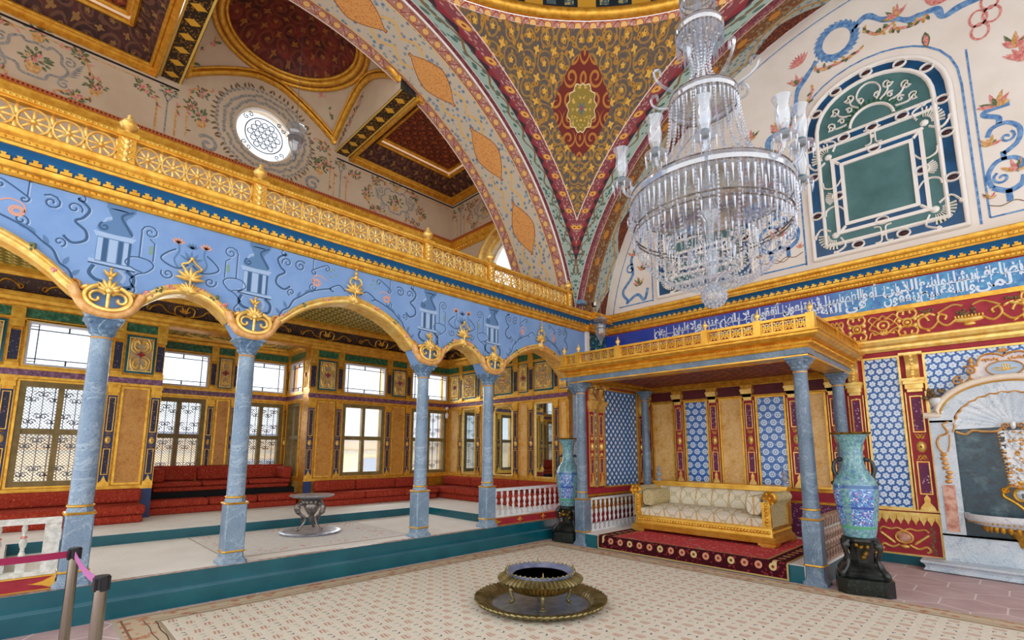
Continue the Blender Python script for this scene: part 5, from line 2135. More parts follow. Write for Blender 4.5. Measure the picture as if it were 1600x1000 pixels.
# ---- pilasters, panels, carved panels
def gpilaster(F, a0, a1, label, bg='navy_paint', z0=1.06, z1=2.84, fill='floral_navy', grp='pilasters of the gallery walls'):
    ac, hw = (a0 + a1) / 2, (a1 - a0) / 2
    p = F(ac, z0, 0)
    c = thing('pilaster', label, 'pilaster', p, grp)
    MB().fbox(F, a0, a1, z0, z1, 0, .022).build('shaft', bg, c)
    zm = z0 + (z1 - z0) * .45
    m = MB()
    for b0, b1 in ((z0 + .22, zm - .17), (zm + .17, z1 - .25)):
        m.fbox(F, a0 + hw * .55, a1 - hw * .55, b0, b1, .022, .028)
    m.build('floral_inlay', fill, c)
    m = MB()
    for b0, b1 in ((z0 + .2, zm - .15), (zm + .15, z1 - .22)):
        m.frame(F, a0 + hw * .40, a1 - hw * .40, b0, b1, hw * .14, .022, .036)
    for sg in (-1, 1):
        for k in (-1, 1):
            m.strip(F, spiral(ac + k * hw * .3, zm + sg * .11, hw * .32, pi / 2 * sg, 1.0, k * sg, 8), hw * .14, .022, .018)
    for a in (a0, a1 - hw * .12):
        m.fbox(F, a, a + hw * .12, z0, z1, .022, .03)
    m.build('gilt_line', 'gold', c, 60)
    m = MB().dome(F, ac, zm, hw * .55, .075, .04, 0, .022, 12, 3)
    m.build('medallion', 'gold_leaf_pale', c, 60)
    MB().dome(F, ac, zm, hw * .2, .03, .05, 0, .022, 8, 2).build('medallion_boss', 'red_paint', c, 60)
    m = MB().fbox(F, a0 - .005, a1 + .005, z1 - .13, z1 - .09, .022, .05).fbox(F, a0 + hw * .2, a1 - hw * .2, z1 - .19, z1 - .13, .022, .045).fbox(F, a0 - .012, a1 + .012, z1 - .04, z1, .022, .06)
    m.fbox(F, a0 + hw * .1, a1 - hw * .1, z1 - .09, z1 - .04, .022, .05)
    m.build('capital', 'gold', c)
    m = MB().prism(F, [(a0 - .005, z0), (a1 + .005, z0), (a1 - hw * .1, z0 + .06), (a1 - hw * .6, z0 + .1), (ac, z0 + .19), (a0 + hw * .6, z0 + .1), (a0 + hw * .1, z0 + .06)], .022, .048)
    m.build('base', 'gold', c)
    # its continuation beside the transom
    if z0 > 1.0:
        m = MB().fbox(F, a0 + hw * .3, a1 - hw * .3, 3.14, 3.62, .0, .02)
        m.build('upper_inlay', fill, c)
        m = MB().frame(F, a0 + hw * .15, a1 - hw * .15, 3.1, 3.66, hw * .14, 0, .03).fbox(F, a0, a1, 3.03, 3.09, 0, .04).fbox(F, a0, a1, 3.68, 3.8, 0, .045)
        m.fbox(F, a0, a1, 3.835, 4.02, 0, .05)
        m.build('upper_capital', 'gold', c)
    return c


def panel(F, a0, a1, label, mt, z0=1.08, z1=2.82, cat='wall panel', grp='marble panels of the gallery walls', w=.035, name='marble_slab', border='gold'):
    c = thing(name, label, cat, F((a0 + a1) / 2, z0, 0), grp)
    MB().fbox(F, a0 + w * .8, a1 - w * .8, z0 + w * .8, z1 - w * .8, .002, .012).build('field', mt, c)
    MB().frame(F, a0, a1, z0, z1, w, .002, .034).build('gilt_frame', border, c)
    return c


def carved(F, a0, a1, label, z0=3.08, z1=3.78, grp='carved gilt panels above the purple band', urn=False):
    c = thing('gilt_carving', label, 'carved panel', F((a0 + a1) / 2, z0, 0), grp)
    MB().fbox(F, a0, a1, z0, z1, .001, .014).build('backing', 'teal_paint', c)
    w = a1 - a0
    k = min(.05, w * .1)
    pts = [(a0 + k, z0 + 2 * k), (a0 + 2 * k, z0 + k), (a1 - 2 * k, z0 + k), (a1 - k, z0 + 2 * k), (a1 - k, z1 - 2 * k), (a1 - 2 * k, z1 - k), (a0 + 2 * k, z1 - k), (a0 + k, z1 - 2 * k)]
    MB().prism(F, pts, .014, .024).build('field', 'carved_field', c)
    ac, zc = (a0 + a1) / 2, (z0 + z1) / 2
    m = MB()
    s = (w - 2 * k) / 2
    for sg in (-1, 1):
        for tz in (-1, 1):
            q = lambda P: [(ac + sg * a * s, zc + tz * b * .32) for a, b in P]
            m.strip(F, q(smooth([(.08, .25), (.45, .3), (.6, .6), (.3, .8), (.12, .6)], 4)), .03, .024, .02)
            m.strip(F, q(smooth([(.45, .1), (.8, .3), (.75, .7), (.5, .95)], 4)), .026, .024, .02)
            m.strip(F, q(spiral(.62, .5, .2, 0, 1.2, 1, 8)), .022, .024, .02)
            for j in range(4):
                an = .6 + j * .45
                m.dome(F, ac + sg * s * .3 + sg * .05 * cos(an), zc + tz * .2 + tz * .05 * sin(an), .045, .014, .024, an * sg * tz if sg > 0 else pi - an * tz, .02, 6, 2)
    m.frame(F, a0 + k * .8, a1 - k * .8, z0 + k * .8, z1 - k * .8, .016, .02, .034)
    m.build('gilt_relief', 'gold_leaf_pale', c, 60)
    m = MB()
    if urn:
        m.dome(F, ac, zc - .02, .06, .05, .04, 0, .02, 10, 2).dome(F, ac, zc - .09, .03, .04, .03, 0, .02, 8, 2).dome(F, ac, zc + .08, .06, .06, .04, 0, .02, 10, 2)
        m.build('vase_of_flowers', 'gold_pink', c, 60)
    else:
        for an in (0, pi / 2, pi, 1.5 * pi):
            m.dome(F, ac + .035 * cos(an), zc + .03 * sin(an), .03, .024, .03, an, .02, 8, 2)
        m.build('flower_boss', 'red_paint', c, 60)
    return c


T1 = 'navy and gilt pilaster '
gpilaster(FW, -.36, -.19, T1 + 'left of the big lattice window at the left edge')
gpilaster(FW, .97, 1.13, T1 + 'between the left column and the ochre marble panel')
gpilaster(FW, 1.60, 1.76, T1 + 'at the left corner of the raised recess')
gpilaster(FW, 4.52, 4.69, T1 + 'at the right corner of the raised recess')
gpilaster(FW, 5.18, 5.33, T1 + 'left of the clear window with a courtyard view')
gpilaster(FW, 6.50, 6.65, T1 + 'right of the clear window with a courtyard view')
gpilaster(FW, 7.09, 7.23, T1 + 'left of the last lattice window before the room corner')
gpilaster(FR_, 2.83, 2.97, T1 + 'left of the narrow ochre panel in the recess')
gpilaster(FR_, 3.30, 3.44, T1 + 'right of the narrow ochre recess panel')
gpilaster(FRS, -12.6, -12.48, T1 + 'in the right inner corner of the recess')
panel(FW, 1.16, 1.58, 'ochre marble wall panel just right of the leftmost column', 'marble_ochre')
panel(FW, 4.73, 5.15, 'ochre marble wall panel beside the right corner of the recess', 'marble_ochre')
panel(FW, 6.67, 7.06, 'ochre marble wall panel between the two windows right of the recess', 'marble_ochre')
panel(FR_, 3.0, 3.28, 'narrow ochre marble panel between the two recess windows', 'marble_ochre')
panel(FW, -1.2, -.40, 'ochre marble wall panel cut by the left edge of the photo', 'marble_ochre')
carved(FW, 1.16, 1.60, 'carved gilt panel above the ochre panel right of the leftmost column')
carved(FW, 4.72, 5.16, 'carved gilt panel above the purple band at the right corner of the recess')
carved(FW, 6.67, 7.08, 'carved gilt panel between the two transoms right of the recess')
carved(FR_, 3.0, 3.28, 'narrow bright carved panel between the two recess transoms')
carved(FW, -.95, -.38, 'carved gilt panel cut by the left edge, beside the big transom')
carved(FRS, -11.56, -11.32, 'bright narrow carved strip on the side wall of the recess')
# wall base below the gilt rail: blue blocks that show between the divans
for y0, y1, nm in ((1.60, 1.76, 'left'), (4.52, 4.70, 'right')):
    struct(MB().fbox(FW, y0, y1, .48, 1.0, 0, .03).build('baseboard_' + nm, 'navy_paint'))

# ---- end wall of the gallery
struct(MB().fbox(FE, -11.3, -6.9, .3, 4.75, -.25, 0).build('wall_gallery_end', 'gold_leaf_pale'))
EP = [(-10.74, -10.6), (-10.0, -9.84), (-9.46, -9.33), (-8.62, -8.44), (-8.10, -7.93), (-7.30, -7.16)]
ET = ['just right of the inner corner', 'right of the first dark mirror of the end wall', 'directly left of the framed mirror, behind the slim column', 'right of the round-cornered mirror of the end wall',
      'left of the mirror that shows the red divan', 'right of the mirror that shows the red divan']
for (a, b), t in zip(EP, ET):
    gpilaster(FE, a, b, 'pale navy and gilt pilaster ' + t, grp='pilasters of the gallery end wall')
panel(FE, -11.12, -10.76, 'yellow marble panel in the inner corner of the gallery', 'marble_yellow')
panel(FE, -9.82, -9.48, 'yellow marble panel mostly behind the column at the white balustrade', 'marble_yellow')
panel(FE, -8.42, -8.12, 'narrow yellow marble panel between the two right mirrors of the end wall', 'marble_yellow')
panel(FE, -7.14, -6.92, 'yellow marble panel seen just above the left blue vase', 'marble_yellow')


def mirror(F, a0, a1, label, rounded=False):
    c = thing('wall_mirror', label, 'mirror', F((a0 + a1) / 2, 1.08, 0), 'mirrors of the gallery end wall')
    MB().fbox(F, a0 + .03, a1 - .03, 1.1, 2.78, .002, .01).build('glass', 'mirror', c)
    m = MB()
    if rounded:
        o = [(a0, 1.1), (a1, 1.1), (a1, 2.64), (a1 - .05, 2.74), (a1 - .15, 2.79), (a0 + .15, 2.79), (a0 + .05, 2.74), (a0, 2.64), (a0, 1.1), (a1, 1.1)]
        m.strip(F, o, .06, .004, .03)
        m.strip(F, [(a0 + .05, 2.82), ((a0 + a1) / 2, 2.80), (a1 - .05, 2.82)], .05, .004, .02)
    else:
        m.frame(F, a0, a1, 1.08, 2.81, .035, .002, .035)
    m.build('gilt_frame', 'gold_leaf_pale', c)
    return c


mirror(FE, -10.58, -10.02, 'tall dark mirror nearest the inner corner, reflecting the lattice windows')
mirror(FE, -9.31, -8.65, 'tall mirror with rounded gilt top corners, right of the slim column', True)
mirror(FE, -7.91, -7.32, 'tall mirror reflecting the red divan, left of the blue vase')
EC = [(-11.14, -10.76, 0, 'carved gilt panel in the inner corner of the end wall'), (-10.62, -10.02, 1, 'wide carved panel with an urn of flowers above the first end-wall mirror'),
      (-9.82, -9.46, 0, 'carved panel behind the capital of the column at the balustrade'), (-9.32, -8.65, 1, 'wide carved panel above the round-cornered mirror'),
      (-8.42, -8.12, 0, 'narrow carved panel between the two wide ones under the rightmost arch'), (-7.92, -7.32, 1, 'wide carved panel with an urn, left of the canopy corner'),
      (-7.14, -6.92, 0, 'carved panel peeping out beside the canopy corner')]
for a, b, u, t in EC:
    carved(FE, a, b, t, urn=bool(u), grp='carved gilt panels of the end wall')
# little white alarm fittings in the corner
for z, t in ((2.86, 'small white round detector in the gallery corner, on the purple band'), (2.66, 'small white sensor hanging in the gallery corner below the purple band')):
    tag(MB().ball((-11.16, 8.38, z), .05, 10, 8, (1, 1, .9 if z > 2.8 else 1.7)).build('detector', 'plaster_white', smooth=60), t, 'detector')

# ---- the courtyard beyond the windows
c = thing('courtyard_building', 'pale building across the courtyard, seen through the clear window', 'building', (-17, 6, -1))
MB().box(-17.3, -17, -8, 26, -1, 2.05).build('wall', 'facade_cream', c)
MB().box(-17.4, -16.75, -8, 26, 2.05, 2.2).build('cornice', 'facade_blue', c)
MB().grid([[(-16.4, y, 2.2), (-19.5, y, 2.75)] for y in (-8, 26)]).build('roof', 'facade_roof', c)
for y in (1.0, 5.0, 9.0, 13.0):
    MB().box(-16.99, -16.95, y, y + 1.1, -.4, 1.4).build('shutter', 'facade_blue', c)
MB().box(-16.99, -16.9, -8, 26, 1.6, 1.68).build('string_course', 'stone_pale', c)
# ================================================================ back wall below the cornice
m = MB().box(-7.0, 5.5, 9.85, 10.1, 0, 4.6)
struct(m.build('wall_back', 'red_paint'))
m = MB().fbox(FB, -6.8, 5.5, 4.02, 4.44, .001, .012)
fr = struct(m.build('trim_calligraphy', 'tile_callig'))
m = MB().fbox(FB, -6.8, 5.5, 3.95, 4.02, 0, .035)
m.build('gilt_line', 'gold', fr)
m = MB()
m.fbox(FB, -6.8, 5.5, 3.985, 4.0, .035, .045)

# the inscription, letters joined by hand: isolated / final / initial / medial forms
AR = {'ا': ('\ufe8d', '\ufe8e', None, None), 'أ': ('\ufe83', '\ufe84', None, None), 'ب': ('\ufe8f', '\ufe90', '\ufe91', '\ufe92'), 'ة': ('\ufe93', '\ufe94', None, None),
      'ت': ('\ufe95', '\ufe96', '\ufe97', '\ufe98'), 'ث': ('\ufe99', '\ufe9a', '\ufe9b', '\ufe9c'), 'ج': ('\ufe9d', '\ufe9e', '\ufe9f', '\ufea0'), 'ح': ('\ufea1', '\ufea2', '\ufea3', '\ufea4'),
      'خ': ('\ufea5', '\ufea6', '\ufea7', '\ufea8'), 'د': ('\ufea9', '\ufeaa', None, None), 'ذ': ('\ufeab', '\ufeac', None, None), 'ر': ('\ufead', '\ufeae', None, None),
      'ز': ('\ufeaf', '\ufeb0', None, None), 'س': ('\ufeb1', '\ufeb2', '\ufeb3', '\ufeb4'), 'ش': ('\ufeb5', '\ufeb6', '\ufeb7', '\ufeb8'), 'ض': ('\ufebd', '\ufebe', '\ufebf', '\ufec0'),
      'ع': ('\ufec9', '\ufeca', '\ufecb', '\ufecc'), 'ف': ('\ufed1', '\ufed2', '\ufed3', '\ufed4'), 'ق': ('\ufed5', '\ufed6', '\ufed7', '\ufed8'), 'ك': ('\ufed9', '\ufeda', '\ufedb', '\ufedc'),
      'ل': ('\ufedd', '\ufede', '\ufedf', '\ufee0'), 'م': ('\ufee1', '\ufee2', '\ufee3', '\ufee4'), 'ن': ('\ufee5', '\ufee6', '\ufee7', '\ufee8'), 'ه': ('\ufee9', '\ufeea', '\ufeeb', '\ufeec'),
      'و': ('\ufeed', '\ufeee', None, None), 'ى': ('\ufeef', '\ufef0', None, None), 'ي': ('\ufef1', '\ufef2', '\ufef3', '\ufef4'), 'ئ': ('\ufe89', '\ufe8a', '\ufe8b', '\ufe8c'), 'ء': ('\ufe80', None, None, None)}


def shape(wd):
    out = []
    i = 0
    L = []
    while i < len(wd):
        if wd[i] == 'ل' and i + 1 < len(wd) and wd[i + 1] in 'اأ':
            L.append('LA')
            i += 2
        else:
            L.append(wd[i])
            i += 1
    AR['LA'] = ('\ufefb', '\ufefc', None, None)
    for k, ch in enumerate(L):
        f = AR[ch]
        prev = k > 0 and AR[L[k - 1]][2] is not None and f[1] is not None
        nxt = k + 1 < len(L) and f[2] is not None and AR[L[k + 1]][1] is not None
        out.append(f[3] if prev and nxt else f[1] if prev else f[2] if nxt else f[0])
    return ''.join(out)[::-1]


def text_mesh(body, size):
    c = bpy.data.curves.new('t', 'FONT')
    c.body = body
    c.size = size
    c.offset = size * .03
    o = bpy.data.objects.new('t', c)
    COL.objects.link(o)
    dg = bpy.context.evaluated_depsgraph_get()
    dg.update()
    me = bpy.data.meshes.new_from_object(o.evaluated_get(dg))
    vs = [v.co.copy() for v in me.vertices]
    fs = [tuple(p.vertices) for p in me.polygons]
    bpy.data.objects.remove(o)
    bpy.data.curves.remove(c)
    bpy.data.meshes.remove(me)
    return vs, fs


VERSE = 'سبع سنابل في كل سنبلة مائة حبة والله يضاعف لمن يشاء والله واسع عليم الذين ينفقون أموالهم في سبيل الله ثم لا يتبعون ما أنفقوا منا ولا أذى لهم أجرهم عند ربهم ولا خوف عليهم ولا هم يحزنون'.split()
tm = MB()
x = 2.0
row = 0
WORDS = []
for wd in VERSE:
    vs, fs = text_mesh(shape(wd), .30)
    if not vs:
        continue
    w0, w1 = min(v.x for v in vs), max(v.x for v in vs)
    WORDS.append((vs, fs, w0, w1))
ncol = (len(WORDS) + 1) // 2
tot = sum(max(WORDS[i][3] - WORDS[i][2], (WORDS[i + 1][3] - WORDS[i + 1][2]) if i + 1 < len(WORDS) else 0) for i in range(0, len(WORDS), 2))
SP = 7.05
kx = SP / tot
x = 1.55
for i in range(0, len(WORDS), 2):
    pair = WORDS[i:i + 2]
    wd = max(p[3] - p[2] for p in pair) * kx
    for j, (vs, fs, w0, w1) in enumerate(pair):
        s = wd / (w1 - w0) * (1.0 if j else .98)
        s = min(s, kx * 1.5)
        tm.add([FB(x - wd + (v.x - w0) * s, (4.245, 4.085)[j] + v.y * .80, .014) for v in vs], fs)
    x -= wd
tm.build('inscription', MAT('tile_white', color='#D5E2F0', rough=.3), fr)
# tall strokes and hairlines that cross the script
m = MB()
for k in range(46):
    xx = -5.5 + k * .155 + random.uniform(-.03, .03)
    m.fbox(FB, xx, xx + .012, 4.18, 4.40, .0135, .0145)
for k in range(9):
    xx = -5.4 + k * .78
    m.fbox(FB, xx, xx + .5, 4.24, 4.252, .0135, .0145)
m.build('letter_strokes', 'tile_white', fr)
for p in (PROF_LOW,):
    pass

# red frieze with gilt relief, and the gilt moulding below it
m = MB().fbox(FB, -6.8, 5.5, 3.50, 3.95, .001, .014)
rf = struct(m.build('trim_red_frieze', 'red_paint'))
m = MB().grid([[FB(a, z, c) for c, z in [(0, 3.30), (.04, 3.30), (.06, 3.34), (.06, 3.38), (.1, 3.41), (.12, 3.46), (.12, 3.49), (.08, 3.51), (0, 3.52)]] for a in (-1.92, 5.5)], closed_v=True, caps=True)
m.build('gilt_moulding', 'gold_leaf_pale', rf)


def relief_lyre(x, w=.42):
    c = thing('gilt_relief_ornament', '', 'gilt ornament', FB(x, 3.52, .014), 'gilt reliefs on the red frieze')
    m = MB()
    m.strip(FB, arc(x, 3.735, .075, .075, 0, 360, 18), .035, .014, .03)
    for sg in (-1, 1):
        q = lambda P: [(x + sg * a * w / .42, b) for a, b in P]
        m.strip(FB, q(smooth([(0, 3.9), (.06, 3.86), (.14, 3.9), (.19, 3.84), (.15, 3.78), (.19, 3.70), (.12, 3.66), (.05, 3.6)], 5)), .026, .014, .028)
        m.strip(FB, q(smooth([(.02, 3.64), (.1, 3.6), (.16, 3.64), (.2, 3.54)], 5)), .024, .014, .028)
        m.strip(FB, q(smooth([(.08, 3.72), (.14, 3.76), (.09, 3.83), (.02, 3.84)], 5)), .02, .014, .025)
        m.dome(FB, x + sg * .12, 3.60, .03, .02, .02, 0, .014, 8, 2)
    for j in range(5):
        an = pi / 2 + (j - 2) * .5
        m.dome(FB, x + .05 * cos(an), 3.57 + .05 * sin(an), .055, .016, .028, an, .014, 6, 2)
    m.dome(FB, x, 3.735, .03, .03, .03, 0, .014, 8, 2)
    m.build('scrollwork', 'gold_leaf_pale', c, 60)
    return c


def relief_post(x):
    c = thing('gilt_relief_ornament', '', 'gilt ornament', FB(x, 3.52, .014), 'gilt reliefs on the red frieze')
    m = MB()
    for sg in (-1, 1):
        for tz in (-1, 1):
            q = lambda P: [(x + sg * a, 3.73 + tz * b) for a, b in P]
            m.strip(FB, q(smooth([(.0, .07), (.06, .06), (.12, .12), (.10, .19), (.04, .18), (.05, .13)], 5)), .035, .014, .03)
            m.strip(FB, q(smooth([(.12, .2), (.06, .215), (0, .2)], 4)), .03, .014, .028)
            m.dome(FB, x + sg * .1, 3.73 + tz * .05, .03, .04, .025, 0, .014, 8, 2)
    m.strip(FB, arc(x, 3.73, .055, .05, 0, 360, 16), .024, .014, .028)
    m.dome(FB, x, 3.73, .035, .03, .04, 0, .014, 10, 3)
    m.build('scrollwork', 'gold_leaf_pale', c, 60)
    return c


def relief_garland(x, w=.62):
    c = thing('gilt_relief_ornament', '', 'gilt ornament', FB(x, 3.52, .014), 'gilt reliefs on the red frieze')
    m = MB()
    m.dome(FB, x, 3.65, .17, .05, .05, 0, .014, 14, 3)
    m.dome(FB, x, 3.58, .07, .03, .04, 0, .014, 10, 3)
    for k in range(9):
        m.dome(FB, x - .15 + k * .0375, 3.70, .016, .028, .03, 0, .03, 6, 2)
    for sg in (-1, 1):
        q = lambda P: [(x + sg * a * w / .62, b) for a, b in P]
        m.strip(FB, q(smooth([(.14, 3.68), (.26, 3.6), (.36, 3.68), (.34, 3.78), (.26, 3.75), (.28, 3.69)], 5)), .036, .014, .035)
        m.strip(FB, q(smooth([(.36, 3.68), (.46, 3.58), (.58, 3.62), (.6, 3.74), (.52, 3.78), (.47, 3.70)], 5)), .036, .014, .035)
        m.strip(FB, q(smooth([(.05, 3.86), (.16, 3.90), (.28, 3.85), (.36, 3.80)], 5)), .03, .014, .03)
        for j in range(5):
            m.dome(FB, x + sg * (.42 + .045 * j) * w / .62, 3.80 + .02 * (j % 2), .045, .02, .03, sg * (.6 - j * .3), .014, 8, 2)
        for j in range(4):
            m.dome(FB, x + sg * (.5 + .03 * j) * w / .62, 3.56 + .025 * j, .04, .016, .03, sg * .6, .014, 8, 2)
    m.build('scrollwork', 'gold_leaf_pale', c, 60)
    m = MB()
    for k in range(14):
        m.dome(FB, x + random.uniform(-.13, .13), 3.76 + random.uniform(-.035, .05), .026, .02, .035, random.uniform(0, 3), .02, 7, 2)
    for sg in (-1, 1):
        for k in range(7):
            m.dome(FB, x + sg * (.5 * w / .62 + random.uniform(-.09, .09)), 3.86 + random.uniform(-.02, .03), .024, .018, .03, random.uniform(0, 3), .02, 7, 2)
    m.build('flowers', 'paint_umber', c, 60)
    return c


relief_lyre(-2.02, .2)['label'] = 'gilt lyre relief on the red frieze half hidden by the canopy railing corner'
relief_post(-1.74)['label'] = 'gilt strapwork pilaster relief on the red frieze beside the canopy railing corner'
relief_lyre(-1.38)['label'] = 'gilt lyre shaped relief with a ring, between two gilt strapwork pilasters on the red frieze'
relief_post(-1.07)['label'] = 'gilt strapwork pilaster relief above the gap between the tiled panels'
relief_garland(-.35, .6)['label'] = 'gilt garland and basket relief on the red frieze above the fountain'
relief_post(.33)['label'] = 'gilt strapwork pilaster relief past the right edge of the garland relief'
m = MB().fbox(FB, -6.8, 5.5, 3.235, 3.30, .001, .008)
m.build('red_band', 'red_paint', rf)


# ---- pilasters and tile panels right of the canopy and under it
def bpilaster(F, a0, a1, label, z0=.82, z1=2.62, console=True, top=3.22, grp='red and gilt pilasters of the back wall'):
    ac, hw = (a0 + a1) / 2, (a1 - a0) / 2
    c = thing('pilaster', label, 'pilaster', F(ac, z0, 0), grp)
    MB().fbox(F, a0, a1, z0, z1, 0, .03).build('shaft', 'red_paint', c)
    zm = z0 + (z1 - z0) * .53
    m = MB()
    for b0, b1 in ((z0 + .27, zm - .26), (zm + .26, z1 - .10)):
        m.fbox(F, ac - hw * .42, ac + hw * .42, b0, b1, .03, .034)
    m.build('floral_inlay', 'floral_purple', c)
    m = MB()
    for b0, b1 in ((z0 + .24, zm - .22), (zm + .22, z1 - .06)):
        m.frame(F, ac - hw * .6, ac + hw * .6, b0, b1, hw * .12, .03, .046)
    for sg in (-1, 1):
        for k in (-1, 1):
            m.strip(F, spiral(ac + k * hw * .26, zm + sg * .155, hw * .3, pi / 2 * sg, 1.0, k * sg, 8), hw * .15, .03, .022)
            m.strip(F, [(ac + k * hw * .1, zm + sg * .12), (ac + k * hw * .5, zm + sg * .2)], hw * .14, .03, .02)
        m.fbox(F, ac + sg * hw - (hw * .12 if sg > 0 else 0), ac + sg * hw + (hw * .12 if sg < 0 else 0), z0, z1, .03, .042)
    for k in range(3):
        m.dome(F, ac, z1 - .06 - .0 * k, .03, .02, .02, 0, .03, 6, 2)
    m.build('gilt_line', 'gold_leaf_pale', c, 60)
    MB().dome(F, ac, zm, hw * .5, .09, .05, 0, .03, 14, 3).build('medallion', 'gold_leaf_pale', c, 60)
    MB().dome(F, ac, zm, hw * .2, .035, .06, 0, .03, 10, 3).build('medallion_boss', 'paint_umber', c, 60)
    m = MB()
    for k, (e, h0, h1, d) in enumerate(((.72, 0, .05, .07), (.86, .05, .12, .1), (1.0, .12, .17, .13), (1.08, .17, .21, .15))):
        m.fbox(F, ac - hw * e, ac + hw * e, z1 + h0, z1 + h1, 0, d)
    m.build('capital', 'gold_leaf_pale', c)
    m = MB().prism(F, [(ac - hw * .75, z0), (ac + hw * .75, z0), (ac + hw * .6, z0 + .06), (ac + hw * .25, z0 + .12), (ac + hw * .3, z0 + .18), (ac, z0 + .24), (ac - hw * .3, z0 + .18), (ac - hw * .25, z0 + .12), (ac - hw * .6, z0 + .06)], .03, .055)
    m.build('base', 'gold_leaf_pale', c)
    if console:
        m = MB()
        prof = smooth([(z1 + .21, .05), (z1 + .27, .10), (z1 + .34, .06), (z1 + .44, .06), (z1 + .53, .13), (top - .04, .16), (top, .16)], 3)
        m.grid([[F(ac - hw * .62, z, 0), F(ac - hw * .62, z, d), F(ac + hw * .62, z, d), F(ac + hw * .62, z, 0)] for z, d in prof], closed_v=True, caps=True)
        for z, d in prof[1:-1:2]:
            m.dome(F, ac, z, .03, .03, .02, 0, d - .005, 8, 2)
        m.fbox(F, ac - hw * 1.1, ac + hw * 1.1, top - .03, top + .01, 0, .18)
        m.build('console', 'gold_leaf_pale', c, 40)
    return c


PT = 'red and gilt pilaster '
bpilaster(FB, -1.96, -1.74, PT + 'behind the back right canopy column')
bpilaster(FB, -1.20, -.94, PT + 'between the two star tiled panels, left of the fountain')
bpilaster(FB, .70, .96, PT + 'right of the fountain, past the right edge')
panel(FB, -1.72, -1.22, 'tall blue and white star tiled panel between the canopy and the next pilaster', 'tile_star', .82, 3.22, 'tile panel', 'tile panels of the back wall', .03, 'tile_mural', 'gold_leaf_pale')
panel(FB, -.94, .70, 'wide blue and white tiled wall panel behind the marble fountain', 'tile_star', .17, 3.22, 'tile panel', 'tile panels of the back wall', .03, 'tile_mural', 'gold_leaf_pale')
# red dado with gilt valance and cartouche
c = thing('painted_dado', 'deep red dado panel with gilt valance and cartouche, between right vase and fountain', 'wall panel', FB(-1.35, .15, 0))
MB().fbox(FB, -1.74, -.94, .15, .72, 0, .02).build('field', 'red_paint', c)
m = MB().fbox(FB, -1.74, -.94, .72, .78, 0, .04).fbox(FB, -1.74, -.94, .80, .825, 0, .04).fbox(FB, -.965, -.94, .15, .72, .02, .04).fbox(FB, -1.74, -.94, .135, .16, .02, .035)
for k in range(9):
    x = -1.70 + k * .092
    m.prism(FB, [(x - .045, .72), (x + .045, .72), (x + .04, .67), (x + .022, .645), (x, .59), (x - .022, .645), (x - .04, .67)], .02, .034)
m.build('gilt_valance', 'gold_leaf_pale', c)
m = MB()
cx, cz = -1.40, .40
m.strip(FB, arc(cx, cz, .105, .085, 0, 360, 22), .03, .02, .03)
for sg in (-1, 1):
    q = lambda P: [(cx + sg * a, cz + b) for a, b in P]
    m.strip(FB, q(smooth([(0, .1), (.08, .13), (.16, .11), (.26, .13), (.3, .09)], 5)), .028, .02, .028)
    m.strip(FB, q(smooth([(.06, -.11), (.16, -.16), (.26, -.12), (.3, -.17), (.26, -.2)], 5)), .034, .02, .03)
    for j in range(5):
        m.dome(FB, cx + sg * (.15 + .03 * j), cz - .07 + .025 * j, .05, .02, .03, sg * .7 if sg > 0 else pi - .7, .02, 8, 2)
m.dome(FB, cx, cz - .14, .06, .03, .03, 0, .02, 8, 2)
m.build('gilt_cartouche', 'gold_leaf_pale', c, 60)
MB().dome(FB, cx, cz, .09, .072, .035, 0, .02, 14, 3).build('jasper_oval', 'marble_rouge', c, 60)
m = MB()
for k in range(9):
    m.dome(FB, -1.06 + random.uniform(-.02, .02), .20 + k * .045, .028, .022, .01, random.uniform(0, 3), .02, 7, 1)
m.build('painted_flowers', 'paint_umber', c)
struct(MB().fbox(FB, -1.95, -.94, 0, .135, 0, .05).build('baseboard_back', 'teal_paint'))

# under the canopy
UP = [(-5.82, -5.64, 'in the back left corner under the canopy'), (-5.10, -4.90, 'left of the first ring tiled panel under the canopy'), (-4.35, -4.16, 'right of the first ring tiled panel under the canopy'),
      (-3.67, -3.47, 'left of the second ring tiled panel under the canopy'), (-2.90, -2.66, 'right of the second ring tiled panel under the canopy'), (-2.26, -2.06, 'left of the back right canopy column')]
for a, b, t in UP:
    bpilaster(FB, a, b, PT + t, 1.06, 2.66, False)
for (a, b, t), n in zip([(-5.62, -5.12, 0), (-4.88, -4.37, 1), (-4.14, -3.69, 0), (-3.45, -2.92, 1), (-2.64, -2.28, 0)],
                        ['yellow marble panel in the left corner under the canopy', 'blue ring tiled panel left of the middle under the canopy', 'yellow marble panel in the middle of the wall behind the gilded sofa',
                         'blue ring tiled panel right of the middle under the canopy', 'yellow marble panel seen right of the front right canopy column']):
    panel(FB, a, b, n, 'tile_ring' if t else 'marble_yellow', 1.06, 2.73, 'tile panel' if t else 'wall panel', 'panels behind the gilded sofa', .035, 'tile_mural' if t else 'marble_slab')
m = MB().fbox(FB, -5.85, -1.98, 2.76, 2.95, .001, .012)
t = struct(m.build('trim_dark_frieze', 'red_dark'))
m = MB().fbox(FB, -5.85, -1.98, 2.95, 3.0, 0, .05).fbox(FB, -5.85, -1.98, 2.735, 2.76, 0, .03).fbox(FB, -5.85, -1.98, 1.0, 1.05, 0, .03).fbox(FB, -5.85, -1.98, .80, .84, 0, .03)
for a, b, _ in UP:
    ac, hw = (a + b) / 2, (b - a) / 2
    m.prism(FB, [(ac - hw * .8, 2.72), (ac + hw * .8, 2.72), (ac + hw * 1.15, 2.95), (ac - hw * 1.15, 2.95)], .01, .1)
m.build('gilt_bracket', 'gold_old', t)
struct(MB().fbox(FB, -5.85, -1.98, .225, .80, .001, .02).build('trim_dado_canopy', 'floral_purple'))
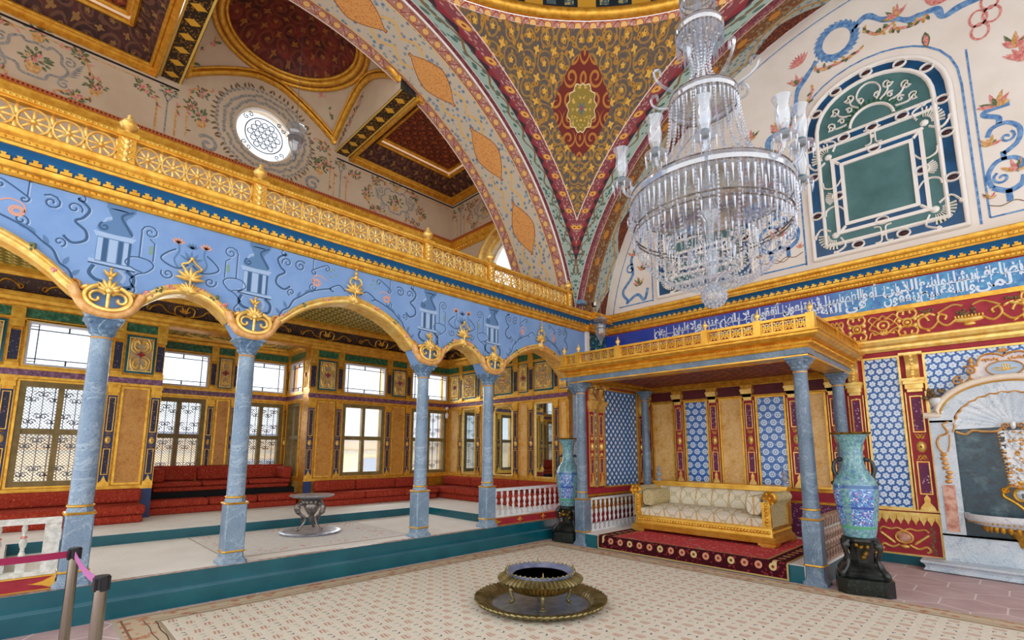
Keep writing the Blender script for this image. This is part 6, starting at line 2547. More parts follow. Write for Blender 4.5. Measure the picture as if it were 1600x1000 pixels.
m = MB().fbox(FB, -5.85, -1.98, .84, 1.0, .001, .015)
struct(m.build('trim_rail_canopy', 'red_paint'))

# side wall of the canopy
struct(MB().box(-5.93, -5.85, 7.74, 9.85, .2, 3.05).build('wall_canopy_side', 'red_paint'))
bpilaster(FS, 7.78, 7.95, PT + 'first on the canopy side wall, just behind the front left column', 1.02, 2.45, True, 2.95, 'pilasters of the canopy side wall')
bpilaster(FS, 8.08, 8.27, PT + 'left of the lattice tiled panel on the canopy side wall', 1.02, 2.45, True, 2.95, 'pilasters of the canopy side wall')
bpilaster(FS, 9.58, 9.80, PT + 'right of the lattice tiled panel, by the back left canopy column', 1.02, 2.45, True, 2.95, 'pilasters of the canopy side wall')
panel(FS, 7.97, 8.06, 'narrow strip of blue lattice tiles between two pilasters of the canopy side wall', 'tile_lattice', 1.0, 2.95, 'tile panel', 'tile panels of the canopy side wall', .015, 'tile_mural')
panel(FS, 8.29, 9.56, 'large blue and white lattice tiled panel on the left side wall of the canopy', 'tile_lattice', .98, 2.95, 'tile panel', 'tile panels of the canopy side wall', .03, 'tile_mural')
m = MB().fbox(FS, 7.72, 9.85, .62, .82, 0, .03).fbox(FS, 7.72, 9.85, .84, .88, 0, .05)
for k in range(22):
    y = 7.78 + k * .095
    m.prism(FS, [(y - .046, .63), (y + .046, .63), (y + .02, .57), (y, .52), (y - .02, .57)], .001, .03)
    m.dome(FS, y, .72, .035, .05, .03, 0, .03, 8, 2)
t = struct(m.build('trim_valance_side', 'gold_old'))
MB().fbox(FS, 7.72, 9.85, .88, .98, 0, .03).build('red_rail', 'red_paint', t)

# ================================================================ the canopy
c = thing('throne_canopy', 'gilded canopy roof with pierced railing on four columns above the sofa', 'canopy', (-3.9, 8.5, 2.98))
XL, XR, YF, YB = -5.92, -1.88, 7.36, 9.80
m = MB()
m.box(XL, XR, YF, YF + .24, 2.99, 3.08).box(XL, XL + .24, YF + .24, YB, 2.99, 3.08).box(XR - .24, XR, YF + .24, YB, 2.99, 3.08)
m.box(XL - .02, XL + .26, YF - .02, YF + .26, 3.0, 3.081).box(XR - .26, XR + .02, YF - .02, YF + .26, 3.0, 3.081)
m.build('marble_beam', 'marble_slate', c)
m = MB()
for x0, x1, y0, y1 in ((XL - .01, XR + .01, YF - .01, YF + .25), (XL - .01, XL + .25, YF + .25, YB), (XR - .25, XR + .01, YF + .25, YB)):
    m.box(x0, x1, y0, y1, 2.972, 2.992)
m.build('gilt_line', 'gold_smooth', c)
PROF = [(0, 3.08), (.02, 3.08), (.035, 3.10), (.03, 3.12), (.07, 3.13), (.08, 3.16), (.06, 3.18), (.14, 3.20), (.19, 3.235), (.19, 3.26), (.22, 3.27), (.22, 3.285), (0, 3.285)]


def ringcorn(prof):
    m = MB()
    rows = []
    for d, z in prof:
        rows.append([(XL - d, YB, z), (XL - d, YF - d, z), (XR + d, YF - d, z), (XR + d, YB, z)])
    m.grid(rows)
    return m


m = ringcorn(PROF)
m.add([(XL, YB, 3.285), (XL, YF, 3.285), (XR, YF, 3.285), (XR, YB, 3.285)], [(0, 1, 2, 3)])
for k in range(95):
    x = XL - .06 + k * (XR - XL + .12) / 94
    m.ball((x, YF - .085, 3.145), .016, 6, 4)
for k in range(58):
    y = YF + k * (YB - YF) / 58
    m.ball((XR + .085, y, 3.145), .016, 6, 4)
    m.ball((XL - .085, y, 3.145), .016, 6, 4)
m.build('gilt_cornice', 'gold', c)
m = MB().add([(XL, YF, 3.06), (XR, YF, 3.06), (XR, YB, 3.06), (XL, YB, 3.06)], [(0, 1, 2, 3)])
m.build('painted_ceiling', 'coffer_red', c)
m = MB()
for k, (j, z) in enumerate(((.27, 3.0), (.36, 3.03))):
    m.tube([(XL + j, YF + j, z), (XR - j, YF + j, z), (XR - j, YB - .1, z), (XL + j, YB - .1, z)], .04, 6, True)
m.build('ceiling_moulding', 'gold_old', c, 50)
# railing
RY, RXL, RXR = YF - .17, XL - .03, XR + .12
FRL = FY(RY)
zb0, zb1 = 3.285, 3.49


def railing(F, a0, a1, n, lattice, nm):
    m = MB().fbox(F, a0, a1, zb0, zb0 + .03, -.03, .03).fbox(F, a0, a1, zb1 - .035, zb1, -.04, .04)
    if lattice:
        st = (a1 - a0) / n
        for k in range(n):
            x0 = a0 + k * st
            m.fbox(F, x0 - .012, x0 + .012, zb0 + .03, zb1 - .035, -.012, .014)
            xm, zm = x0 + st / 2, (zb0 + zb1) / 2
            for sg in (-1, 1):
                m.strip(F, [(x0 + .02, zm - sg * .06), (x0 + st - .02, zm + sg * .06)], .016, -.004, .012, False)
            m.strip(F, [(xm - .05, zm), (xm, zm + .055), (xm + .05, zm), (xm, zm - .055), (xm - .05, zm)], .012, -.004, .012, False)
    else:
        for k in range(n):
            x0 = a0 + (k + .5) * (a1 - a0) / n
            m.fbox(F, x0 - .022, x0 + .022, zb0 + .03, zb1 - .035, -.015, .015)
    return m.build(nm, 'gold_smooth', c)


posts = [RXL, XL + .28, -4.62, -3.27, XR - .28, RXR]
posts = [-5.92, -5.58, -4.72, -3.17, -2.42, -1.76]
for a, b in zip(posts, posts[1:]):
    railing(FRL, a + .05, b - .05, max(2, int((b - a - .1) / .135)), True, 'railing_panel')
FRR = FX(RXR)
railing(FRR, RY + .05, YB, 26, False, 'railing_panel')
railing(FX(RXL), RY + .05, YB, 26, False, 'railing_panel')
FIN = [(.028, 0), (.018, .012), (.015, .03), (.036, .055), (.04, .075), (.026, .1), (.012, .112), (.014, .125), (.007, .14), (.002, .165)]
for x in posts:
    m = MB().box(x - .05, x + .05, RY - .05, RY + .05, zb0, zb1 + .012)
    m.build('railing_post', 'gold_smooth', c)
    MB().lathe((x, RY, zb1 + .012), FIN, 12).build('urn_finial', 'gold_leaf_pale', c, 60)
for y in (8.4, 9.7):
    MB().box(RXR - .045, RXR + .045, y - .045, y + .045, zb0, zb1 + .01).build('railing_post', 'gold_smooth', c)
# canopy columns
CZ = (.235, .81, .945, 2.78, 2.965)
g = 'columns of the throne canopy'
column('canopy_column', 'grey marble column at the front left corner of the canopy, beside the left vase', (-5.77, 7.48, 0.0), CZ, .93, 'marble_slate', 'marble_slate', g)
column('canopy_column', 'grey marble column at the front right corner of the canopy', (-2.02, 7.50, 0.0), CZ, .93, 'marble_slate', 'marble_slate', g)
column('canopy_column', 'dark grey column at the back left of the canopy, behind the sofa', (-5.60, 9.50, .226), tuple(z - .226 for z in (.40, .81, .945, 2.78, 2.965)), .8, 'marble_slate', 'marble_slate', g)
column('canopy_column', 'dark grey column at the back right of the canopy, behind the right vase', (-2.02, 9.50, .226), tuple(z - .226 for z in (.40, .81, .945, 2.78, 2.965)), .9, 'marble_slate', 'marble_slate', g)
# platform
m = MB().box(-5.88, -1.95, 7.41, 9.85, 0, .222)
t = struct(m.build('floor_canopy', 'platform_stone'))
m = MB().box(-5.66, -2.13, 7.392, 7.41, 0, .105).box(-5.66, -2.13, 7.40, 7.41, .105, .218).box(-1.952, -1.94, 7.6, 9.8, 0, .21)
m.build('riser', 'teal_paint', t)


# ---- balustrades
def baluster(s, mt, band_mt):
    root = bpy.data.objects.new('baluster', None)


def balustrade(label, x, y0, y1, zbase, ztop, n, mt, grp=None, post=None, rail_w=.05, hb=.05, tint=None, skip=0.0):
    c = thing('marble_balustrade', label, 'balustrade', (x, (y0 + y1) / 2, zbase), grp)
    MB().box(x - rail_w, x + rail_w, y0, y1, ztop - hb, ztop).build('top_rail', mt, c)
    MB().box(x - rail_w, x + rail_w, y0, y1, zbase, zbase + hb * .8).build('bottom_rail', mt, c)
    b0, b1 = zbase + hb * .8, ztop - hb
    H = b1 - b0
    pr = [(.030, .0), (.030, .20), (.018, .22), (.016, .26), (.026, .33), (.03, .37), (.016, .43), (.022, .45), (.014, .47), (.026, .53), (.034, .60), (.026, .67), (.013, .71), (.02, .73), (.013, .75), (.015, .80), (.026, .90), (.02, .97), (.02, 1.0)]
    proto = None
    for k in range(n):
        y = y0 + skip + (y1 - y0 - skip) * (k + .5) / n
        if proto is None:
            m = MB()
            m.lathe((x, y, b0), [(r * (H / .45) ** .3 * .95, z * H) for r, z in pr[2:]], 10)
            m.box(x - .034, x + .034, y - .034, y + .034, b0, b0 + .2 * H)
            proto = m.build('baluster', mt, c, 50)
            p0 = y
            rg = MB().lathe((x, y, b0), [(.016, .70 * H), (.027, .715 * H), (.027, .735 * H), (.016, .75 * H)], 10).build('baluster_ring', tint or 'paint_rose', proto, 50)
        else:
            o = proto.copy()
            COL.objects.link(o)
            o.parent = c
            o.location = (0, y - p0, 0)
            q = rg.copy()
            COL.objects.link(q)
            q.parent = o
    if post:
        for yy in post:
            MB().box(x - .05, x + .05, yy - .06, yy + .06, zbase, ztop - hb).build('end_pilaster', mt, c)
    return c


def redbase(label, y0, y1):
    c = thing('plinth_board', label, 'wall panel', (-6.9, (y0 + y1) / 2, .337), 'red and gilt base panels')
    MB().box(-6.98, -6.84, y0, y1, .337, .478).build('panel', 'red_paint', c)
    F = FX(-6.84)
    m = MB().fbox(F, y0, y1, .337, .35, 0, .012).fbox(F, y0, y1, .465, .478, 0, .012).fbox(F, y0, y0 + .012, .35, .465, 0, .012).fbox(F, y1 - .012, y1, .35, .465, 0, .012)
    m.build('gilt_edge', 'gold_smooth', c)
    m = MB()
    for e, sg in ((y0, 1), (y1, -1)):
        m.prism(F, [(e + sg * .012, .35), (e + sg * .012, .465), (e + sg * .09, .425), (e + sg * .16, .408), (e + sg * .2, .408), (e + sg * .16, .400), (e + sg * .09, .385)], 0, .014)
    n = 2 if y1 - y0 > 1.5 else 0
    for k in range(n):
        yc = y0 + (y1 - y0) * (k + 1) / 3
        for j in range(4):
            m.dome(F, yc + .03 * cos(j * pi / 2), .408 + .02 * sin(j * pi / 2), .05 if j % 2 == 0 else .03, .018, .015, j * pi / 2, 0, 8, 2)
    m.build('gilt_tip', 'gold_smooth', c)


balustrade('white marble balustrade between the fourth column and the left blue vase', -6.9, 6.27, 8.24, .48, 1.0, 13, 'marble_white', 'balustrades of the arcade')
balustrade('pale stone balustrade at the left edge, behind the red rope', -6.9, -2.1, .36, .48, 1.02, 14, 'stone_pale', 'balustrades of the arcade', (.30,), .06, .05, 'paint_rose', 0)
redbase('deep red base panel with gilt tips under the right white balustrade', 6.26, 8.24)
redbase('deep red base panel with a gilt tip at the left edge', -2.1, .36)
balustrade('marble balustrade on the left side of the sofa platform', -5.73, 7.62, 9.36, .226, .83, 12, 'marble_white', 'balustrades of the sofa platform', None, .04, .04)
balustrade('brownish marble balustrade on the right side of the sofa platform, beside the right vase', -2.02, 7.64, 9.40, .226, .83, 12, 'stone_brown', 'balustrades of the sofa platform', None, .04, .04, 'stone_pale')

# ================================================================ the marble wall fountain
c = thing('wall_fountain', 'blue-white marble wall fountain with scallop shell niche and gilt crest', 'fountain', (-.05, 9.75, 0))
fx = -.05
W0, W1 = .88, .62                # outer and inner half width
m = MB()
for sg in (-1, 1):
    m.fbox(FB, fx + sg * (W0 if sg < 0 else W1), fx + sg * (W1 if sg < 0 else W0), .12, 2.18, .03, .14)
m.fbox(FB, fx - W0, fx + W0, .12, .52, .03, .12)
m.build('jamb', 'marble_bluewhite', c)
MB().fbox(FB, fx - W1, fx + W1, .52, 2.5, .03, .06).build('back_slab', 'marble_green_dark', c)
m = MB()
for sg in (-1, 1):
    xc = fx + sg * (W0 + W1) / 2
    m.fbox(FB, xc - .07, xc + .07, .56, 1.22, .14, .15)
m.build('red_inlay', 'marble_rouge', c)
m = MB()
for sg in (-1, 1):
    xc = fx + sg * (W0 + W1) / 2
    m.strip(FB, [(xc + sg * a, b) for a, b in smooth([(-.09, 2.14), (-.02, 2.1), (-.06, 1.98), (.04, 1.92), (.07, 1.8), (.02, 1.68)], 5)], .03, .14, .03)
    m.strip(FB, [(xc + sg * a, b) for a, b in smooth([(-.08, 1.95), (-.07, 1.82), (-.04, 1.7)], 5)], .02, .14, .02)
    for k in range(7):
        m.dome(FB, xc + random.uniform(-.03, .03), 1.66 - k * .065, .045, .032, .035, random.uniform(-.4, .4), .14, 8, 2)
    m.fbox(FB, xc - .13, xc + .13, 2.13, 2.16, .14, .16)
    m.fbox(FB, fx - W0, fx + W0, .5, .525, .12, .145)
m.build('gilt_scroll', 'gold_pink', c, 60)
# arch with moulding
op_ = [(fx + W1 * cos(radians(a)), 2.10 + .42 * sin(radians(a))) for a in range(0, 181, 9)]
ou_ = [(fx + (W0 - .06) * cos(radians(a)), 2.16 + .54 * sin(radians(a))) for a in range(0, 181, 9)]
m = MB().grid([[FB(*p, .03) for p in op_], [FB(*p, .15) for p in op_], [FB(*p, .15) for p in ou_], [FB(*p, .03) for p in ou_]])
m.fbox(FB, fx - W0, fx - W1 + .02, 2.12, 2.24, .03, .16).fbox(FB, fx + W1 - .02, fx + W0, 2.12, 2.24, .03, .16)
m.build('arch', 'marble_bluewhite', c)
m = MB().strip(FB, [(fx + W0 * 1.06, 2.24), (fx + W0 * .86, 2.24)] + [(fx + (W0 - .08) * cos(radians(a)), 2.20 + .54 * sin(radians(a))) for a in range(12, 169, 6)] + [(fx - W0 * .86, 2.24), (fx - W0 * 1.06, 2.24)], .09, .15, .05)
m.build('arch_moulding', MAT('cream_gilt', lambda: mix(ramp(noise(8, 3), .35, .65), '#E3D3C2', '#E9DCC4'), rough=.5), c, 50)
m = MB().strip(FB, [(fx + (W0 - .13) * cos(radians(a)), 2.20 + .49 * sin(radians(a))) for a in range(6, 175, 6)], .022, .15, .04)
m.build('gilt_line', 'gold_smooth', c)
# scallop shell
m = MB()
rows = []
hx, hz = fx, 2.02
NR = 15
for i in range(61):
    t = i / 60
    an = pi * t
    rib = .5 + .5 * cos(2 * pi * t * NR)
    row = []
    for j in range(7):
        f = j / 6
        R = (1 + .035 * rib * f)
        x = hx + (.07 + .53 * f) * cos(an) * R
        z = hz + .03 + (.05 + .42 * f) * sin(an) * R + (.03 * f if sin(an) < .3 else 0) - (.06 * f * (1 - sin(an)) ** 4)
        row.append(FB(x, z, .07 + .06 * f * f + .018 * rib * f))
    rows.append(row)
m.grid(rows)
m.build('shell', 'marble_bluewhite', c, 70)
ed = [(hx + .605 * cos(pi * i / 60) * (1 + .035 * (.5 + .5 * cos(2 * pi * i / 60 * NR))), hz + .03 + .475 * sin(pi * i / 60) * (1 + .035 * (.5 + .5 * cos(2 * pi * i / 60 * NR))) - .06 * (1 - sin(pi * i / 60)) ** 4) for i in range(61)]
m = MB().strip(FB, ed, .03, .13, .03)
for sg in (-1, 1):
    m.strip(FB, [(hx + sg * a, b) for a, b in smooth([(.60, 1.99), (.5, 1.95), (.42, 2.0), (.3, 1.985), (.16, 1.99), (.1, 2.05)], 5)], .035, .12, .04)
    m.strip(FB, spiral(hx + sg * .07, 2.06, .05, -1.5, 1.2, sg, 10), .026, .12, .05)
m.build('shell_edge', 'gold_pink', c, 60)
MB().dome(FB, hx, 2.07, .035, .06, .06, 0, .12, 10, 3).build('shell_boss', 'marble_white', c, 60)
# cascade of carved drops
m, g2 = MB(), MB()
for k in range(150):
    t = random.random()
    z = 2.0 - .80 * t
    hw_ = .16 - .06 * t
    x = hx + random.uniform(-hw_, hw_)
    (m if random.random() < .66 else g2).dome(FB, x, z, random.uniform(.02, .034), random.uniform(.016, .026), random.uniform(.03, .05), random.uniform(-.8, .8), .09, 7, 2)
for sg in (-1, 1):
    for k in range(20):
        z = 1.99 - .04 * k
        g2.dome(FB, hx + sg * (.165 - .06 * k / 20), z, .02, .012, .04, sg * -.4, .09, 7, 2)
m.fbox(FB, hx - .1, hx + .1, 1.22, 2.0, .06, .095)
m.build('cascade', 'marble_white', c, 60)
g2.build('cascade_gilding', 'gold_pink', c, 60)
# spout rosette
m = MB()
cz = 1.12
m.strip(FB, [(hx + .085 * cos(t * .35), cz + .085 * sin(t * .35)) for t in range(19)], .035, .08, .03)
for sg in (-1, 1):
    m.strip(FB, [(hx + sg * a, cz + b) for a, b in smooth([(0, .13), (.1, .12), (.17, .05), (.19, -.02), (.12, -.08), (.06, -.13), (0, -.2)], 5)], .045, .07, .035)
    m.strip(FB, spiral(hx + sg * .17, cz + .06, .05, 0, 1.2, sg, 8), .026, .08, .035)
m.dome(FB, hx, cz + .17, .05, .06, .04, 0, .07, 8, 2)
m.build('spout_rosette', 'gold_smooth', c, 60)
MB().dome(FB, hx, cz, .07, .07, .03, 0, .07, 12, 3).build('rosette_field', 'marble_bluewhite', c, 60)
MB().tube([FB(hx, cz + .01, .07), FB(hx, cz + .01, .17), FB(hx, cz - .03, .2)], .012, 8).build('spout', 'lamp_metal', c, 60)
# basin
m = MB()
rows = []
for (r, z, d) in ((.02, .62, .02), (.36, .66, .22), (.52, .70, .33), (.60, .75, .40), (.62, .775, .42), (.62, .84, .42), (.57, .84, .38), (.50, .79, .32), (.02, .76, .02)):
    row = []
    for k in range(33):
        a = pi * k / 32
        row.append(FB(fx + r * cos(a) * (1 + .0 * k), z, .06 + d * sin(a) ** .8))
    rows.append(row)
m.grid(rows)
m.build('basin', 'marble_white', c, 50)
m = MB()
for k in range(1, 32):
    a = pi * k / 32
    m.ball(FB(fx + .585 * cos(a), .735, .06 + .39 * sin(a) ** .8), .012, 6, 4)
for k in range(17):
    a = pi * k / 16
    m.dome(Fr(FB(fx + .42 * cos(a), .66, .06 + .27 * sin(a) ** .8), (sin(a), cos(a), 0), (0, 0, 1), (cos(a), -sin(a), 0)), 0, 0, .06, .03, .03, pi / 2, 0, 8, 2)
rows = []
for (r, z, d) in ((.40, .655, .24), (.2, .60, .17), (.13, .50, .13), (.11, .42, .11)):
    rows.append([FB(fx + r * cos(pi * k / 16), z, .06 + d * sin(pi * k / 16)) for k in range(17)])
m.grid(rows)
m.build('basin_bracket', 'gold_old', c, 60)
m = MB()
rows = []
for (r, z, d) in ((.115, .42, .115), (.09, .38, .09), (.095, .35, .095), (.05, .28, .05), (.01, .25, .01)):
    rows.append([FB(fx + r * cos(pi * k / 16), z, .06 + d * sin(pi * k / 16)) for k in range(17)])
m.grid(rows)
m.build('bracket_drop', 'marble_white', c, 60)
# floor trough
m = MB()
rows = []
for (e, z) in ((0, 0), (.05, .02), (.02, .06), (.03, .09), (.07, .125), (.07, .15), (0, .15)):
    rows.append([(-1.12 - e, 9.84, z), (-1.12 - e, 9.52 - e, z), (1.2 + e, 9.32 - e, z), (1.2 + e, 9.84, z)])
m.grid(rows)
m.add([(-1.12, 9.84, .15), (-1.12, 9.52, .15), (1.2, 9.32, .15), (1.2, 9.84, .15)], [(0, 1, 2, 3)])
m.build('floor_trough', 'marble_bluewhite', c)
# crest with the gilt monogram
o = [(-.52, 2.68), (-.44, 2.62), (-.2, 2.74), (0, 2.76), (.2, 2.74), (.44, 2.62), (.52, 2.68), (.36, 2.80), (.34, 2.88), (.4, 2.93), (.30, 2.93), (.27, 3.02), (.2, 3.07), (.10, 3.07), (0, 3.03), (-.10, 3.07), (-.2, 3.07), (-.27, 3.02), (-.30, 2.93), (-.4, 2.93), (-.34, 2.88), (-.36, 2.80)]
m = MB().prism(FB, [(fx + a, b) for a, b in o], .03, .10)
m.build('crest', MAT('crest_stone', lambda: mix(ramp(noise(9, 5), .4, .62), '#CFC6CC', '#E4DCD6'), rough=.5), c)
m = MB()
for sg in (-1, 1):
    q = lambda P: [(fx + sg * a, b) for a, b in P]
    m.strip(FB, q(smooth([(0, 3.04), (.06, 3.08), (.16, 3.09), (.24, 3.05), (.28, 2.95)], 5)), .03, .10, .03)
    m.strip(FB, q([(.27, 2.935), (.43, 2.935)]), .025, .10, .03)
    m.strip(FB, q(spiral(.36, 2.87, .065, 1.6, 1.2, 1, 12)), .03, .10, .035)
    m.strip(FB, q(spiral(.50, 2.73, .075, 2.0, 1.3, -1, 12)), .03, .10, .035)
    m.strip(FB, q(smooth([(.36, 2.83), (.38, 2.76), (.46, 2.68)], 4)), .025, .10, .03)
    for k in range(6):
        m.dome(FB, fx + sg * (.2 + .03 * k), 2.72 + .012 * (k % 3), .03, .018, .025, random.uniform(0, 3), .10, 7, 2)
        m.dome(FB, fx + sg * (.06 + .03 * k), 3.0 + .012 * (k % 2), .026, .016, .025, random.uniform(0, 3), .10, 7, 2)
    m.lathe(FB(fx + sg * .34, 2.945, .08), [(.02, 0), (.03, .02), (.015, .04), (.035, .07), (.02, .1), (.012, .12)], 8)
m.strip(FB, arc(fx, 2.87, .19, .105, 0, 360, 26), .02, .10, .025)
for k in range(5):
    an = pi / 2 + (k - 2) * .5
    m.dome(FB, fx + .035 * cos(an), 3.10 + .03 * sin(an), .04, .014, .03, an, .09, 6, 2)
m.build('gilt_scroll', 'gold_pink', c, 60)
MB().dome(FB, fx, 2.87, .18, .097, .012, 0, .10, 24, 2).build('oval_field', MAT('pale_blue', color='#A9BFD6', rough=.5), c, 60)
m = MB()
F2 = FB
m.strip(F2, [(fx + a, b) for a, b in smooth([(.13, 2.862), (.06, 2.855), (0, 2.85), (-.06, 2.84), (-.10, 2.86), (-.12, 2.875), (-.08, 2.885), (-.03, 2.875), (.02, 2.86)], 5)], .011, .113, .006)
m.strip(F2, [(fx + a, b) for a, b in smooth([(.02, 2.845), (-.05, 2.835), (-.09, 2.855), (-.06, 2.872), (0, 2.865), (.05, 2.85), (.10, 2.87)], 5)], .010, .113, .006)
for k, (a, b) in enumerate(((-.02, 2.925), (.005, 2.935), (.03, 2.925))):
    m.strip(F2, [(fx + a, b), (fx + a + .006, 2.84)], .011, .113, .006)
    m.strip(F2, [(fx + q[0], q[1]) for q in smooth([(a, b), (a + .03, b - .035), (a + .02, b - .07)], 4)], .009, .113, .006)
m.poly(F2, [(fx - .025, 2.838), (fx + .05, 2.838), (fx + .04, 2.875), (fx - .02, 2.875)], .116)
m.build('monogram', 'gold_leaf_pale', c)
# carved bouquets in urns on the shoulders
for sg in (-1, 1):
    x = fx + sg * .76
    m = MB().lathe(FB(x, 2.27, .10), [(.08, 0), (.07, .02), (.045, .05), (.04, .08), (.085, .12), (.105, .18), (.1, .22), (.085, .23)], 14)
    u = m.build('flower_urn', 'marble_white', c, 50)
    m = MB()
    for k in range(26):
        m.dome(FB, x + random.uniform(-.13, .13), 2.52 + random.uniform(-.04, .11), .035, .026, .05, random.uniform(0, 3), random.uniform(.06, .14), 7, 2)
    for k in (-1, 1):
        m.dome(FB, x + k * .13, 2.50, .07, .02, .03, k * .2, .1, 8, 2)
    m.build('carved_flowers', 'paint_umber', u, 60)
# ================================================================ furniture
def bev(o, w, seg=3):
    md = o.modifiers.new('bevel', 'BEVEL')
    md.width = w
    md.segments = seg
    md.limit_method = 'ANGLE'
    o.data.polygons.foreach_set('use_smooth', [True] * len(o.data.polygons))
    o.data.set_sharp_from_angle(angle=radians(60))
    return o


# ---- red divans of the gallery
def divan(label, axis, a0, a1, wall, depth, z0, splits, arms=(), grp='red divans round the gallery', zs=(.13, .29, .53), back=True, bd=.16):
    """axis 'y': runs along y against x = wall (front towards +x); axis 'x': against y = wall, front towards -y"""
    if axis == 'y':
        def B(m, s0, s1, d0, d1, q0, q1): return m.box(wall + d0, wall + d1, s0, s1, q0, q1)
        loc = (wall + depth / 2, (a0 + a1) / 2, z0)
    else:
        def B(m, s0, s1, d0, d1, q0, q1): return m.box(s0, s1, wall - d1, wall - d0, q0, q1)
        loc = ((a0 + a1) / 2, wall - depth / 2, z0)
    c = thing('red_divan', label, 'divan', loc, grp)
    b, s, t = zs
    bev(B(MB(), a0 + .03, a1 - .03, .02, depth - .05, z0, z0 + b).build('base', 'velvet_red', c), .03)
    n = len(splits) + 1
    e = [a0] + splits + [a1]
    for l, r in zip(e, e[1:]):
        bev(B(MB(), l + .004, r - .004, .02, depth, z0 + b + .004, z0 + s).build('seat_pad', 'velvet_red', c), .05, 4)
    if back:
        for l, r in zip(e, e[1:]):
            bev(B(MB(), l + .004, r - .004, .02, .02 + bd, z0 + s + .003, z0 + t).build('back_pad', 'velvet_red', c), .05, 4)
    for side in arms:
        l, r = (a0 - .01, a0 + .2) if side < 0 else (a1 - .2, a1 + .01)
        bev(B(MB(), l, r, .0, depth + .01, z0 + s + .002, z0 + t - .04).build('arm_rest', 'velvet_red', c), .06, 4)
    return c


divan('red velvet divan along the window wall behind the leftmost column', 'y', -2.6, 1.60, -11.22, .74, .483, [-.55])
divan('low red bench in front of the dark recess step, without a back', 'y', 1.72, 4.50, -11.78, .43, .483, [2.75, 3.65], zs=(.13, .27, .27), back=False)
divan('raised red sofa with two arms inside the window recess', 'y', 1.86, 4.50, -12.55, .70, .862, [2.72, 3.6], arms=(-1, 1), zs=(.09, .19, .50))
divan('red velvet divan along the window wall right of the bronze brazier table', 'y', 4.72, 7.74, -11.22, .66, .483, [5.7, 6.75])
divan('red velvet divan along the end wall, behind the right white balustrade', 'x', -11.2, -7.1, 8.48, .70, .483, [-10.0, -9.2, -8.3])

# ---- pale rug and bronze brazier table in the gallery
o = MB().box(-9.2, -7.12, 1.97, 4.64, .337, .343).build('pale_rug', None)
for v in o.data.vertices:
    v.co -= Vector((-8.16, 3.305, .34))
o.location = (-8.16, 3.305, .34)
o.data.materials.append(MATS['pale_rug'])
tag(o, 'pale worn rug with faded pink border under the bronze brazier table', 'rug')
gx, gy, gz = -8.38, 3.54, .345
o = MB().lathe((0, 0, 0), [(.44, 0), (.47, .012), (.475, .03), (.45, .042), (.40, .036), (.2, .04), (.02, .05)], 64, lambda t, r, z: .012 * sin(22 * t) if r > .42 else 0).build('base_tray', 'silver_pale', None, 50)
o.location = (gx, gy, gz)
tag(o, 'round scalloped metal tray on the pale rug, under the three-legged brazier table', 'tray')
c = thing('brazier_table', 'ornate silvery three-legged table with scalloped dish top, on the pale gallery rug', 'table', (gx, gy, gz + .05))
z0 = gz + .05
m = MB().lathe((gx, gy, z0), [(.03, .50), (.2, .51), (.28, .525), (.345, .55), (.35, .565), (.30, .56), (.22, .545), (.03, .54)], 60, lambda t, r, z: .04 * sin(10 * t) if r > .25 else 0)
m.build('dish', 'silver_pale', c, 50)
m = MB().lathe((gx, gy, z0), [(.02, .22), (.05, .24), (.09, .30), (.13, .38), (.11, .42), (.17, .46), (.12, .51), (.03, .51)], 24)
for k in range(14):
    a = k * .449
    m.ball((gx + .15 * cos(a), gy + .15 * sin(a), z0 + .45), .028, 7, 5)
m.build('bowl', 'silver_old', c, 60)
MB().lathe((gx, gy, z0), [(.004, .10), (.02, .13), (.035, .17), (.06, .2), (.03, .225), (.015, .24)], 14).build('pendant', 'silver_old', c, 50)
for k in range(3):
    a = radians(25 + 120 * k)
    path = smooth([(.13, .44), (.22, .41), (.235, .33), (.17, .25), (.10, .19), (.11, .12), (.16, .05), (.2, .015), (.23, .012)], 5)
    m = MB().tube([(gx + r * cos(a), gy + r * sin(a), z0 + z) for r, z in path], [.034 - .022 * i / (len(path) - 1) + (.012 if 5 < i < 14 else 0) for i in range(len(path))], 8)
    m.ball((gx + .225 * cos(a), gy + .225 * sin(a), z0 + .02), .03, 8, 6, (1, 1, .7))
    for q in (.36, .40, .30):
        m.ball((gx + .22 * cos(a + .1), gy + .22 * sin(a + .1), z0 + q), .036, 8, 6)
    m.strip(Fr((gx, gy, z0), (cos(a), sin(a), 0), (0, 0, 1), (-sin(a), cos(a), 0)), spiral(.13, .16, .05, .5, 1.2, 1, 10), .025, -.012, .03)
    m.build('leg', 'silver_old', c, 60)

# ---- hall rug, brazier and tray
o = MB().box(-4.3, 4.3, -3.26, 3.26, 0, .009).build('hall_rug', 'hall_rug')
o.location = (-2.22, 4.06, .001)
tag(o, 'large cream rug with rows of small motifs covering the hall floor', 'rug')
bx, by = -3.93, 4.30
o = MB().lathe((0, 0, 0), [(.50, .0), (.62, .012), (.70, .05), (.735, .075), (.73, .085), (.66, .075), (.585, .05), (.56, .022), (.54, .014), (.02, .014)], 512, lambda t, r, z: (.016 * (abs(sin(32 * t)) - .5) if r > .575 else 0), 0, lambda t, r, z: (.022 * (abs(sin(32 * (t + (r - .6) * .5))) - .5) if .57 < r < .72 else .012 * (abs(sin(32 * t)) - .5) if r >= .72 else 0)).build('round_tray', 'brass_dull', None, 40)
o.location = (bx, by, .011)
tag(o, 'large round fluted brass tray lying on the cream hall rug', 'tray')
MB().lathe((bx, by, .011), [(.535, .0145), (.3, .018), (.02, .018)], 64).build('tray_floor', 'pewter', o, 40)
c = thing('brass_brazier', 'fluted brass brazier bowl on slender legs, standing in the round tray', 'brazier', (bx, by, .03))
fl = lambda n, a, lo: (lambda t, r, z: a * (abs(sin(n * t)) - .5) if r > lo else 0)
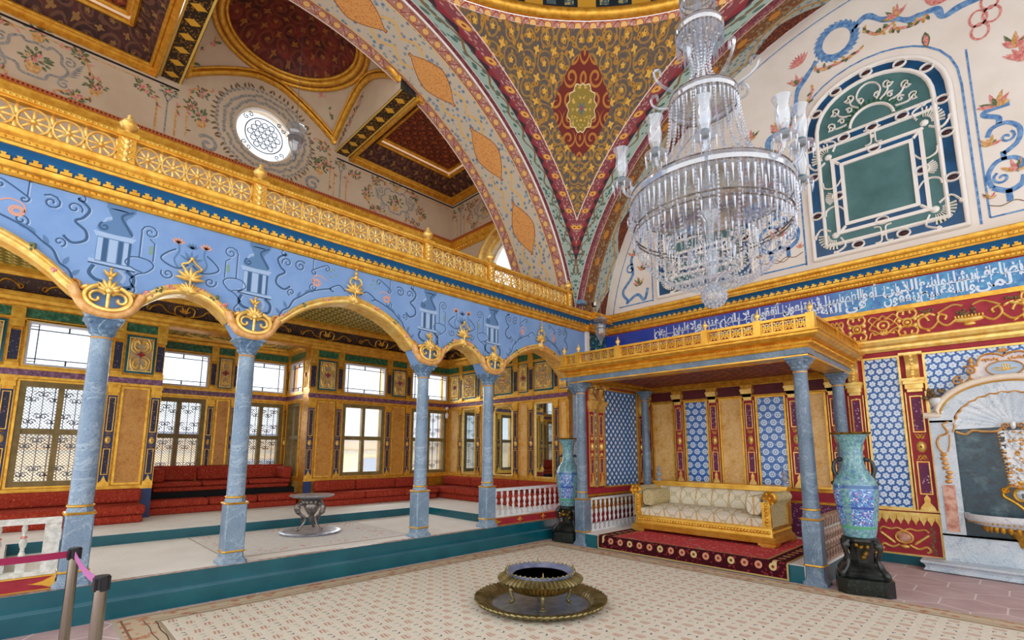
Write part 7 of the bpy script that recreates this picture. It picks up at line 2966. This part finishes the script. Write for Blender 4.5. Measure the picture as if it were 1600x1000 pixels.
MB().lathe((bx, by, .03), [(.05, .10), (.2, .105), (.30, .135), (.355, .19), (.365, .235), (.34, .25), (.1, .24)], 312, fl(26, .06, .12)).build('bowl', 'brass_brown', c, 50)
MB().lathe((bx, by, .03), [(.37, .235), (.43, .235), (.472, .248), (.475, .258), (.44, .275), (.40, .30), (.37, .315), (.35, .30)], 416, fl(26, .03, .3), 0, lambda t, r, z: .022 * (abs(sin(26 * t)) - .5) if r > .38 else 0).build('flange', 'brass_dull', c, 50)
m = MB()
for k in range(44):
    a = 2 * pi * k / 44
    m.ball((bx + .372 * cos(a), by + .372 * sin(a), .03 + .232), .012, 6, 4)
m.build('bead_rim', 'brass_brown', c, 60)
MB().lathe((bx, by, .03), [(.365, .30), (.385, .325), (.385, .345), (.37, .34), (.34, .31), (.25, .285), (.02, .275)], 90, lambda t, r, z: .018 * sin(30 * t) if r > .35 else 0).build('liner', 'pewter_blue', c, 50)
m = MB()
for k in range(40):
    a = 2 * pi * k / 40
    m.ball((bx + .386 * cos(a), by + .386 * sin(a), .03 + .343), .014, 6, 5)
m.build('liner_rim', 'brass_dull', c, 60)
for k in range(2):
    a = radians(45 + 90 + 180 * k) if False else radians(47 + 180 * k)
    px, py = bx + .37 * cos(a), by + .37 * sin(a)
    MB().tube([(px - .03 * sin(a) * cos(t), py + .03 * cos(a) * cos(t), .03 + .35 + .045 * sin(t)) for t in [pi * i / 8 for i in range(9)]], .007, 6).build('handle', 'brass_dull', c, 60)
for k in range(2):
    a = radians(137 + 180 * k)
    px, py = bx + .375 * cos(a), by + .375 * sin(a)
    MB().tube([(px, py, .36), (px + .01 * cos(a), py + .01 * sin(a), .40), (px + .0 * cos(a), py, .425)], [.012, .008, .003], 6).build('lug', 'brass_dull', c, 60)
for k in range(4):
    a = radians(-43 + 90 * k)
    p = smooth([(.27, .13), (.33, .135), (.325, .08), (.30, .03), (.33, .006)], 5)
    m = MB().tube([(bx + r * cos(a), by + r * sin(a), .026 + z) for r, z in p], [.026 - .015 * i / (len(p) - 1) for i in range(len(p))], 8)
    for j in (-1, 0, 1):
        m.ball((bx + .34 * cos(a) + .022 * j * -sin(a), by + .34 * sin(a) + .022 * j * cos(a), .036), .016, 6, 5, (1, 1, .5))
    m.build('leg', 'brass_dull', c, 60)

# ---- red rug over the edge of the sofa platform
u0, u1 = -5.37, -2.31
rows, uv = [], []
prof = [(7.375, .012), (7.372, .12), (7.378, .215), (7.395, .2285), (7.43, .231), (7.8, .231), (8.2, .231), (8.9, .231), (9.5, .231)]
L = 0
for i, (y, z) in enumerate(prof):
    if i:
        L += hypot(y - prof[i - 1][0], z - prof[i - 1][1])
    row = []
    for k in range(13):
        t = k / 12
        row.append((u0 + (u1 - u0) * t, y - (.004 * sin(k * 2.2) if i < 3 else 0), z))
        uv.append((3.06 * t, L))
    rows.append(row)
m = MB().grid(rows)
o = m.build('red_rug', 'red_rug', uv=uv)
sd = o.modifiers.new('thickness', 'SOLIDIFY')
sd.thickness = .006
sd.offset = 1
tag(o, 'red oriental rug under the gilded sofa, hanging over the platform edge', 'rug')

# ---- gilded sofa
c = thing('gilded_sofa', 'gilded sofa with pale damask seat and back, under the canopy', 'sofa', (-4.0, 8.8, .234))
sx0, sx1, sy0, sy1 = -5.20, -2.80, 8.34, 9.26
zf = .234
m = MB()
rows = []
for e, z in ((.05, zf + .055), (.055, zf + .075), (.03, zf + .10), (.035, zf + .12), (.0, zf + .15), (-.01, zf + .28), (.012, zf + .285), (.012, zf + .30)):
    rows.append([(sx0 - e, sy0 - e, z), (sx1 + e, sy0 - e, z), (sx1 + e, sy1 + e, z), (sx0 - e, sy1 + e, z)])
m.grid(rows, closed_v=True, caps=True)
m.build('base_frame', 'gold_smooth', c)
F = FY(sy0 + .006)
m = MB()
for k in range(46):
    x = sx0 + .06 + (sx1 - sx0 - .12) * k / 45
    m.dome(F, x, zf + .215, .032, .03, .018, (k % 2) * 1.2 - .6, 0, 8, 2)
for sg, x in ((1, sx1 - .006),):
    G = FX(x)
    for k in range(16):
        m.dome(G, sy0 + .05 + k * .055, zf + .215, .03, .03, .018, (k % 2) * 1.2 - .6, 0, 8, 2)
m.build('carved_frieze', 'gold', c, 60)
for x, y in ((sx0 + .08, sy0 + .07), (sx1 - .08, sy0 + .07), (sx0 + .08, sy1 - .07), (sx1 - .08, sy1 - .07)):
    m = MB().cbox((x, y, zf + .012), (.2, .2, .024)).cbox((x, y, zf + .04), (.26, .24, .032))
    m.build('foot', 'gold_smooth', c)
# seat, slightly domed
rows, uvs = [], []
nx, ny = 25, 9
for j in range(ny + 1):
    t = j / ny
    row = []
    for i in range(nx):
        s = i / (nx - 1)
        e = 1 - (abs(2 * s - 1)) ** 6
        yy = sy0 - .005 + (.70) * t
        zz = zf + .42 + .085 * (1 - abs(2 * t - 1) ** 3) * e
        if j == 0:
            zz = zf + .30
            yy = sy0 + .005
        row.append((sx0 + .13 + (sx1 - sx0 - .26) * s, yy, zz))
    rows.append(row)
    if j == 0:
        rows.append([(p[0], sy0 - .012, zf + .42) for p in row])
MB().grid(rows).build('seat', 'damask', c, 70)
# back
m = MB()
rows = []
for i in range(25):
    s = i / 24
    x = sx0 + .1 + (sx1 - sx0 - .2) * s
    e = .05 * (1 - abs(2 * s - 1) ** 5)
    rows.append([(x, 9.02, zf + .40), (x, 9.0 - e, zf + .55), (x, 9.03 - e, zf + .68), (x, 9.08, zf + .80), (x, 9.2, zf + .80), (x, 9.2, zf + .40)])
m.grid(rows, closed_v=True, caps=True)
m.build('backrest', 'damask', c, 60)
m = MB().box(sx0 + .02, sx1 + .02, 9.05, 9.22, zf + .80, zf + .85).box(sx0 - .0, sx1 + .04, 9.02, 9.24, zf + .85, zf + .885)
m.box(sx0 + .02, sx0 + .14, 9.04, 9.23, zf + .28, zf + .80).box(sx1 - .12, sx1 + .02, 9.04, 9.23, zf + .28, zf + .80)
m.build('top_rail', 'gold_smooth', c)
for x in (sx0 + .08, sx1 - .02):
    MB().lathe((x, 9.13, zf + .885), [(.055, 0), (.05, .03), (.022, .05), (.02, .075), (.05, .10), (.055, .13), (.03, .16), (.018, .18), (.04, .2), (.042, .225), (.022, .25), (.003, .30)], 14).build('finial', MAT('finial_grey', color='#8E93A0', rough=.5) if 'finial_grey' not in MATS else 'finial_grey', c, 60)
for sg in (-1, 1):
    xo = sx1 if sg > 0 else sx0
    X = lambda d: xo + sg * d
    # upholstered arm: vertical side rolling outwards
    pr = [(-.11, zf + .30), (-.13, zf + .55), (-.12, zf + .72)] + [(-.015 + .10 * cos(radians(a)), zf + .735 + .085 * sin(radians(a))) for a in range(170, -60, -23)] + [(.0, zf + .62), (-.005, zf + .30)]
    m = MB().grid([[(X(d), y, z) for d, z in pr] for y in (sy0 + .03, 9.1)], closed_v=True, caps=True)
    m.build('arm', 'bolster_fabric', c, 60)
    Fa = FY(sy0 + .04)
    m = MB()
    pts = [(X(d), z) for d, z in [(-.07, zf + .30), (-.07, zf + .55), (-.08, zf + .68)]]
    m.strip(Fa, pts, .13, 0, .055, False)
    vol = spiral(xo - sg * .01, zf + .735, .105, pi if sg > 0 else 0, 1.5, -sg, 20)
    m.strip(Fa, vol, .055, 0, .06)
    m.dome(Fa, xo - sg * .01, zf + .735, .04, .04, .07, 0, 0, 10, 2)
    for k in range(7):
        m.dome(Fa, X(-.07), zf + .34 + .05 * k, .035, .022, .02, (k % 2) * 1.4 - .7, .055, 8, 2)
    for k in range(6):
        an = 2 * pi * k / 6
        m.dome(Fa, xo - sg * .01 + .08 * cos(an), zf + .735 + .08 * sin(an), .03, .018, .02, an, .055, 8, 2)
    m.build('arm_scroll', 'gold', c, 60)


def bolster(x, label):
    m = MB()
    rows = []
    for i in range(13):
        t = i / 12
        y = 8.37 + .64 * t
        k = 1 - .12 * abs(2 * t - 1) ** 6
        row = []
        for j in range(20):
            a = 2 * pi * j / 20
            e = 3.2
            q = 1 / ((abs(cos(a)) ** e + abs(sin(a)) ** e) ** (1 / e))
            row.append((x + .125 * k * q * cos(a), y, zf + .612 + .155 * k * q * sin(a)))
        rows.append(row)
    m.grid(rows, closed_v=True, caps=True)
    o = m.build('bolster', 'bolster_fabric' if x < -4 else 'damask', None, 60)
    for v in o.data.vertices:
        v.co -= Vector((x, 8.69, zf + .6))
    o.location = (x, 8.69, zf + .6)
    tag(o, label, 'cushion', 'bolsters on the gilded sofa')


bolster(sx0 + .265, 'square olive bolster at the left arm of the gilded sofa')
bolster(sx1 - .265, 'square pale bolster at the right arm of the gilded sofa')


# ---- the two great vases on their carved stands
def vase(x, y, rot, where):
    st = thing('vase_stand', 'carved black stand under the vase ' + where, 'stand', (x, y, 0), 'stands of the blue vases')

    def octa(h, z, ch=.35, hy=None):
        k = h * ch
        return [(x + a, y + b, z) for a, b in ((-h + k, -h), (h - k, -h), (h, -h + k), (h, h - k), (h - k, h), (-h + k, h), (-h, h - k), (-h, -h + k))]
    MB().grid([octa(.285, 0), octa(.285, .185), octa(.275, .195)], closed_v=True, caps=True).build('plinth', 'black_marble', st)
    MB().grid([octa(.255, .196), octa(.265, .215), octa(.24, .235), octa(.245, .26), octa(.215, .285), octa(.22, .30), octa(.17, .33), octa(.14, .36)], closed_v=True, caps=True).build('base_moulding', 'black_wood', st, 40)
    MB().lathe((x, y, 0), [(.12, .36), (.13, .45), (.16, .56), (.19, .60), (.205, .615), (.205, .64), (.19, .655)], 8, a0=pi / 8).build('collar', 'black_wood', st, 40)
    m = MB()
    for k in range(4):
        a = k * pi / 2
        G = Fr((x + .14 * cos(a), y + .14 * sin(a), 0), (-sin(a), cos(a), 0), (0, 0, 1), (cos(a), sin(a), 0))
        for j in range(7):
            m.dome(G, random.uniform(-.08, .08), random.uniform(.42, .58), .035, .026, .05, random.uniform(0, 3), 0, 8, 2)
    m.build('carving', 'brass_brown', st, 60)
    for k in range(4):
        a = pi / 4 + k * pi / 2
        p = smooth([(.2, .615), (.25, .57), (.235, .48), (.21, .40), (.24, .32), (.30, .26), (.31, .215), (.27, .21), (.265, .245)], 5)
        m = MB().tube([(x + r * cos(a), y + r * sin(a), z) for r, z in p], [.036 - .012 * abs(sin(i * .12)) for i in range(len(p))], 8)
        m.ball((x + .225 * cos(a), y + .225 * sin(a), .57), .045, 8, 6)
        m.build('leg', 'black_wood', st, 60)
    vs = thing('porcelain_vase', 'tall blue-green figured porcelain vase ' + where, 'vase', (x, y, .657), 'blue porcelain vases')
    body = [(.02, 0), (.165, 0), (.172, .02), (.19, .12), (.215, .30), (.235, .46), (.243, .55), (.238, .63), (.215, .70), (.175, .76), (.135, .83), (.118, .90), (.113, .98), (.118, 1.08), (.13, 1.15), (.165, 1.22), (.195, 1.262), (.19, 1.27), (.15, 1.235), (.105, 1.15), (.1, .9), (.02, .88)]
    o = MB().lathe((x, y, .657), body, 40).build('body', 'porcelain', vs, 50)
    # scene panels need heights above the floor
    for v in o.data.vertices:
        v.co.z += .657
    o.location = (0, 0, -.657)
    MB().lathe((x, y, .657), [(.192, 1.255), (.205, 1.262), (.215, 1.285), (.20, 1.283), (.188, 1.27)], 60, lambda t, r, z: .05 * sin(15 * t) if r > .2 else 0).build('bronze_rim', 'brass_brown', vs, 50)
    for sg in (-1, 1):
        p = smooth([(.125, 1.05), (.19, 1.02), (.215, .92), (.19, .82), (.215, .75), (.245, .73)], 5)
        m = MB().tube([(x + sg * r, y, .657 + z - .1) for r, z in p], [.014 + .012 * sin(i / len(p) * 3) for i in range(len(p))], 7)
        m.ball((x + sg * .135, y, 1.60), .03, 8, 6)
        m.ball((x + sg * .23, y, 1.30), .028, 8, 6)
        m.build('handle', 'black_wood', vs, 60)
    for q in (st, vs):
        q.rotation_euler = (0, 0, rot)


vase(-1.52, 7.56, radians(16), 'at the right of the canopy')
vase(-6.21, 7.62, radians(18), 'at the left of the canopy, by the white balustrade')


# ---- rope barrier posts in the near left corner
def stanchion(x, y, label):
    c = thing('barrier_post', label, 'barrier post', (x, y, 0), 'rope barrier posts')
    MB().lathe((x, y, 0), [(.16, 0), (.165, .008), (.15, .02), (.04, .03), (.032, .035)], 28).build('base', 'steel', c, 40)
    MB().lathe((x, y, 0), [(.032, .03), (.032, .905)], 24).build('tube', 'steel', c, 40)
    m = MB()
    for k in range(4):
        a = k * pi / 2 + .25
        m.cbox((x + .0335 * cos(a), y + .0335 * sin(a), .935), (.012, .03, .075), a)
    m.lathe((x, y, 0), [(.030, .90), (.030, .965)], 20)
    m.build('belt_head', 'black_plastic', c)
    MB().lathe((x, y, 0), [(.037, .965), (.038, .972), (.036, .98), (.002, .982)], 24).build('cap', 'black_plastic', c, 40)
    return c


P1, P2 = (-4.97, .353), (-3.78, .403)
stanchion(P1[0], P1[1], 'chrome barrier post with red belt, farther left of the pair')
stanchion(P2[0], P2[1], 'chrome barrier post nearest the camera at the bottom left')


def belt(a, b, label, mt, sag):
    m = MB()
    rows = []
    for i in range(15):
        t = i / 14
        x, y = a[0] + (b[0] - a[0]) * t, a[1] + (b[1] - a[1]) * t
        z = a[2] + (b[2] - a[2]) * t - sag * 4 * t * (1 - t)
        rows.append([(x, y, z - .024), (x, y, z + .024)])
    m.grid(rows)
    o = m.build('barrier_belt', mt)
    s = o.modifiers.new('t', 'SOLIDIFY')
    s.thickness = .002
    tag(o, label, 'belt', 'barrier belts')


belt((P1[0] - .01, P1[1] - .037, .935), (-5.25, -.9, .935), 'crimson barrier belt running off the left edge', 'belt_red', .02)
belt((P1[0] + .037, P1[1], .935), (P2[0] - .037, P2[1], .935), 'pink side of the belt slung between the two chrome posts', 'belt_pink', .03)


# ---- hanging glass lamps and small fittings
def lamp(x, y, z, top, label, s=1.0):
    c = thing('hanging_lamp', label, 'lamp', (x, y, z), 'hanging glass lamps')
    MB().lathe((x, y, z), [(.03 * s, 0), (.06 * s, .05 * s), (.11 * s, .16 * s), (.125 * s, .27 * s), (.10 * s, .34 * s), (.13 * s, .38 * s)], 24).build('glass_bowl', 'shade_glass', c, 60)
    MB().lathe((x, y, z), [(.127 * s, .272 * s), (.132 * s, .28 * s), (.127 * s, .288 * s)], 24).build('metal_band', 'lamp_metal', c, 60)
    MB().lathe((x, y, z), [(.16 * s, .47 * s), (.13 * s, .51 * s), (.05 * s, .55 * s), (.015 * s, .58 * s)], 24).build('smoke_bell', 'shade_glass', c, 60)
    m = MB()
    for k in range(3):
        a = k * 2.094
        m.tube([(x + .13 * s * cos(a), y + .13 * s * sin(a), z + .28 * s), (x, y, z + .58 * s)], .004, 4)
    m.tube([(x, y, z + .57 * s), (x, y, top)], .006, 5)
    m.build('chain', 'lamp_metal', c)
    MB().lathe((x, y, z), [(.012 * s, -.10 * s), (.022 * s, -.06 * s), (.035 * s, -.01 * s), (.03 * s, .01 * s)], 14).build('drop', 'lamp_metal', c, 60)


lamp(-6.28, 8.9, 4.10, 6.35, 'glass lamp hanging in the corner above the left end of the canopy')
lamp(-9.72, 3.32, 7.62, 10.9, 'glass lamp hanging before the round window of the upper gallery', 1.25)
c = thing('floodlight', 'small light blue floodlight on the cornice at the end of the balustrade', 'floodlight', (-6.58, 8.66, 4.95))
MB().box(-6.66, -6.52, 8.56, 8.74, 4.953, 5.04).build('housing', 'blue_case', c)
MB().box(-6.52, -6.515, 8.575, 8.725, 4.965, 5.03).build('lens', 'pewter', c)
c = thing('spotlight', 'small black and white spotlight on the cornice corner under the pendentive', 'spotlight', (-6.50, 8.98, 4.95))
MB().lathe((-6.5, 8.98, 4.953), [(.05, 0), (.055, .02), (.05, .09), (.02, .12)], 16).build('housing', 'black_plastic', c, 50)
MB().cbox((-6.455, 8.955, 5.0), (.05, .07, .08), .5).build('white_shade', 'plaster_white', c)

# ================================================================ the crystal chandelier
CX_, CY_ = -1.67, 4.0
c = thing('chandelier', 'huge tiered crystal chandelier with bead strands and glass candle shades', 'chandelier', (CX_, CY_, 3.0))
m = MB()
m.lathe((CX_, CY_, 0), [(.02, 3.08), (.05, 3.14), (.03, 3.2), (.06, 3.34), (.02, 3.42), (.03, 3.6), (.09, 3.72), (.03, 3.86), (.12, 3.98), (.05, 4.08), (.03, 4.3), (.07, 4.45), (.03, 4.6), (.05, 4.9), (.03, 5.1), (.06, 5.25), (.03, 5.4), (.03, 5.9)], 14)
m.build('stem', 'shade_glass', c, 40)
MB().lathe((CX_, CY_, 0), [(.03, 4.0), (.2, 4.02), (.22, 4.05), (.12, 4.08), (.03, 4.1)], 20).build('gilt_receiver', 'gold_smooth', c, 50)
MB().tube([(CX_, CY_, 5.85), (CX_, CY_, 15.2)], .012, 6).build('chain', 'lamp_metal', c)


def hoop(r, z, h, nm, mt='crystal'):
    MB().lathe((CX_, CY_, z), [(r, 0), (r + .012, h * .5), (r, h)], 72, lambda t, rr, zz: .006 * (abs(sin(36 * t)) - .5)).build(nm, mt, c, 20)
    m = MB()
    for zz in (z, z + h):
        m.tube([(CX_ + r * cos(2 * pi * k / 60), CY_ + r * sin(2 * pi * k / 60), zz) for k in range(60)], .006, 5, True)
    m.build('hoop_wire', 'silver_old', c, 60)


hoop(.20, 5.43, .075, 'crown_hoop')
hoop(.15, 5.79, .06, 'crown_hoop')
hoop(.285, 4.73, .07, 'neck_hoop')
hoop(.66, 3.82, .075, 'main_hoop')
for r, z in ((.635, 3.60), (.625, 3.56)):
    MB().tube([(CX_ + r * cos(2 * pi * k / 60), CY_ + r * sin(2 * pi * k / 60), z) for k in range(60)], .008, 5, True).build('lower_hoop', 'silver_old', c, 60)


def fringe(r, z, n, L, rr, nm='crystal_fringe'):
    m = MB()
    for k in range(n):
        a = 2 * pi * k / n
        l = L * random.uniform(.85, 1.15)
        m.drop((CX_ + r * cos(a), CY_ + r * sin(a), z), rr, l)
        m.bead((CX_ + r * cos(a), CY_ + r * sin(a), z), rr * .9)
    o = m.build(nm, 'crystal', c)
    o['kind'] = 'stuff'
    return o


fringe(.20, 5.43, 34, .19, .010)
fringe(.15, 5.79, 26, .16, .009)
fringe(.14, 5.37, 18, .26, .010)
fringe(.285, 4.73, 46, .15, .010)
fringe(.66, 3.815, 76, .19, .011)
fringe(.56, 3.81, 34, .24, .011)
fringe(.635, 3.56, 70, .12, .010)
fringe(.36, 3.5, 44, .14, .010)
fringe(.18, 3.42, 26, .16, .010)


def strands(nm, path, n, nb, r0, r1, phase=0.0, group=None):
    """n bead strands; the first is modelled, the others are turned copies"""
    pts = smooth(path, 8)
    m = MB()
    L = [0]
    for a, b in zip(pts, pts[1:]):
        L.append(L[-1] + hypot(b[0] - a[0], b[1] - a[1]))
    for i in range(nb):
        d = L[-1] * i / (nb - 1)
        k = max(j for j in range(len(L)) if L[j] <= d + 1e-9)
        k = min(k, len(pts) - 2)
        f = (d - L[k]) / max(L[k + 1] - L[k], 1e-6)
        r = pts[k][0] + (pts[k + 1][0] - pts[k][0]) * f
        z = pts[k][1] + (pts[k + 1][1] - pts[k][1]) * f
        m.bead((CX_ + r, CY_, z), r0 + (r1 - r0) * i / (nb - 1))
    p = m.build(nm, 'crystal', c)
    p.rotation_euler = (0, 0, phase)
    for k in range(1, n):
        o = p.copy()
        COL.objects.link(o)
        o.parent = c
        o.rotation_euler = (0, 0, phase + 2 * pi * k / n)


strands('bead_strand', [(.285, 4.73), (.31, 4.45), (.38, 4.16), (.52, 3.96), (.655, 3.9)], 22, 32, .013, .018)
strands('bead_strand', [(.19, 5.47), (.10, 5.27), (.08, 5.08), (.16, 4.88), (.28, 4.8)], 16, 24, .011, .012, .1)
strands('bead_strand', [(.655, 3.82), (.66, 3.62), (.60, 3.40), (.44, 3.2), (.26, 3.1), (.10, 3.12)], 28, 36, .013, .014, .05)
strands('bead_strand', [(.60, 3.82), (.52, 3.52), (.36, 3.3), (.12, 3.2)], 14, 26, .011, .012, .2)
# bottom ball
MB().ball((CX_, CY_, 2.985), .095, 18, 14).build('crystal_ball', 'shade_glass', c, 10)
m = MB()
for i in range(9):
    ph = pi * (i + .5) / 9
    n = max(4, int(16 * sin(ph)))
    for k in range(n):
        a = 2 * pi * k / n
        m.bead((CX_ + .097 * sin(ph) * cos(a), CY_ + .097 * sin(ph) * sin(a), 2.985 + .097 * cos(ph)), .016)
m.build('ball_facets', 'crystal', c)
# arms with candle shades
TO_CAM = atan2(-4.0, 1.67)
for r1, z1, angs in ((.76, 3.93, (0, -28, -62, 44, 60, 105, 150, -160, -118)),):
    for deg in angs:
        a = TO_CAM + radians(deg)
        p = smooth([(.14, z1 + .02), (.3, z1 + .10), (.45 * r1 / .8, z1 - .02), (.62 * r1 / .8, z1 - .10), (.76 * r1 / .8, z1 - .08), (r1, z1)], 5)
        W = lambda r, z: (CX_ + r * cos(a), CY_ + r * sin(a), z)
        m = MB().tube([W(r, z) for r, z in p], .014, 6)
        arm = m.build('arm', 'shade_glass', c, 60)
        e = W(r1, z1)
        MB().lathe(e, [(.012, 0), (.07, .012), (.085, .03), (.07, .026), (.015, .02)], 16).build('drip_pan', 'shade_glass', arm, 50)
        MB().lathe(e, [(.028, .02), (.032, .03), (.03, .075), (.026, .08)], 12).build('candle_cup', 'candle_teal', arm, 50)
        MB().lathe(e, [(.03, .07), (.036, .09), (.05, .15), (.052, .20), (.045, .25), (.05, .29), (.068, .33)], 18).build('glass_shade', 'shade_glass', arm, 60)
        m = MB()
        for j in range(8):
            t = 2 * pi * j / 8
            m.drop((e[0] + .08 * cos(t), e[1] + .08 * sin(t), e[2] + .02), .008, .10)
        m.build('pendant_fringe', 'crystal', arm)
# large scrolled crystal leaves above the neck hoop
for k in range(8):
    a = .2 + 2 * pi * k / 8
    W = lambda r, z: (CX_ + r * cos(a), CY_ + r * sin(a), z)
    m = MB().tube([W(r, z) for r, z in smooth([(.24, 4.82), (.36, 4.85), (.44, 4.91), (.46, 4.99), (.41, 5.01), (.40, 4.95)], 5)], .013, 6)
    m.build('crystal_scroll', 'shade_glass', c, 60)
